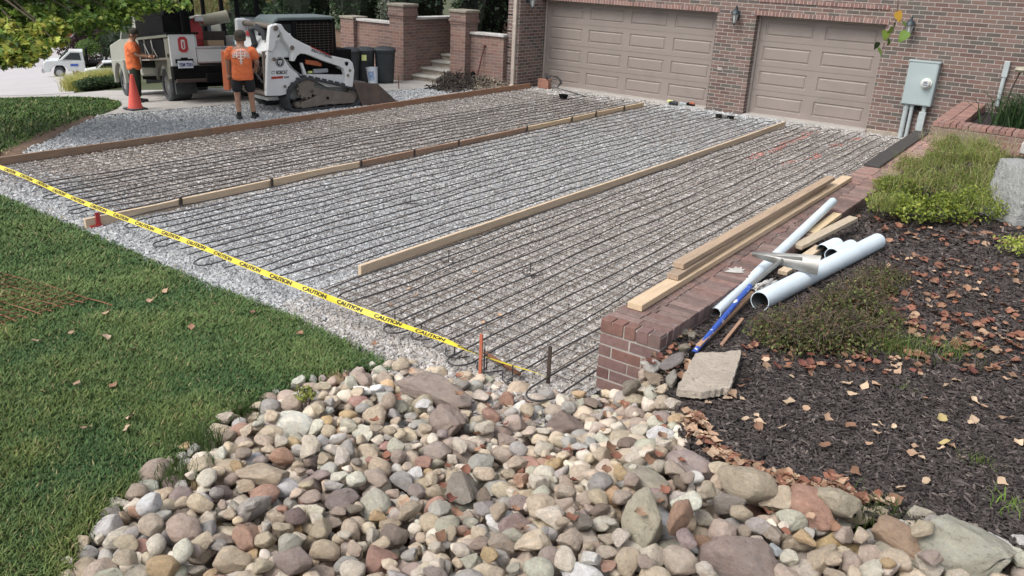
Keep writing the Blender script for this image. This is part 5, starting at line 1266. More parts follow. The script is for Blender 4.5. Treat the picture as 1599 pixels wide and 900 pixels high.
evergreen(570, 27.5, 1.25, .2, 5.5, DG, 'broad dark evergreen right behind the skid loader cab', 9000, .12)
evergreen(655, 26.0, .95, .7, 4.5, [(.02, .04, .022), (.03, .055, .03)], 'dark evergreen between the two brick piers', 5000, .12)
evergreen(752, 23.5, .80, .75, 4, [(.013, .026, .012), (.02, .038, .015)], 'very dark rounded evergreen right of the right pier', 6000, .10, core=(.006, .010, .006))
evergreen(800, 25.0, .80, .75, 4, [(.013, .026, .012), (.02, .038, .015)], 'very dark evergreen close behind the downspout', 3000, .10, core=(.006, .010, .006))
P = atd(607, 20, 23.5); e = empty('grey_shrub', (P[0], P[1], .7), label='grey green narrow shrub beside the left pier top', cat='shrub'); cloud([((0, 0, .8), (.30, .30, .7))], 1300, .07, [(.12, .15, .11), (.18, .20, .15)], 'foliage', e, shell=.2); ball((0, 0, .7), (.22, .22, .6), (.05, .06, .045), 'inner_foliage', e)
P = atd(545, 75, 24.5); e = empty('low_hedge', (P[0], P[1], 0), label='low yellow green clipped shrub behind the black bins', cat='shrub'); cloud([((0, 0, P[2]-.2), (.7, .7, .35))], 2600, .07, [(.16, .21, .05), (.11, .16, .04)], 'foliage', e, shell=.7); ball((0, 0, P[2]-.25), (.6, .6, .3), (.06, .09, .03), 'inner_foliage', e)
# bank with dry grass above a sloping wall behind the truck
A = atd(314, 27, 30); B_ = atd(440, 8, 33); A = Vector(A); B_ = Vector(B_)
back = Vector((_f[0], _f[1], 0)).normalized()
mb = MB(); n = 24; V = []
for i in range(n+1):
    p = A+(B_-A)*(-.6+2.2*i/n)
    for k, (q, zz) in enumerate(((0, -3.5), (0, 0), (.35, .06), (2, .7), (5, 1.8), (10, 3.2))): V.append((p.x+back.x*q, p.y+back.y*q, p.z+zz+(.15*mnoise.noise(Vector((i*.7, q, 0))) if k > 2 else 0)))
mb.add([v for v in V], [(i*6+k, (i+1)*6+k, (i+1)*6+k+1, i*6+k+1) for i in range(n) for k in range(1, 5)])
o = mb.build('grassy_bank', mat('dry_bank', (.20, .18, .085), (.11, .13, .045), 1.2, .95, .8, 14, dist=.08), smooth=True); o['kind'] = 'structure'
e = empty('stone_wall', A, label='dark sloping stone wall below the dry grass bank behind the truck', cat='wall')
mb = MB(); pa = A+(B_-A)*-.6; pb = A+(B_-A)*1.6; up = Vector((0, 0, 1))
mb.prism([pa-A-up*3.5, pb-A-up*3.5, pb-A, pa-A], back*-.35); mb.build('wall', mat('dark_wall', (.10, .095, .09), (.06, .058, .055), 3, .9, .6, 9), e)
mb = MB(); mb.prism([pa-A, pb-A, pb-A+up*.1, pa-A+up*.1], back*-.5); mb.build('coping', M['capstone'], e)
bp = []
for _ in range(5200):
    t = pr.uniform(-.5, 1.5); q = pr.uniform(.4, 8); p = A+(B_-A)*t+back*q; bp.append((p.x, p.y, p.z+.06+(q-.35)*.36-.05))
o = blades(bp, .55, .02, [(.34, .28, .14), (.26, .25, .10), (.15, .19, .06), (.30, .20, .13), (.10, .15, .04)], 'dry_grass', None, .7); o['kind'] = 'stuff'
for u, v0, v1 in ((317, 27, 8), (345, 18, 8)):
    P = atd(u, v0, 29.5); mb = MB(); mb.tube([(0, 0, -1.5), (0, 0, (v0-v1)/44+.05)], .045, 8); o = mb.build('fence_post', M['blackpaint']); o.location = P; tag(o, ['black post by the grass bank left of the other post', 'black post by the grass bank farther right along the wall'][u > 330], 'post', 'posts by the bank')
for u, v, d, r, cols, lb, nm in ((250, -20, 38, 1.6, [(.10, .15, .04), (.14, .19, .05)], 'pale green tree behind the truck', 'leafy_tree'), (330, -40, 46, 2.6, [(.09, .14, .04), (.12, .16, .05)], 'green tree on top of the dry grass bank', 'leafy_tree'),
                             (127, 58, 92, 2.7, [(.055, .03, .032), (.035, .022, .025), (.08, .04, .035)], 'dark purple leaved tree across the street', 'purple_tree'), (162, 60, 96, 2.3, [(.05, .03, .03), (.03, .035, .022)], 'dark leaved tree beside the purple tree across the street', 'purple_tree'), (188, 64, 90, 2.1, [(.025, .045, .022), (.035, .06, .025)], 'dark round evergreen across the street', 'evergreen_tree'),
                             (137, 72, 88, 1.0, [(.10, .17, .04)], 'small green shrub under the purple tree', 'shrub'), (195, 40, 110, 3.4, [(.15, .22, .08), (.12, .18, .06)], 'pale green tree far across the street', 'leafy_tree'), (60, 20, 120, 7, [(.05, .09, .035), (.07, .11, .04)], 'large far tree behind the maple crown', 'leafy_tree'), (150, 10, 115, 6.5, [(.06, .10, .04), (.08, .12, .05)], 'large far tree beyond the purple tree', 'leafy_tree'), (-40, 10, 118, 7, [(.05, .09, .035)], 'large far tree at the left edge', 'leafy_tree'), (240, 0, 112, 6, [(.07, .11, .04)], 'large far tree behind the truck', 'leafy_tree')):
    P = atd(u, v, d); zb = float(T(P[0], P[1])); e = empty(nm, (P[0], P[1], zb), label=lb, cat='tree', group='trees beyond the street'); h = max(P[2]-zb, r*.5)
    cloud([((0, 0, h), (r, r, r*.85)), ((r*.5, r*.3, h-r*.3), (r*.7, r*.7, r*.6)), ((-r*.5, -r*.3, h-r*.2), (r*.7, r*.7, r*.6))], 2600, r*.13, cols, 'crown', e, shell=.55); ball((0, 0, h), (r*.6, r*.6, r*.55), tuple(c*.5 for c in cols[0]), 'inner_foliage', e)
    mb = MB(); mb.tube([(0, 0, -.3), (0, 0, h)], [max(.12, r*.07), max(.06, r*.04)], 8); mb.build('trunk', M['bark'], e, True)
# planting island beside the street
P = att(150, 141); e = empty('ornamental_grass', P, label='yellow ornamental grass clump at the street end of the driveway', cat='grass')
bp = []
for u, v, k in ((116, 143, .6), (123, 141, .8), (131, 138.5, 1), (140, 137, 1.1), (150, 136, 1.2), (160, 135, 1.3), (171, 134, 1.4), (183, 133.5, 1.4), (193, 133, 1.4)):
    q = att(u, v); bp += [(q[0]+pr.normal(0, .16), q[1]+pr.normal(0, .16), q[2]+pr.uniform(0, .12)*k) for _ in range(420)]
o = blades(bp, .50, .009, [(.46, .44, .14), (.36, .36, .11), (.22, .28, .07), (.5, .44, .2)], 'blades', e, .8); rel_o(o, P)
P = att(160, 143); e = empty('low_shrub', P, label='low dark green shrub in front of the yellow ornamental grass', cat='shrub')
cs = []
for u, v in ((134, 143), (144, 142), (156, 140.5), (167, 139), (179, 137.5), (190, 136)): q = att(u, v); cs.append(((q[0], q[1], q[2]+.17), (.28, .28, .24)))
o = cloud(cs, 4200, .06, [(.035, .07, .02), (.05, .09, .03), (.08, .12, .05)], 'foliage', e, low=-.3); rel_o(o, P)
for c, r in cs: o = ball(c, (.21, .21, .17), (.02, .035, .012), 'inner_foliage', e); rel_o(o, P)
P = att(128, 133); e = empty('mulch_mound', P, label='reddish brown mulch mound behind the yellow ornamental grass', cat='mound'); kq = depth(P)/F_PX; ball((0, 0, 0), (22*kq, 14*kq, 20*kq), (.15, .09, .07), 'mound', e)

# ================================================================== SKID LOADER (faces +Y, its right side towards the camera)
SX = -6.62
PHI = rad(8); FW = np.array((math.sin(PHI), math.cos(PHI), 0)); RT = np.array((math.cos(PHI), -math.sin(PHI), 0)); KY = .91; MW_ = 1.30
so = np.array((SX, -7.0, 0))-RT*.86
skid = empty('skid_loader', so, -PHI, 'white tracked skid loader with swung open orange rear door on pale gravel', 'skid loader')
def sp_(u, v, x=SX):
    A = so+RT*(x-SX+.86); q = atplane(u, v, A[:2], (A+FW)[:2])-so; return (float(q@RT), float(q@FW), float(q[2]))
def c2(a, b): return (320+a/3.9975, b/3.9975)
def spoly(pts, x): return [sp_(*c2(a, b), x) for a, b in pts]
def side_part(name, pts, xo, th, m, parent=skid, bevel=.012):
    """polygon seen from the right side, outer face at x = xo, thickness th towards the machine's middle"""
    mb = MB(); mb.prism(spoly(pts, xo), (-th, 0, 0)); return mb.build(name, M[m], parent, bevel=bevel)
def track(xo, wd, mirror=False):
    out = [(-.92, .30), (-.93, .22), (-.88, .08), (-.74, .012), (.80, .0), (.98, .05), (1.09, .16), (1.10, .28), (1.02, .38), (.86, .425), (-.20, .665), (-.44, .70), (-.66, .66), (-.83, .53), (-.91, .40)]
    # resample
    P = [Vector((0, a*KY, b)) for a, b in out]; n = len(P); L = [(P[(i+1) % n]-P[i]).length for i in range(n)]; tot = sum(L); m = 54; pts = []
    for k in range(m):
        s = tot*k/m; i = 0
        while s > L[i]: s -= L[i]; i += 1
        pts.append(P[i].lerp(P[(i+1) % n], s/L[i]))
    c = Vector((0, .05, .30)); mb = MB(); V = []
    for p, q0, q1 in zip(pts, pts[-1:]+pts[:-1], pts[1:]+pts[:1]):
        t = (q1-q0).normalized(); nr = Vector((0, t.z, -t.y)); nr = nr if nr.dot(p-c) > 0 else -nr
        V += [(xo, p.y, p.z), (xo-wd, p.y, p.z), (xo-wd, p.y-nr.y*.055, p.z-nr.z*.055), (xo, p.y-nr.y*.055, p.z-nr.z*.055)]
    mb.add(V, [(i*4+k, i*4+(k+1) % 4, ((i+1) % m)*4+(k+1) % 4, ((i+1) % m)*4+k) for i in range(m) for k in range(4)])
    for i, (p, q0, q1) in enumerate(zip(pts, pts[-1:]+pts[:-1], pts[1:]+pts[:1])):
        if i % 2: continue
        t = (q1-q0).normalized(); nr = Vector((0, t.z, -t.y)); nr = nr if nr.dot(p-c) > 0 else -nr
        if p.z < .03: continue
        x = Vector((1, 0, 0)); mb.box((xo-wd/2, p.y+nr.y*.012, p.z+nr.z*.012), (wd*.98, .058, .036), Matrix((x, t, x.cross(t))).transposed())
    o = mb.build('track', M['rubber'], skid, bevel=.005)
    mb = MB(); mb.lathe([(.0, 0), (.10, 0), (.10, .03), (.175, .035), (.185, .06), (.185, .09), (.0, .09)], 22, (xo-.12, -.42*KY, .47), Euler((0, PI/2, 0)).to_matrix())
    for k in range(12): a = 2*PI*k/12; mb.box((xo-.06, -.42*KY+.2*math.cos(a), .47+.2*math.sin(a)), (.05, .04, .05), Euler((a, 0, 0)))
    mb.build('drive_sprocket', M['dirtsteel'], o, bevel=.004)
    for y, r in ((.88, .15), (-.62, .07), (-.38, .075), (-.13, .075), (.12, .075), (.37, .075), (.62, .075)):
        mb = MB(); mb.lathe([(.0, -.09), (r*.5, -.09), (r, -.05), (r, .05), (r*.5, .09), (.0, .09)], 18, (xo-.14, y*KY, (.235 if r > .1 else .135)), Euler((0, PI/2, 0)).to_matrix()); mb.build('roller', M['dirtsteel'], o, True)
    return o
track(.86, .34); track(.86-1.02, .34)
side_part('track_frame', [(600, 668), (608, 640), (700, 600), (640, 575), (690, 545), (760, 560), (850, 570), (930, 585), (945, 615), (935, 645), (760, 655), (610, 680)], SX-.03, .22, 'dirtsteel', bevel=.02)
mb = MB(); V = sp_(*c2(768, 612), SX-.02); mb.box((V[0]+.0, V[1], V[2]), (.02, .045, .05)); mb.build('frame_hole', M['blackpaint'], skid)
# body tub between the tracks
xr = .86; L0 = -1.30
mb = MB(); mb.box((xr-.66, -.13, .66), (.66, 1.95, .86)); mb.build('chassis', M['white'], skid, bevel=.02)
mb = MB(); mb.box((xr-.66, .40, 1.0), (.8, 1.0, .35)); mb.build('floor_box', M['blackpaint'], skid)
# white rear side panel and lower side
side_part('side_panel', [(388, 600), (392, 330), (440, 308), (470, 320), (500, 370), (530, 420), (580, 462), (600, 490), (560, 510), (520, 545), (510, 590), (470, 598)], SX-.06, .10, 'white')
side_part('lower_side', [(600, 470), (640, 465), (880, 470), (880, 545), (760, 545), (690, 505), (620, 490)], SX-.10, .16, 'white')
side_part('engine_recess', [(520, 380), (700, 370), (860, 440), (860, 480), (620, 478), (560, 430)], SX-.30, .05, 'blackpaint')
side_part('boom_cylinder', [(600, 395), (612, 392), (640, 468), (622, 470)], SX-.08, .07, 'white')
side_part('orange_panel', [(628, 372), (700, 380), (732, 398), (728, 416), (632, 400)], SX-.22, .05, 'doororange')
side_part('label_plate', [(680, 432), (770, 428), (772, 452), (682, 458)], SX-.22, .05, 'greypanel')
side_part('label_plate', [(648, 445), (674, 443), (674, 456), (648, 460)], SX-.22, .05, 'yellowsticker')
# rear uprights and lift arms, both sides
ARM = [(432, 158), (455, 148), (480, 152), (500, 185), (560, 240), (600, 262), (680, 300), (800, 350), (905, 372), (925, 392), (935, 440), (925, 548), (876, 540), (880, 470), (868, 430), (835, 412), (740, 380), (640, 340), (600, 335), (578, 350), (562, 382), (545, 384), (548, 330), (520, 285), (490, 240), (478, 205)]
UP = [(398, 320), (405, 235), (412, 165), (438, 152), (470, 160), (474, 200), (450, 250), (440, 305), (425, 322)]
for k, xo in enumerate((SX, SX-MW_+.10)):
    dx = xo-SX
    for nm, pts, th in (('lift_arm', ARM, .12), ('rear_upright', UP, .11)):
        mb = MB(); mb.prism([(p[0]+dx-(.02 if nm != 'lift_arm' else 0), p[1], p[2]) for p in spoly(pts, SX)], (-th, 0, 0)); mb.build(nm, M['white'], skid, bevel=.014)
    for a, b, r in ((442, 175, .05), (545, 298, .045), (893, 470, .03), (905, 440, .03), (500, 540, .03), (432, 370, .04)):
        V = sp_(*c2(a, b), SX); mb = MB(); mb.lathe([(r, 0), (r, .02), (r*.5, .025), (.0, .02)], 14, (V[0]+dx-.005, V[1], V[2]), Euler((0, PI/2, 0)).to_matrix()); mb.build('pin', M['dirtsteel'], skid, True)
side_part('arm_stripe', [(664, 290), (790, 345), (789, 351), (663, 296)], SX+.003, .006, 'red', bevel=0)
# cross tube between the uprights, rear hood
V = sp_(*c2(445, 172), SX); mb = MB(); mb.tube([(V[0]-.05, V[1]+.02, V[2]), (V[0]-MW_+.08, V[1]+.02, V[2])], .055, 12); mb.build('cross_tube', M['dirtsteel'], skid, True)
for xo in (SX-MW_+.10,):
    mb = MB(); mb.box((xo-SX+.86-.06, -1.07, 1.45), (.12, .24, .62)); mb.build('rear_upright', M['white'], skid, bevel=.05)
mb = MB(); mb.prism([(xr-.14, -1.16, 1.08), (xr-.14, -1.16, 1.20), (xr-.14, -1.0, 1.42), (xr-.14, -.6, 1.55), (xr-.14, -.6, 1.08)], (-1.05, 0, 0)); mb.build('rear_hood', M['white'], skid, bevel=.03)
mb = MB(); mb.box((xr-.25, -1.02, 1.47), (.16, .05, .10)); mb.build('tail_light', M['red'], skid, bevel=.015)
mb = MB(); mb.box((xr-1.05, -1.02, 1.47), (.16, .05, .10)); mb.build('tail_light', M['red'], skid, bevel=.015)
mb = MB(); q = [(xr-.62, -1.14, 1.30), (xr-.66, -1.18, 1.58), (xr-.55, -1.12, 1.64), (xr-.42, -1.06, 1.55), (xr-.38, -1.04, 1.42)]; mb.tube(q, .06, 10); mb.tube([(xr-.62, -1.14, 1.30), (xr-.75, -1.16, 1.15), (xr-.8, -1.16, .95)], .06, 10); mb.build('hydraulic_hose', M['rubber'], skid, True)
# open engine bay at the rear
mb = MB(); mb.box((xr-.66, -1.10, .78), (1.0, .10, .66)); mb.build('engine_bay', M['blackpaint'], skid)
er = np.random.default_rng(4); mb = MB()
for i in range(22):
    x, z = xr-er.uniform(.24, 1.1), er.uniform(.5, 1.05); s_ = er.uniform(.05, .16); 
    if i % 3: mb.box((x, -1.16, z), (s_, .08, s_*er.uniform(.6, 1.5)), Euler((0, er.normal(0, .3), 0)))
    else: mb.lathe([(s_*.6, -.05), (s_*.6, .05)], 12, (x, -1.17, z), Euler((PI/2, 0, 0)).to_matrix())
mb.build('engine', M['darksteel'], skid, bevel=.008)
mb = MB(); mb.tube([(xr-.3, -1.2, .6), (xr-.5, -1.25, .8), (xr-.8, -1.24, .95), (xr-1.0, -1.2, .7)], .022, 8); mb.tube([(xr-.35, -1.2, 1.0), (xr-.6, -1.26, .7), (xr-.95, -1.22, .55)], .02, 8); mb.build('engine_hose', M['rubber'], skid, True)
mb = MB(); mb.box((xr-.17, -1.20, .82), (.05, .10, .80)); mb.box((xr-.66, -1.18, .40), (1.1, .16, .05)); mb.box((xr-.66, -1.16, 1.13), (1.1, .14, .05)); mb.build('bay_frame', M['dirtsteel'], skid, bevel=.01)
mb = MB(); mb.box((xr-.66, -.95, .36), (.9, .5, .07)); mb.build('skid_plate', M['dirtsteel'], skid, bevel=.01)
# swung open rear door
h0 = np.array((xr-1.12, -1.16)); vw = CAM-(so+RT*h0[0]+FW*h0[1]); vw = np.array((vw@RT, vw@FW)); vw /= np.linalg.norm(vw); lfv = np.array((vw[1], -vw[0])); h1 = h0+.80*(vw*.90+lfv*.43); d = h1-h0; ang = math.atan2(d[1], d[0]); Ld = np.linalg.norm(d)
door = MB(); R = Euler((0, 0, ang)).to_matrix(); cx_ = (h0+h1)/2
door.box((cx_[0], cx_[1], .83), (Ld, .06, .74), R); dd = door.build('rear_door', M['doororange'], skid, bevel=.03)
mb = MB(); nn = R @ Vector((0, 1, 0)); mb.box((cx_[0]+nn.x*.045, cx_[1]+nn.y*.045, .83), (Ld*.86, .03, .60), R); mb.build('door_liner', M['dirtsteel'], dd, bevel=.01)
mb = MB(); mb.box((h1[0]+nn.x*.02, h1[1]+nn.y*.02, .83), (.07, .13, .76), R); mb.build('door_edge', M['doororange'], dd, bevel=.02)
# cab
xc = xr-.20; CB = [(-.9, 1.12), (-.92, 1.74), (-.86, 1.80), (.40, 1.80), (.45, 1.74), (.50, 1.10), (.52, .95), (-.45, .95)]
mb = MB(); mb.prism([(xc-.04, a, b) for a, b in CB], (-.66, 0, 0)); mb.build('cab', M['blackpaint'], skid, bevel=.03)
mb = MB(); mb.prism([(xc+.02, a, b) for a, b in ((-.98, 1.70), (-.95, 1.79), (-.84, 1.85), (.44, 1.855), (.48, 1.81), (.38, 1.79), (-.84, 1.78))], (-.74, 0, 0)); mb.build('cab_roof', mat('grey_green_roof', (.12, .15, .15), None, 4, .5), skid, bevel=.03)
mb = MB(); mb.prism([(xc-.02, a, b) for a, b in ((-.87, 1.30), (-.86, 1.70), (-.50, 1.72), (-.47, 1.30))], (-.02, 0, 0)); mb.build('side_window', M['glass'], skid)
mb = MB()
for k in range(12):
    z = 1.15+k*.05; mb.tube([(xc+.004, -.44, z), (xc+.004, .40, z)], .006, 5)
for k in range(9):
    y = -.44+k*.105; mb.tube([(xc+.005, y, 1.10), (xc+.005, y, 1.74)], .006, 5)
mb.build('side_screen', M['darksteel'], skid)
for a_, b_, w_, h_ in (((xc, .46, .95), (xc, .43, 1.78), .05, .05), ((xc-.64, .46, .95), (xc-.64, .43, 1.78), .05, .05), ((xc, -.49, 1.0), (xc, -.5, 1.78), .06, .08)):
    mb = MB(); mb.bar(a_, b_, w_, h_); mb.build('cab_post', M['blackpaint'], skid, bevel=.01)
mb = MB(); mb.box((xc-.5, -.2, 1.15), (.5, .45, .5)); mb.build('seat', M['rubber'], skid, bevel=.05)
# bucket
bk = spoly([(930, 525), (1010, 520), (1075, 520), (1205, 640), (1080, 665), (985, 672)], SX)
mb = MB(); W_ = MW_+.12
pl = [(p[1], p[2]) for p in bk]
prof = [(1.05, .12), (1.10, .40), (1.30, .47), (1.55, .47)]
mb.prism([(xr+.02, p[1], p[2]) for p in bk], (-.03, 0, 0)); mb.prism([(xr+.02-W_, p[1], p[2]) for p in bk], (-.03, 0, 0))
yb, zb_ = bk[0][1], bk[0][2]; ye = bk[5][1]; yt, zt_ = bk[3][1], max(.02, bk[3][2])
for (a, b) in (((bk[0][1], bk[0][2]), (bk[5][1], .06)), ((bk[5][1], .05), (yt, .02)), ((bk[0][1], bk[0][2]), (bk[1][1], bk[1][2]))):
    dv = Vector((0, b[0]-a[0], b[1]-a[1])); nr = Vector((0, -dv.z, dv.y)).normalized()*.025
    mb.prism([(xr+.01, a[0], a[1]), (xr+.01, b[0], b[1]), (xr+.01, b[0]+nr.y, b[1]+nr.z), (xr+.01, a[0]+nr.y, a[1]+nr.z)], (-W_-.02, 0, 0))
bo = mb.build('bucket', M['bucketsteel'], skid, bevel=.006)
mb = MB(); mb.box((xr+.02-W_/2, yt-.04, .015), (W_+.06, .16, .025)); mb.build('cutting_edge', M['darksteel'], bo, bevel=.004)
# lettering and round badge
def on_side(u1, v1, u2, v2, x): a = Vector(sp_(u1, v1, x)); b = Vector(sp_(u2, v2, x)); return a, b
a, b = on_side(*c2(664, 318), *c2(790, 366), SX); d = b-a; lettering('lettering', 'BOBCAT OF PITTSBURGH', .07, a, d, Vector((1, 0, 0)).cross(d), M['black'], skid, width=d.length, lift=.006)
a, b = on_side(*c2(445, 463), *c2(517, 461), SX-.06); d = b-a; lettering('lettering', 'BOBCAT', .095, a, d, Vector((1, 0, 0)).cross(d), M['black'], skid, width=d.length)
a, b = on_side(*c2(415, 463), *c2(438, 462), SX-.06); d = b-a; lettering('lettering', 'CT', .085, a, d, Vector((1, 0, 0)).cross(d), mat('grey_ink', (.2, .22, .22)), skid, width=d.length)
a, b = on_side(*c2(415, 494), *c2(488, 489), SX-.06); d = b-a; up_ = Vector((1, 0, 0)).cross(d).normalized(); mb = MB(); mb.add([a+Vector((.005, 0, 0)), b+Vector((.005, 0, 0)), b+up_*.045+Vector((.005, 0, 0)), a+up_*.045+Vector((.005, 0, 0))], [(0, 1, 2, 3)]); mb.build('badge_stripe', M['red'], skid)
a, b = on_side(*c2(492, 489), *c2(525, 486), SX-.06); d = b-a; lettering('lettering', 'T650', .05, a, d, Vector((1, 0, 0)).cross(d), M['black'], skid, width=d.length)
V = sp_(*c2(469, 388), SX-.06); mb = MB(); mb.lathe([(.0, 0), (.098, 0)], 28, (V[0]+.005, V[1], V[2]), Euler((0, PI/2, 0)).to_matrix(), cap=False); mb.build('round_badge', M['black'], skid)
mb = MB(); mb.lathe([(.078, 0), (.086, 0)], 28, (V[0]+.0075, V[1], V[2]), Euler((0, PI/2, 0)).to_matrix(), cap=False)
for dy, w__, dz, h__ in ((0, .09, .022, .02), (0, .022, -.02, .07), (-.035, .02, -.005, .04), (.035, .02, -.005, .04)): mb.box((V[0]+.0075, V[1]+dy, V[2]+dz), (.002, w__, h__))
mb.build('badge_print', M['white'], skid)
V = sp_(*c2(885, 398), SX); mb = MB(); mb.add([(V[0]+.004, V[1]+a, V[2]+b) for a, b in ((-.05, .05), (-.03, .03), (0, .045), (.03, .03), (.05, .05), (.04, -.02), (0, -.05), (-.04, -.02))], [tuple(range(8))]); mb.build('head_badge', M['blackpaint'], skid)

# ================================================================== WORK TRUCK
Pr = att(264, 159); Pf = att(197, 150.5)
dv = Pf-Pr; print('truck wheelbase', np.linalg.norm(dv), dv)
WB = np.linalg.norm(dv); WB = min(max(WB, 2.6), 4.2)
fw = Vector(dv).normalized(); lf = Vector((0, 0, 1)).cross(fw).normalized(); upv = fw.cross(lf)
truck = empty('work_truck', Pr, label='white service truck with open side compartments parked facing away on the driveway', cat='truck')
truck.matrix_world = Matrix.Translation(Pr) @ Matrix((fw, lf, upv*.94)).transposed().to_4x4()
# local: x forward, y left; left wheels outer face at y = 0
Wt = 2.0
def tbox(name, x0, x1, y0, y1, z0, z1, m, parent=truck, bevel=.01): mb = MB(); bx(mb, x0, x1, y0, y1, z0, z1); return mb.build(name, M[m], parent, bevel=bevel)
def wheel(x, y, dual=False, r=.38):
    mb = MB(); Rr = Euler((PI/2, 0, 0)).to_matrix(); wd = .44 if dual else .24
    mb.lathe([(r*.6, 0), (r*.93, 0), (r, .03), (r, wd-.03), (r*.93, wd), (r*.6, wd)], 28, (x, y, r), Rr if y > -1 else Euler((-PI/2, 0, 0)).to_matrix(), cap=False)
    o = mb.build('tyre', M['rubber'], truck, True, auto=25)
    mb = MB(); mb.lathe([(.0, .05), (r*.3, .03), (r*.34, .1), (r*.58, .12), (r*.62, .02), (r*.62, wd-.02), (0, wd-.02)], 20, (x, y, r), Rr if y > -1 else Euler((-PI/2, 0, 0)).to_matrix(), cap=False); mb.build('rim', M['chrome'], o, True)
wheel(0, 0, True); wheel(WB, 0); wheel(0, -Wt, True); wheel(WB, -Wt)
tbox('frame_rail', -1.1, WB+.4, -Wt+.55, -.55, .42, .62, 'blackpaint'); tbox('axle', -.08, .08, -Wt+.2, -.2, .3, .45, 'blackpaint')
RX = -.86
# left side box, with its wheel arch and open compartments
yl = .06; ZS = .88
mb = MB(); arch = [(.48*math.cos(a), .36+.48*math.sin(a)) for a in np.linspace(PI*.92, PI*.08, 12)]
poly = [(RX, .52), (RX, 1.46), (1.75, 1.46), (1.75, .62), (.55, .62)]+[(a, b) for a, b in reversed(arch)]+[(-.52, .52)]
comp = [(.62, .72, 1.66, 1.38)]
mb.prism([(a, yl, b) for a, b in poly], (0, -.06, 0))
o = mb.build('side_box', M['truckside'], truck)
tbox('compartment', .50, 1.68, yl-.02, yl+.012, .76, 1.40, 'blackpaint'); tbox('compartment', -.46, .42, yl-.02, yl+.012, .98, 1.40, 'blackpaint')
tbox('shelf', -.50, 1.70, yl, yl+.34, .925, .95, 'trim', bevel=.004)
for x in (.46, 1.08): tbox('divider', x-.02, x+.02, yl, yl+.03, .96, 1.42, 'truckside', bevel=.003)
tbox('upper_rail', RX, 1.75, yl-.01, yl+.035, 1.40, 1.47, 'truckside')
mb = MB(); mb.tube([(.1, yl+.03, 1.0), (.3, yl+.05, 1.2), (.45, yl+.03, 1.36)], .012, 6); mb.tube([(.7, yl+.03, 1.0), (1.0, yl+.05, 1.3)], .012, 6); mb.build('tool', M['alu'], truck)
tbox('side_bulk', RX+.02, 1.75, -.50, yl-.06, .74, 1.45, 'whitetruck'); tbox('side_bulk', RX+.02, 1.75, -Wt-.06, -Wt+.50, .74, 1.45, 'whitetruck')
tbox('door_latch', RX+.14, RX+.20, yl+.0, yl+.02, .98, 1.06, 'blackpaint')
# rear
tbox('rear_panel', RX-.03, RX+.02, -.45, yl+.01, .79, 1.47, 'whitetruck'); tbox('rear_panel', RX-.03, RX+.02, -Wt-.06, -Wt+.50, .79, 1.47, 'whitetruck')
tbox('panel_cap', RX-.05, 1.75, -.54, yl+.04, 1.46, 1.50, 'blackpaint')
tbox('tailgate', RX-.02, RX+.03, -Wt+.51, -.46, .86, 1.18, 'whitetruck'); tbox('tailgate_rail', RX-.035, RX+.0, -Wt+.51, -.46, 1.15, 1.20, 'chrome')
tbox('gate_ledge', RX-.04, RX, -Wt+.51, -.46, .84, .875, 'trim', bevel=.004)
tbox('rear_bumper', RX-.10, RX+.10, -Wt-.08, yl+.02, .50, .79, 'blackpaint', bevel=.02)
tbox('bumper_step', RX-.16, RX+.05, -Wt-.02, yl-.02, .44, .515, 'darksteel', bevel=.01)
tbox('bed_floor', RX, 1.75, -Wt+.5, -.5, .80, .86, 'darksteel'); tbox('mud_guard', -.62, -.55, -.45, -.02, .18, .62, 'rubber')
pt = tbox('license_plate', RX-.125, RX-.10, -.33, -.03, .745, .90, 'bucketwhite', bevel=.004); tbox('plate_bracket', RX-.11, RX-.02, -.35, -.01, .86, .94, 'blackpaint', bevel=.004); tbox('plate_lamp', RX-.12, RX-.02, -.24, -.12, .90, .97, 'blackpaint', bevel=.004)
lettering('plate_lettering', 'YSM 7201', .10, (RX-.126, -.045, .785), (0, -1, 0), (0, 0, 1), mat('plate_blue_ink', (.03, .05, .16)), truck, width=.27)
# block O badge
def blocko(y, z, w_, h_, k, m, x, name):
    a = w_/2; b = h_/2; c = k; out = [(-a, -b+c), (-a+c, -b), (a-c, -b), (a, -b+c), (a, b-c), (a-c, b), (-a+c, b), (-a, b-c)]
    mb = MB(); mb.prism([(x, y+p, z+q) for p, q in out], (.008, 0, 0)); mb.build(name, M[m], truck)
blocko(-.20, 1.245, .19, .33, .05, 'red', RX-.040, 'emblem'); blocko(-.20, 1.245, .075, .20, .025, 'whitetruck', RX-.045, 'emblem_centre'); blocko(-.20, 1.24, .028, .14, .006, 'red', RX-.049, 'emblem_stroke')
# cab
mb = MB(); cabp = [(1.85, .55), (1.85, 1.55), (2.05, 2.02), (3.05, 2.05), (3.55, 1.50), (4.75, 1.36), (4.85, .60)]
mb.prism([(a*WB/3.75, .0, b) for a, b in cabp], (0, -Wt, 0)); mb.build('cab', M['shadedwhite'], truck, bevel=.05)
mb = MB(); mb.prism([(a*WB/3.75, .01, b) for a, b in ((2.1, 1.48), (2.25, 1.92), (2.95, 1.94), (3.35, 1.48))], (0, -.02, 0)); mb.build('side_window', M['glass'], truck)
mb = MB(); mb.box((1.86*WB/3.75-.02, -Wt/2, 1.72), (.03, Wt*.7, .38)); mb.build('rear_window', M['glass'], truck)
mb = MB(); fl = [(WB+.52*math.cos(a), .36+.52*math.sin(a)) for a in np.linspace(PI, 0, 14)]+[(WB+.62, .36), (WB+.62, .95), (WB-.62, .95), (WB-.62, .36)]
mb.prism([(a, .09, b) for a, b in fl], (0, -.10, 0)); mb.build('fender', M['shadedwhite'], truck, bevel=.02)
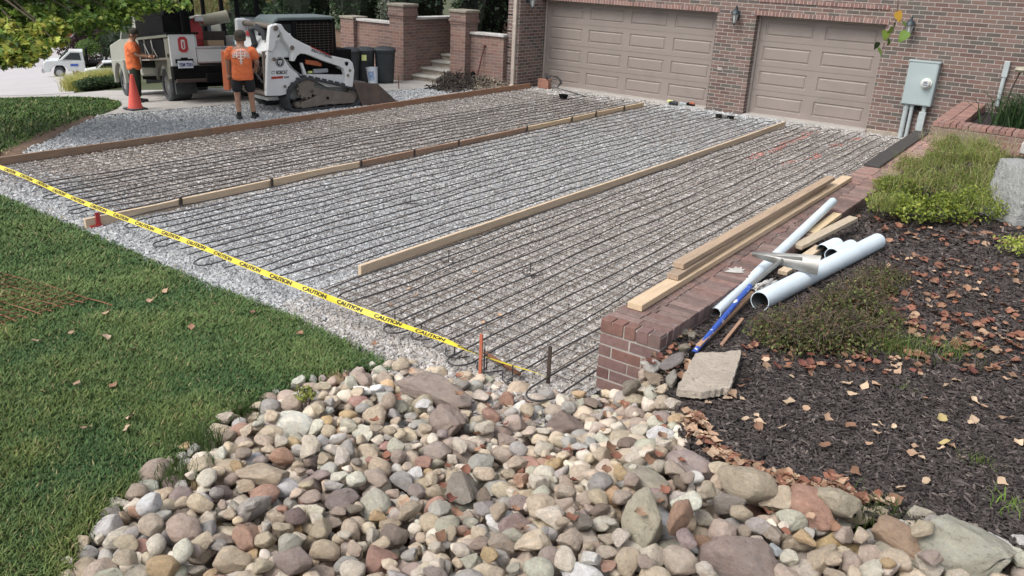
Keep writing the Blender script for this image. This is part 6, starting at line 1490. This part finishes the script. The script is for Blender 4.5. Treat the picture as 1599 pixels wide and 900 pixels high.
# racks and cargo carried as parts of the body
tbox('tool_chest', -.62, 1.70, -.48, yl+.02, 1.50, 1.86, 'blackpaint', bevel=.015); tbox('upper_chest', -.55, 1.70, -.62, yl-.05, 1.865, 2.75, 'blackpaint', bevel=.02)
mb = MB(); 
for x in (RX+.12, 1.6):
    mb.bar((x, -.30, 1.5), (x, -.30, 2.45), .07, .07); mb.bar((x, -Wt+.12, 1.5), (x, -Wt+.12, 2.45), .09, .09); mb.bar((x, -Wt+.55, 1.3), (x, -Wt+.55, 2.45), .08, .08)
mb.bar((RX+.12, -.3, 2.45), (1.6, -.3, 2.45), .06, .06); mb.bar((RX+.12, -Wt+.12, 2.45), (1.6, -Wt+.12, 2.45), .06, .06)
mb.bar((RX+.12, -Wt+.12, 1.86), (RX+.12, -Wt+.55, 1.86), .07, .05)
mb.build('ladder_rack', M['blackpaint'], truck, bevel=.008)
tbox('rack_panel', RX+.13, RX+.15, -Wt+.16, -Wt+.52, 1.40, 1.84, 'greypanel')
def tobj(name, mb, m, label, cat, bevel=.008, smooth=False):
    o = mb.build(name, M[m], bevel=0 if smooth else bevel, smooth=smooth); o.matrix_world = truck.matrix_world.copy(); return tag(o, label, cat)
bpy.context.view_layer.update()
mb = MB(); mb.lathe([(.12, 0), (.13, .02), (.13, .20), (.10, .27), (.05, .29), (.05, .33), (.0, .33)], 16, (RX+.25, -.68, .865), None); tobj('red_jug', mb, 'red', 'red round jug standing in the truck bed beside the emblem panel', 'jug', smooth=True)
mb = MB(); mb.box((RX+.45, -.98, 1.10), (.34, .34, .46)); tobj('cardboard_box', mb, 'cardboard', 'brown cardboard box in the truck bed', 'box')
mb = MB(); mb.box((RX+.9, -.72, 1.50), (.4, .26, .30)); mb.box((RX+.9, -.72, 1.70), (.3, .2, .14)); mb.tube([(RX+.75, -.6, 1.72), (RX+.75, -.75, 1.85), (RX+.75, -.9, 1.72)], .03, 8); mb.box((RX+.9, -.72, 1.10), (.36, .26, .5)); tobj('power_saw', mb, 'red', 'red and white machine behind the red jug in the truck bed', 'machine')
mb = MB(); mb.box((RX+.86, -.80, 1.80), (.36, .2, .10)); tobj('white_cover', mb, 'whitetruck', 'white cover lying on the red machine in the truck bed', 'cover', bevel=.03)
mb = MB(); q = [Vector((.6, -.78, 1.72)), Vector((.55, -1.2, 1.82)), Vector((.5, -1.62, 1.90))]; mb.tube(q, [.13, .135, .14], 18); mb.lathe([(.15, -.02), (.15, .02)], 18, q[2], (q[2]-q[0]).to_track_quat('Z', 'Y').to_matrix()); tobj('canvas_roll', mb, 'tan', 'tan canvas roll lying across the truck bed', 'roll', smooth=True)
mb = MB(); bx(mb, .35, 1.5, -1.5, -.6, .865, 1.56); tobj('crate', mb, 'darksteel', 'dark crate at the front of the truck bed under the canvas roll', 'crate')
mb = MB(); mb.box((RX+.25, -1.52, 1.36), (.24, .26, .30), Euler((.5, .2, .3))); tobj('plastic_bag', mb, 'cyan', 'pale blue plastic package in the bed left of the standing worker', 'package', bevel=.05)

# ================================================================== FAR VEHICLES AND SIGN
P = att(97, 119.5); fwd = Vector((-.47, -.88, 0)).normalized(); lf2 = Vector((0, 0, 1)).cross(fwd)
print('far truck at', P, depth(P)); k = depth(P)/65
pu = empty('flatbed_truck', P, label='white flatbed truck parked on the street, facing left', cat='truck')
pu.matrix_world = Matrix.Translation(P) @ Matrix((fwd*k, lf2*k, Vector((0, 0, k)))).transposed().to_4x4()
# near side is local y = +1
def pbox(name, pts, m, y0=.95, y1=-.95, bevel=.04): mb = MB(); mb.prism([(a, y0, b) for a, b in pts], (0, y1-y0, 0)); return mb.build(name, M[m], pu, bevel=bevel)
pbox('body', [(-1.75, .55), (-1.75, 1.25), (.0, 1.25), (.05, 1.32), (.95, 1.28), (1.12, 1.1), (1.15, .45), (.7, .45), (.62, .75), (.35, .95), (-.15, .95), (-.45, .75), (-.5, .5)], 'whitetruck')
pbox('cab', [(-1.75, 1.2), (-1.70, 2.0), (-.75, 2.02), (.05, 1.3)], 'whitetruck', .9, -.9); pbox('side_window', [(-1.5, 1.35), (-1.45, 1.88), (-.85, 1.9), (-.25, 1.38)], 'glass', .93, .9, 0); pbox('windshield', [(-.72, 2.0), (-.02, 1.33), (.03, 1.35), (-.68, 2.03)], 'glass', .8, -.8, 0)
pbox('bumper', [(1.1, .4), (1.1, .75), (1.3, .75), (1.3, .4)], 'chrome'); pbox('flatbed', [(-1.95, 1.0), (-1.95, 1.18), (-5.2, 1.18), (-5.2, 1.0)], 'blackpaint', 1.0, -1.0); pbox('headboard', [(-1.85, 1.0), (-1.85, 2.2), (-2.0, 2.2), (-2.0, 1.0)], 'blackpaint', 1.0, -1.0); pbox('frame', [(-1.5, .6), (-1.5, .9), (-5.1, .9), (-5.1, .6)], 'blackpaint', .5, -.5)
for x in (0.1, -4.1):
    for y, s in ((.98, 1), (-.98, -1)):
        mb = MB(); mb.lathe([(.25, 0), (.38, 0), (.40, .04), (.40, .24), (.25, .28)], 22, (x, y, .40), Euler((s*PI/2, 0, 0)).to_matrix(), cap=False); o = mb.build('tyre', M['rubber'], pu, True); mb = MB(); mb.lathe([(.0, .05), (.1, .03), (.24, .06), (.25, .02), (.25, .2), (0, .2)], 16, (x, y, .40), Euler((s*PI/2, 0, 0)).to_matrix(), cap=False); mb.build('rim', M['chrome'], o, True)
mb = MB(); mb.box((-1.0, .97, .98), (.55, .01, .18)); mb.build('door_logo', M['bluehandle'], pu)
dS = depth(P)*.84
Q = atd(170, 112, dS); Q[2] = float(T(Q[0], Q[1])); H_ = atd(165, 93, depth(Q))[2]-Q[2]; print('suv', depth(Q), H_)
suv = empty('white_suv', Q, label='white SUV parked behind the yellow ornamental grass, mostly hidden by the work truck', cat='car'); hs = H_/1.75
suv.matrix_world = Matrix.Translation(Q) @ Matrix((fwd*hs, lf2*hs, Vector((0, 0, hs)))).transposed().to_4x4()
def vbox(name, pts, m, y0, y1, bevel=.05): mb = MB(); mb.prism([(a, y0, b) for a, b in pts], (0, y1-y0, 0)); return mb.build(name, M[m], suv, bevel=bevel)
vbox('body', [(2.2, .35), (2.25, .85), (1.2, 1.02), (-2.1, 1.05), (-2.2, .4)], 'whitetruck', .9, -.9); vbox('cabin', [(1.15, 1.0), (.45, 1.68), (-1.8, 1.75), (-2.1, 1.0)], 'whitetruck', .85, -.85)
vbox('windshield', [(1.08, 1.05), (.5, 1.62), (.54, 1.66), (1.16, 1.05)], 'glass', .8, -.8, 0); vbox('side_window', [(.85, 1.1), (.35, 1.56), (-.5, 1.6), (-.5, 1.1)], 'glass', .88, .84, 0); vbox('side_window', [(-.6, 1.1), (-.6, 1.6), (-1.6, 1.6), (-1.85, 1.1)], 'glass', .88, .84, 0)
for x in (1.35, -1.35):
    mb = MB(); mb.lathe([(0, 0), (.34, 0), (.36, .03), (.36, .2), (0, .2)], 20, (x, .95, .36), Euler((PI/2, 0, 0)).to_matrix(), cap=False); mb.build('tyre', M['rubber'], suv, True)
P = atd(111, 84, depth(pu.location)*1.05); zb = float(T(P[0], P[1])); tp = atd(105, 46, depth(P)); e = empty('street_sign', (P[0], P[1], zb), label='red octagonal sign on a thin leaning pole behind the flatbed truck', cat='sign')
t_ = Vector(tp)-Vector(e.location); mb = MB(); mb.tube([(0, 0, 0), t_], .05, 8); mb.build('pole', M['darksteel'], e)
mb = MB(); rr = .42; X = Vector(_r); Y = Vector((0, 0, 1)); mb.prism([t_+X*rr*math.cos(PI/8+k*PI/4)+Y*rr*math.sin(PI/8+k*PI/4)-Vector(_f)*.06 for k in range(8)], Vector(_f)*.03); mb.build('plate', M['red'], e)
mb = MB(); rr = .47; mb.prism([t_+X*rr*math.cos(PI/8+k*PI/4)+Y*rr*math.sin(PI/8+k*PI/4)-Vector(_f)*.025 for k in range(8)], Vector(_f)*.02); mb.build('plate_border', M['whitetruck'], e)
P = att(177, 80); kd = depth(P)/F_PX; e = empty('traffic_drum', P, label='small orange object far across the street beside dark trees', cat='drum'); hh = 7*kd; mb = MB(); mb.lathe([(5*kd, 0), (4.6*kd, hh*.5), (4*kd, hh), (0, hh)], 14); mb.build('body', M['orangepaint'], e, True)

# ================================================================== PEOPLE
def skinned(name, verts, edges, radii, m, parent, sub=2, root=0):
    me = bpy.data.meshes.new(name); me.from_pydata(verts, edges, []); o = bpy.data.objects.new(name, me); COL.objects.link(o)
    sk = o.modifiers.new('skin', 'SKIN'); sk.use_smooth_shade = True
    for i, r in enumerate(radii):
        sv = me.skin_vertices[0].data[i]; sv.radius = (r, r) if np.isscalar(r) else r; sv.use_root = (i == root)
    ss = o.modifiers.new('sub', 'SUBSURF'); ss.levels = sub; ss.render_levels = sub
    dg = bpy.context.evaluated_depsgraph_get(); dg.update(); m2 = bpy.data.meshes.new_from_object(o.evaluated_get(dg))
    o.modifiers.clear(); o.data = m2; bpy.data.meshes.remove(me); m2.name = name
    for k in (m if isinstance(m, list) else [m]): m2.materials.append(k)
    m2.polygons.foreach_set('use_smooth', [True]*len(m2.polygons)); o.parent = parent; return o
def hand(mb, wrist, dirv, palmn, s=1., right=True, curl=.5):
    d = Vector(dirv).normalized(); n = Vector(palmn); n = (n-d*n.dot(d)).normalized(); sd_ = d.cross(n)*(1 if right else -1); w0 = Vector(wrist)
    mb.tube([w0, w0+d*.03*s, w0+d*.09*s], [.028*s, .036*s, .034*s], 10)
    for k, L in enumerate((.068, .078, .072, .055)):
        b = w0+d*.085*s+sd_*(-.03+.02*k)*s; c = curl; p1 = b+(d*math.cos(c*.6)+n*math.sin(c*.6))*L*.45*s; p2 = p1+(d*math.cos(c*1.6)+n*math.sin(c*1.6))*L*.55*s; mb.tube([b-d*.03*s, b, p1, p2], [.009*s, .0095*s, .0085*s, .007*s], 7)
    b = w0+d*.03*s-sd_*.03*s; mb.tube([b, b+(d*.6-sd_*.7+n*.2).normalized()*.035*s, b+(d*.9-sd_*.45+n*.4).normalized()*.07*s], [.013*s, .012*s, .009*s], 7)
def person(P, yaw, H, pose, label, shirt, legs, cap, shorts):
    """pose: dict of joints for a figure 1.75 m tall facing +y, x to its right"""
    k = H/1.75; e = empty('person', P, yaw, label, 'person'); e.scale = (1.17, 1.12, 1); J = {a: Vector(b)*k for a, b in pose.items()}
    names = list(J); 
    chain = [('pelvis', 'waist'), ('waist', 'chest'), ('chest', 'neck'), ('neck', 'chin'), ('chin', 'head'), ('head', 'crown')]
    for s in 'LR': chain += [('chest', 'sh'+s), ('sh'+s, 'el'+s), ('el'+s, 'wr'+s), ('pelvis', 'hip'+s), ('hip'+s, 'kn'+s), ('kn'+s, 'an'+s), ('an'+s, 'toe'+s)]
    R0 = dict(pelvis=(.15, .115), waist=(.145, .105), chest=(.155, .115), neck=.058, chin=.070, head=.092, crown=.07, shL=.062, shR=.062, elL=.044, elR=.044, wrL=.028, wrR=.028, hipL=.088, hipR=.088, knL=.058, knR=.058, anL=.040, anR=.040, toeL=.036, toeR=.036)
    V = [J[n_] for n_ in names]; E_ = [(names.index(a), names.index(b)) for a, b in chain]; rad_ = [tuple(x*k for x in R0[n_]) if not np.isscalar(R0[n_]) else R0[n_]*k for n_ in names]
    body = skinned('body', V, E_, rad_, [M['skin'], M['black']], e, 2, names.index('pelvis'))
    za = (J['anL'].z+J['anR'].z)/2
    for p in body.data.polygons:
        if p.center.z < (.16*k if shorts else .12*k): p.material_index = 1
    # hands, nose and ears joined into the body mesh
    mb = MB()
    for s in 'LR':
        d = (J['wr'+s]-J['el'+s]).normalized(); hand(mb, J['wr'+s]-d*.01, d, (0, .8, .2), k*1.0, s == 'R', pose.get('curl', .9) if not isinstance(pose.get('curl'), tuple) else .9)
    hc = J['head']; f = (Vector((0, 1, 0)))
    mb.tube([hc+Vector((0, .075, .01))*k, hc+Vector((0, .108, -.012))*k, hc+Vector((0, .085, -.035))*k], [.010*k, .014*k, .012*k], 8)
    for sx in (-1, 1): mb.lathe([(.0, -.006), (.028, -.004), (.03, .004), (.0, .008)], 10, hc+Vector((sx*.088, -.005, -.005))*k, Euler((0, PI/2, .2*sx)).to_matrix())
    tm = mb.mesh('tmp', True); bm = bmesh.new(); bm.from_mesh(body.data); bm.from_mesh(tm); bm.to_mesh(body.data); bm.free(); bpy.data.meshes.remove(tm); body.data.polygons.foreach_set('use_smooth', [True]*len(body.data.polygons))
    mb = MB()
    for sx in (-1, 1): mb.lathe([(.0, 0), (.009, .002), (.0, .008)], 8, hc+Vector((sx*.034, .082, .018))*k, Euler((-PI/2, 0, 0)).to_matrix())
    mb.box(hc+Vector((0, .082, -.055))*k, (.045*k, .008, .008)); mb.build('eyes_and_mouth', M['blackpaint'], e)
    # clothes
    up_ = lambda n_, t, b: J[n_].lerp(J[b], t)
    mb = MB(); n = 26; rings = []; prof = [('pelvis', -.14, .172, .138), ('pelvis', -.13, .182, .148), ('pelvis', -.02, .180, .146), ('waist', .0, .170, .136), ('waist', .10, .178, .140), ('chest', .0, .192, .142), ('chest', .07, .186, .120), ('neck', -.045, .125, .088), ('neck', -.012, .072, .070), ('neck', -.014, .060, .060)]
    V = []
    for ri, (nm_, dz, rx, ry) in enumerate(prof):
        c_ = J[nm_]+Vector((0, 0, dz))*k
        for i in range(n):
            a = 2*PI*i/n; wr_ = 1+(.030*math.sin(3*a+ri*1.9)+.022*math.sin(5*a-ri*2.7+1))*(1 if ri < 7 else 0); ca, sa = math.cos(a), math.sin(a); m_ = (abs(ca)**2.6+abs(sa)**2.6)**(-1/2.6)
            V.append((c_.x+rx*k*ca*m_*wr_, c_.y+ry*k*sa*m_*wr_, c_.z+.006*math.sin(4*a+ri)))
    mb.add(V, [(r*n+i, r*n+(i+1) % n, (r+1)*n+(i+1) % n, (r+1)*n+i) for r in range(len(prof)-1) for i in range(n)])
    for sd2 in 'LR':
        a_, b_ = J['sh'+sd2], J['el'+sd2]; q_ = [J['chest'].lerp(a_, .55)+Vector((0, 0, .03))*k, a_+Vector((0, 0, .005))*k, a_.lerp(b_, .40), a_.lerp(b_, .80)]; mb.tube(q_, [.085*k, .088*k, .082*k, .086*k], 14)
    sh_ = mb.build('shirt', shirt, e, True, auto=70); sb_ = sh_.modifiers.new('sub', 'SUBSURF'); sb_.levels = 1; sb_.render_levels = 1
    t = .93 if shorts else 1
    pv = [J['pelvis']+Vector((0, 0, .10))*k, J['pelvis']-Vector((0, 0, .05))*k]; pe = [(0, 1)]; prad = [(.158*k, .125*k), (.155*k, .125*k)]
    for s in 'LR':
        i = len(pv); q = [J['hip'+s]-Vector((0, 0, .03))*k, up_('hip'+s, .5, 'kn'+s), up_('hip'+s, t, 'kn'+s)]; rr = [.108*k, .104*k, .100*k if shorts else .078*k]
        if not shorts: q += [up_('kn'+s, .5, 'an'+s), up_('kn'+s, .92, 'an'+s)]; rr += [.075*k, .070*k]
        pv += q; prad += rr; pe += [(1, i)]+[(i+j, i+j+1) for j in range(len(q)-1)]
    skinned('shorts' if shorts else 'trousers', pv, pe, prad, legs, e, 2, 0)
    for s in 'LR':
        mb = MB(); a = J['an'+s]; b = J['toe'+s]; d = (b-a); d.z = 0; d.normalize(); yw_ = math.atan2(d.y, d.x); mb.box((a.x+d.x*.075*k, a.y+d.y*.075*k, .045*k), (.27*k, .10*k, .085*k), Euler((0, 0, yw_)), taper=.82); mb.build('shoe', M['black'], e, bevel=.025)
    if cap is not None:
        mb = MB(); mb.lathe([(.104, -.01), (.106, .03), (.098, .075), (.07, .112), (.02, .128), (.0, .128)], 20, (0, 0, 0), None)
        mb.v = [(x*.95, y*1.10, z) for x, y, z in mb.v]; n0 = 12; V = []
        for i in range(n0+1):
            a = PI*i/n0; V += [(.09*math.cos(a), cap*(.07+.10*math.sin(a)), .012-.02*math.sin(a)), (.09*math.cos(a), cap*(.07+.10*math.sin(a)), .004-.02*math.sin(a)), (.09*math.cos(a), cap*.05, .012), (.09*math.cos(a), cap*.05, .004)]
        mb.add(V, [(i*4, (i+1)*4, (i+1)*4+2, i*4+2) for i in range(n0)]+[(i*4+1, i*4+3, (i+1)*4+3, (i+1)*4+1) for i in range(n0)]+[(i*4, i*4+1, (i+1)*4+1, (i+1)*4) for i in range(n0)])
        mb.v = [tuple(Vector(v)*k+J['head']+Vector((0, 0, .035))*k) for v in mb.v]; mb.build('cap', M['cap'], e, True)
    mb = MB(); mb.lathe([(.095, -.045), (.1, .0), (.098, .04)], 16, (0, 0, 0), None, cap=False); mb.v = [(x*.97, y*1.05-.006 if y < .04 else y*.6, z) for x, y, z in mb.v]; mb.v = [tuple(Vector(v)*k+J['head']) for v in mb.v]; mb.build('hair', M['bark'], e, True)
    return e, J, k
POSE = dict(pelvis=(0, 0, .95), waist=(0, -.01, 1.10), chest=(0, .0, 1.33), neck=(0, .01, 1.47), chin=(0, .03, 1.545), head=(0, .035, 1.62), crown=(0, .03, 1.69),
            shL=(-.185, 0, 1.40), elL=(-.235, .0, 1.13), wrL=(-.23, .07, .88), shR=(.185, 0, 1.40), elR=(.255, .02, 1.15), wrR=(.215, .20, .98), hipL=(-.095, 0, .90), knL=(-.115, .02, .50), anL=(-.10, -.04, .085), toeL=(-.12, .11, .04),
            hipR=(.095, 0, .90), knR=(.12, .03, .50), anR=(.14, .04, .085), toeR=(.18, .19, .04))
vd = math.atan2(_f[1], _f[0])
Pw = at(384, 186); dw = Pw[:2]-CAM[:2]; yawv = math.atan2(dw[1], dw[0])-PI/2
p2, J2, k2 = person((Pw[0], Pw[1], 0), yawv-.05, 1.62, POSE, 'worker in bright orange shirt and black shorts standing at the open loader door', M['shirt'], M['shorts'], 1, True)
# white print on the back of the shirt
shirt2 = [c for c in p2.children if c.name.startswith('shirt')][0]
def backprint(e, J, k, shirt_o):
    mb = MB(); c = J['chest']+Vector((0, 0, -.03))*k
    tv, tf = [], []
    pieces = []
    for i in range(15):
        a0, a1 = PI*(.02+i*.0653), PI*(.05+i*.0653); pieces.append([(.145*math.cos(a0), .13*math.sin(a0)), (.145*math.cos(a1), .13*math.sin(a1)), (.095*math.cos(a1), .085*math.sin(a1)), (.095*math.cos(a0), .085*math.sin(a0))])
    for x0, x1, z0, z1 in ((-.014, .014, -.17, .10), (-.14, -.02, -.012, .012), (.02, .14, -.012, .012), (-.08, -.055, -.04, .065), (.055, .08, -.04, .065), (-.05, .05, -.065, -.045), (-.03, .03, -.12, -.10), (-.145, -.10, -.045, -.02), (.10, .145, -.045, -.02), (-.045, -.02, .03, .07), (.02, .045, .03, .07)): pieces.append([(x0, z0), (x1, z0), (x1, z1), (x0, z1)])
    deps = bpy.context.evaluated_depsgraph_get()
    from mathutils.bvhtree import BVHTree
    me = shirt_o.data; bv = BVHTree.FromPolygons([v.co for v in me.vertices], [tuple(p.vertices) for p in me.polygons])
    for pc in pieces:
        # subdivide each patch so it follows the cloth
        A, B, C, D = [Vector((x*k, 0, z*k)) for x, z in pc]; V = []
        for i in range(4):
            for j in range(4):
                q = (A.lerp(B, i/3)).lerp(D.lerp(C, i/3), j/3); o0 = Vector((c.x+q.x, -1, c.z+q.z)); h = bv.ray_cast(o0, Vector((0, 1, 0)))
                V.append(((h[0] if h[0] is not None else Vector((o0.x, -.13*k, o0.z)))+Vector((0, -.012, 0))))
        mb.add(V, [(i*4+j, (i+1)*4+j, (i+1)*4+j+1, i*4+j+1) for i in range(3) for j in range(3)])
    mb.build('back_print', mat('shirt_print', (.80, .66, .60), None, 10, .9), shirt_o, recalc=False)
backprint(p2, J2, k2, shirt2)
P1 = dict(POSE); P1.update(elL=(-.22, .10, 1.15), wrL=(-.12, .32, 1.10), elR=(.235, .12, 1.16), wrR=(.16, .34, 1.12), head=(0, .05, 1.61), chin=(0, .045, 1.54), crown=(0, .05, 1.68), anL=(-.1, .0, .085), toeL=(-.11, .16, .04), anR=(.11, -.05, .085), toeR=(.13, .10, .04))
Pw1 = att(216, 161); d1 = Vector((truck.matrix_world @ Vector((.75, 0, 0)))-Vector(Pw1)); 
person((Pw1[0], Pw1[1], float(T(Pw1[0], Pw1[1]))), math.atan2(_r[1], _r[0])-PI/2+.25, 1.56, P1, 'worker in orange shirt and dark trousers reaching into the truck compartment', M['shirt'], M['greenpants'], 1, False)

# ================================================================== SMALLER THINGS
P = att(212, 171); e = empty('traffic_cone', P, label='faded red orange traffic cone in front of the truck', cat='cone')
mb = MB(); mb.box((0, 0, .018), (.34, .34, .036)); mb.build('base', M['rubber'], e, bevel=.01)
mb = MB(); mb.lathe([(.145, .034), (.14, .05), (.125, .09), (.035, .66), (.03, .68), (.0, .68)], 22); mb.build('cone_body', M['cone'], e, True)
def trashbin(u, v, label, w_=.50, h_=.84, sticker=True):
    P = at(u, v); e = empty('trash_bin', P, .72, label, 'trash bin', 'dark trash bins by the garden wall')
    mb = MB(); V = []; prof = [(.80, .02), (.86, .1), (.98, h_*.88), (1.04, h_*.9), (1.04, h_*.94)]; n = 20
    def sq(a, r): c, s = math.cos(a), math.sin(a); m_ = (abs(c)**4+abs(s)**4)**(-.25); return (r*c*m_, r*s*m_)
    for r, z in prof: V += [(*sq(2*PI*i/n, r*w_/2), z) for i in range(n)]
    mb.add(V, [(j*n+i, j*n+(i+1) % n, (j+1)*n+(i+1) % n, (j+1)*n+i) for j in range(len(prof)-1) for i in range(n)]+[tuple(range(n))[::-1]]); mb.build('bin_body', M['greenplastic'], e, True)
    mb = MB(); V = []; prof = [(1.08, h_*.94), (1.09, h_*.97), (.95, h_*1.02), (.5, h_*1.055)]
    for r, z in prof: V += [(*sq(2*PI*i/n, r*w_/2), z) for i in range(n)]
    mb.add(V, [(j*n+i, j*n+(i+1) % n, (j+1)*n+(i+1) % n, (j+1)*n+i) for j in range(len(prof)-1) for i in range(n)]+[tuple(range((len(prof)-1)*n, len(prof)*n)), tuple(range(n))[::-1]]); mb.build('lid', M['greenplastic'], e, True)
    for sx in (-1, 1): mb = MB(); mb.lathe([(0, -.03), (.10, -.03), (.10, .03), (0, .03)], 16, (sx*w_*.30, w_*.45, .10), Euler((0, PI/2, 0)).to_matrix()); mb.build('wheel', M['rubber'], e, True)
    if sticker: mb = MB(); a = -.15; mb.box((-.02, -w_*.50, h_*.76), (.12, .03, .14), Euler((-.09, 0, 0))); mb.build('sticker', M['yellowsticker'], e)
trashbin(602, 129, 'largest dark trash bin without sticker next to the brick pier', .52, .86, False)
trashbin(572, 128.5, 'middle dark trash bin with a yellow sticker', .46, .84)
trashbin(548, 130, 'dark trash bin with yellow sticker nearest the skid loader', .48, .84)
P = at(583, 131); e = empty('plastic_bucket', P, label='white plastic bucket with blue print leaning against the middle dark bin', cat='bucket'); e.rotation_euler = (-.2, -.12, .6)
mb = MB(); mb.lathe([(.0, 0), (.12, 0), (.15, .38), (.158, .38), (.158, .41), (.143, .41), (.14, .37), (.115, .02), (0, .02)], 22, cap=False); mb.build('bucket_body', M['bucketwhite'], e, True)
mb = MB(); n = 8; V = []
for i in range(n+1):
    a = -2.2+1.1*i/n; V += [(.133*math.cos(a), .133*math.sin(a), .08), (.15*math.cos(a), .15*math.sin(a), .30)]
mb.add(V, [(i*2, (i+1)*2, (i+1)*2+1, i*2+1) for i in range(n)]); mb.build('printed_label', M['blueprint'], e, recalc=False)
P = at(652, 139); mb = MB(); mb.tube([(0, 0, -.05), (0, 0, .34)], .012, 6); o = mb.build('thin_stake', M['rust'], smooth=True); o.location = at(623, 139); tag(o, 'thin rusty stake in the gravel between bucket and stairs', 'stake')
# spade leaning against the wall, heap of roots
a = atplane(745, 122, (-8.0, -1.35), (-6.4, -1.3)); b = atplane(757, 71, (-7.4, -1.2), (-6.4, -1.15)); e = empty('spade', a, label='spade with dark reddish handle leaning on the brick garden wall', cat='spade')
mb = MB(); mb.tube([(0, 0, 0), Vector(b)-Vector(a)], .018, 8); mb.tube([Vector(b)-Vector(a)-Vector((.05, 0, 0)), Vector(b)-Vector(a)+Vector((.05, 0, 0))], .015, 8); mb.build('handle', mat('red_brown_handle', (.09, .03, .025)), e, True)
mb = MB(); mb.box((-.02, -.01, -.10), (.17, .02, .24), Euler((.15, .2, 0))); mb.build('blade', M['alu'], e, bevel=.008)
P = atplane(739, 117, (-8.0, -1.5), (-6.4, -1.45)); mb = MB(); mb.box((0, 0, -.02), (.11, .08, .17)); mb.box((0, 0, .075), (.06, .05, .03)); o = mb.build('dark_box', M['blackpaint'], bevel=.01); o.location = P; tag(o, 'small dark box on the root heap beside the spade', 'box')
hr = np.random.default_rng(12)
P = at(715, 138); e = empty('root_heap', P, label='heap of dark roots and pale straw against the brick garden wall', cat='debris heap')
def heap(name, px, n, H, cols, L):
    mb = MB(); poly = [at(u, v)[:2] for u, v in px]; x_ = [p[0] for p in poly]; y_ = [p[1] for p in poly]; k = 0
    cx, cy = np.mean(x_), np.mean(y_)
    while k < n:
        x, y = hr.uniform(min(x_), max(x_)), hr.uniform(min(y_), max(y_))
        if not inpoly(np.array(x), np.array(y), [tuple(p) for p in poly]): continue
        r = min(1, math.hypot((x-cx)/(max(x_)-min(x_))*2, (y-cy)/(max(y_)-min(y_))*2)); z = H*(1-r**1.5)*hr.uniform(.2, 1)+.015; d = Vector(hr.normal(size=3)); d.z *= .45; d.normalize(); l = L*hr.uniform(.4, 1.3)
        q = [Vector((x, y, z))-d*l/2, Vector((x, y, z))+Vector(hr.normal(0, l*.12, 3)), Vector((x, y, z))+d*l/2]; mb.tube([v-Vector(P) for v in q], hr.uniform(.005, .014), 4, col=tuple(np.array(cols[int(hr.integers(0, len(cols)))])*hr.uniform(.7, 1.3))); k += 1
    return mb.build(name, M['dryleaf'], e)
heap('roots', [(668, 139), (690, 131), (725, 121), (760, 121), (775, 128), (752, 141), (700, 146)], 800, .30, [(.035, .03, .03), (.06, .05, .045), (.10, .085, .07)], .28)
heap('straw', [(735, 142), (748, 121), (770, 124), (792, 138), (770, 143)], 480, .30, [(.30, .26, .21), (.40, .36, .30), (.16, .13, .10)], .22)
# things by the wide garage door
P = at(855, 137); e = empty('tube_manifold', (P[0]+.05, -.30, .0), label='brick with coiled black tubing at the left of the wide garage door', cat='manifold')
mb = MB(); mb.box((0, 0, .13), (.34, .16, .24)); mb.build('block', mat('orange_brick', (.34, .17, .12), (.27, .135, .10), 10, .9), e, bevel=.01)
mb = MB()
for k in range(4):
    r = .14+.02*k; mb.tube([(.12, -.05-.02*k, .26), (.20+.02*k, -.08, .36), (.45+.03*k, -.09, .36-.02*k), (.55+.02*k, -.10, .22), (.45, -.10, .08), (.30, -.10, .12), (.2, -.09, .24)], .011, 6)
mb.tube([(.45, -.1, .08), (.9, -.12, .03), (1.3, -.35, .04), (1.6, -.5, .03)], .011, 6); mb.lathe([(.03, 0), (.03, .08), (.012, .1), (.012, .14)], 8, (.05, 0, .25)); mb.box((.05, 0, .38), (.10, .03, .02)); mb.build('black_tubing', M['tube'], e, True)
P = at(880, 156); mb = MB(); mb.lathe([(.0, 0), (.08, 0), (.11, .11), (.12, .11), (.12, .13), (.10, .13), (.07, .02), (0, .02)], 16, cap=False); o = mb.build('black_cup', M['blackpaint'], smooth=True); o.location = P; tag(o, 'small black plastic cup on the gravel in front of the wide garage door', 'cup')
P = at(1064, 166); e = empty('hand_tools', P, .35, label='small bundle of hand tools lying at the wide garage door sill', cat='tools')
for c, m_, d, nm in (((-.18, 0, .05), 'greenplastic', (.20, .14, .10), 'dark_case'), ((-.27, .03, .09), 'yellowsticker', (.14, .08, .06), 'green_grip'), ((.04, -.02, .05), 'conduit', (.16, .10, .09), 'grey_can'), ((.22, 0, .05), 'blackpaint', (.20, .12, .08), 'tool_body'), ((.26, -.05, .10), 'orangepaint', (.13, .06, .05), 'tool_grip')):
    mb = MB(); mb.box(c, d, Euler((.1, .1, hr.uniform(-.5, .5)))); mb.build(nm, M[m_], e, bevel=.018)
P = at(1131, 186); e = empty('clamp_tool', P, .3, label='black and silver tool on the gravel at the brick pillar between the garage doors', cat='tool')
mb = MB(); mb.box((-.12, 0, .05), (.14, .12, .09)); mb.box((.14, 0, .05), (.16, .10, .07)); mb.build('tool_body', M['blackpaint'], e, bevel=.02)
mb = MB(); mb.tube([(-.24, .03, .03), (.26, -.02, .05)], .018, 8); mb.box((.0, 0, .07), (.14, .07, .03)); mb.build('tool_bar', M['alu'], e, True)
print('objects', len(bpy.data.objects))
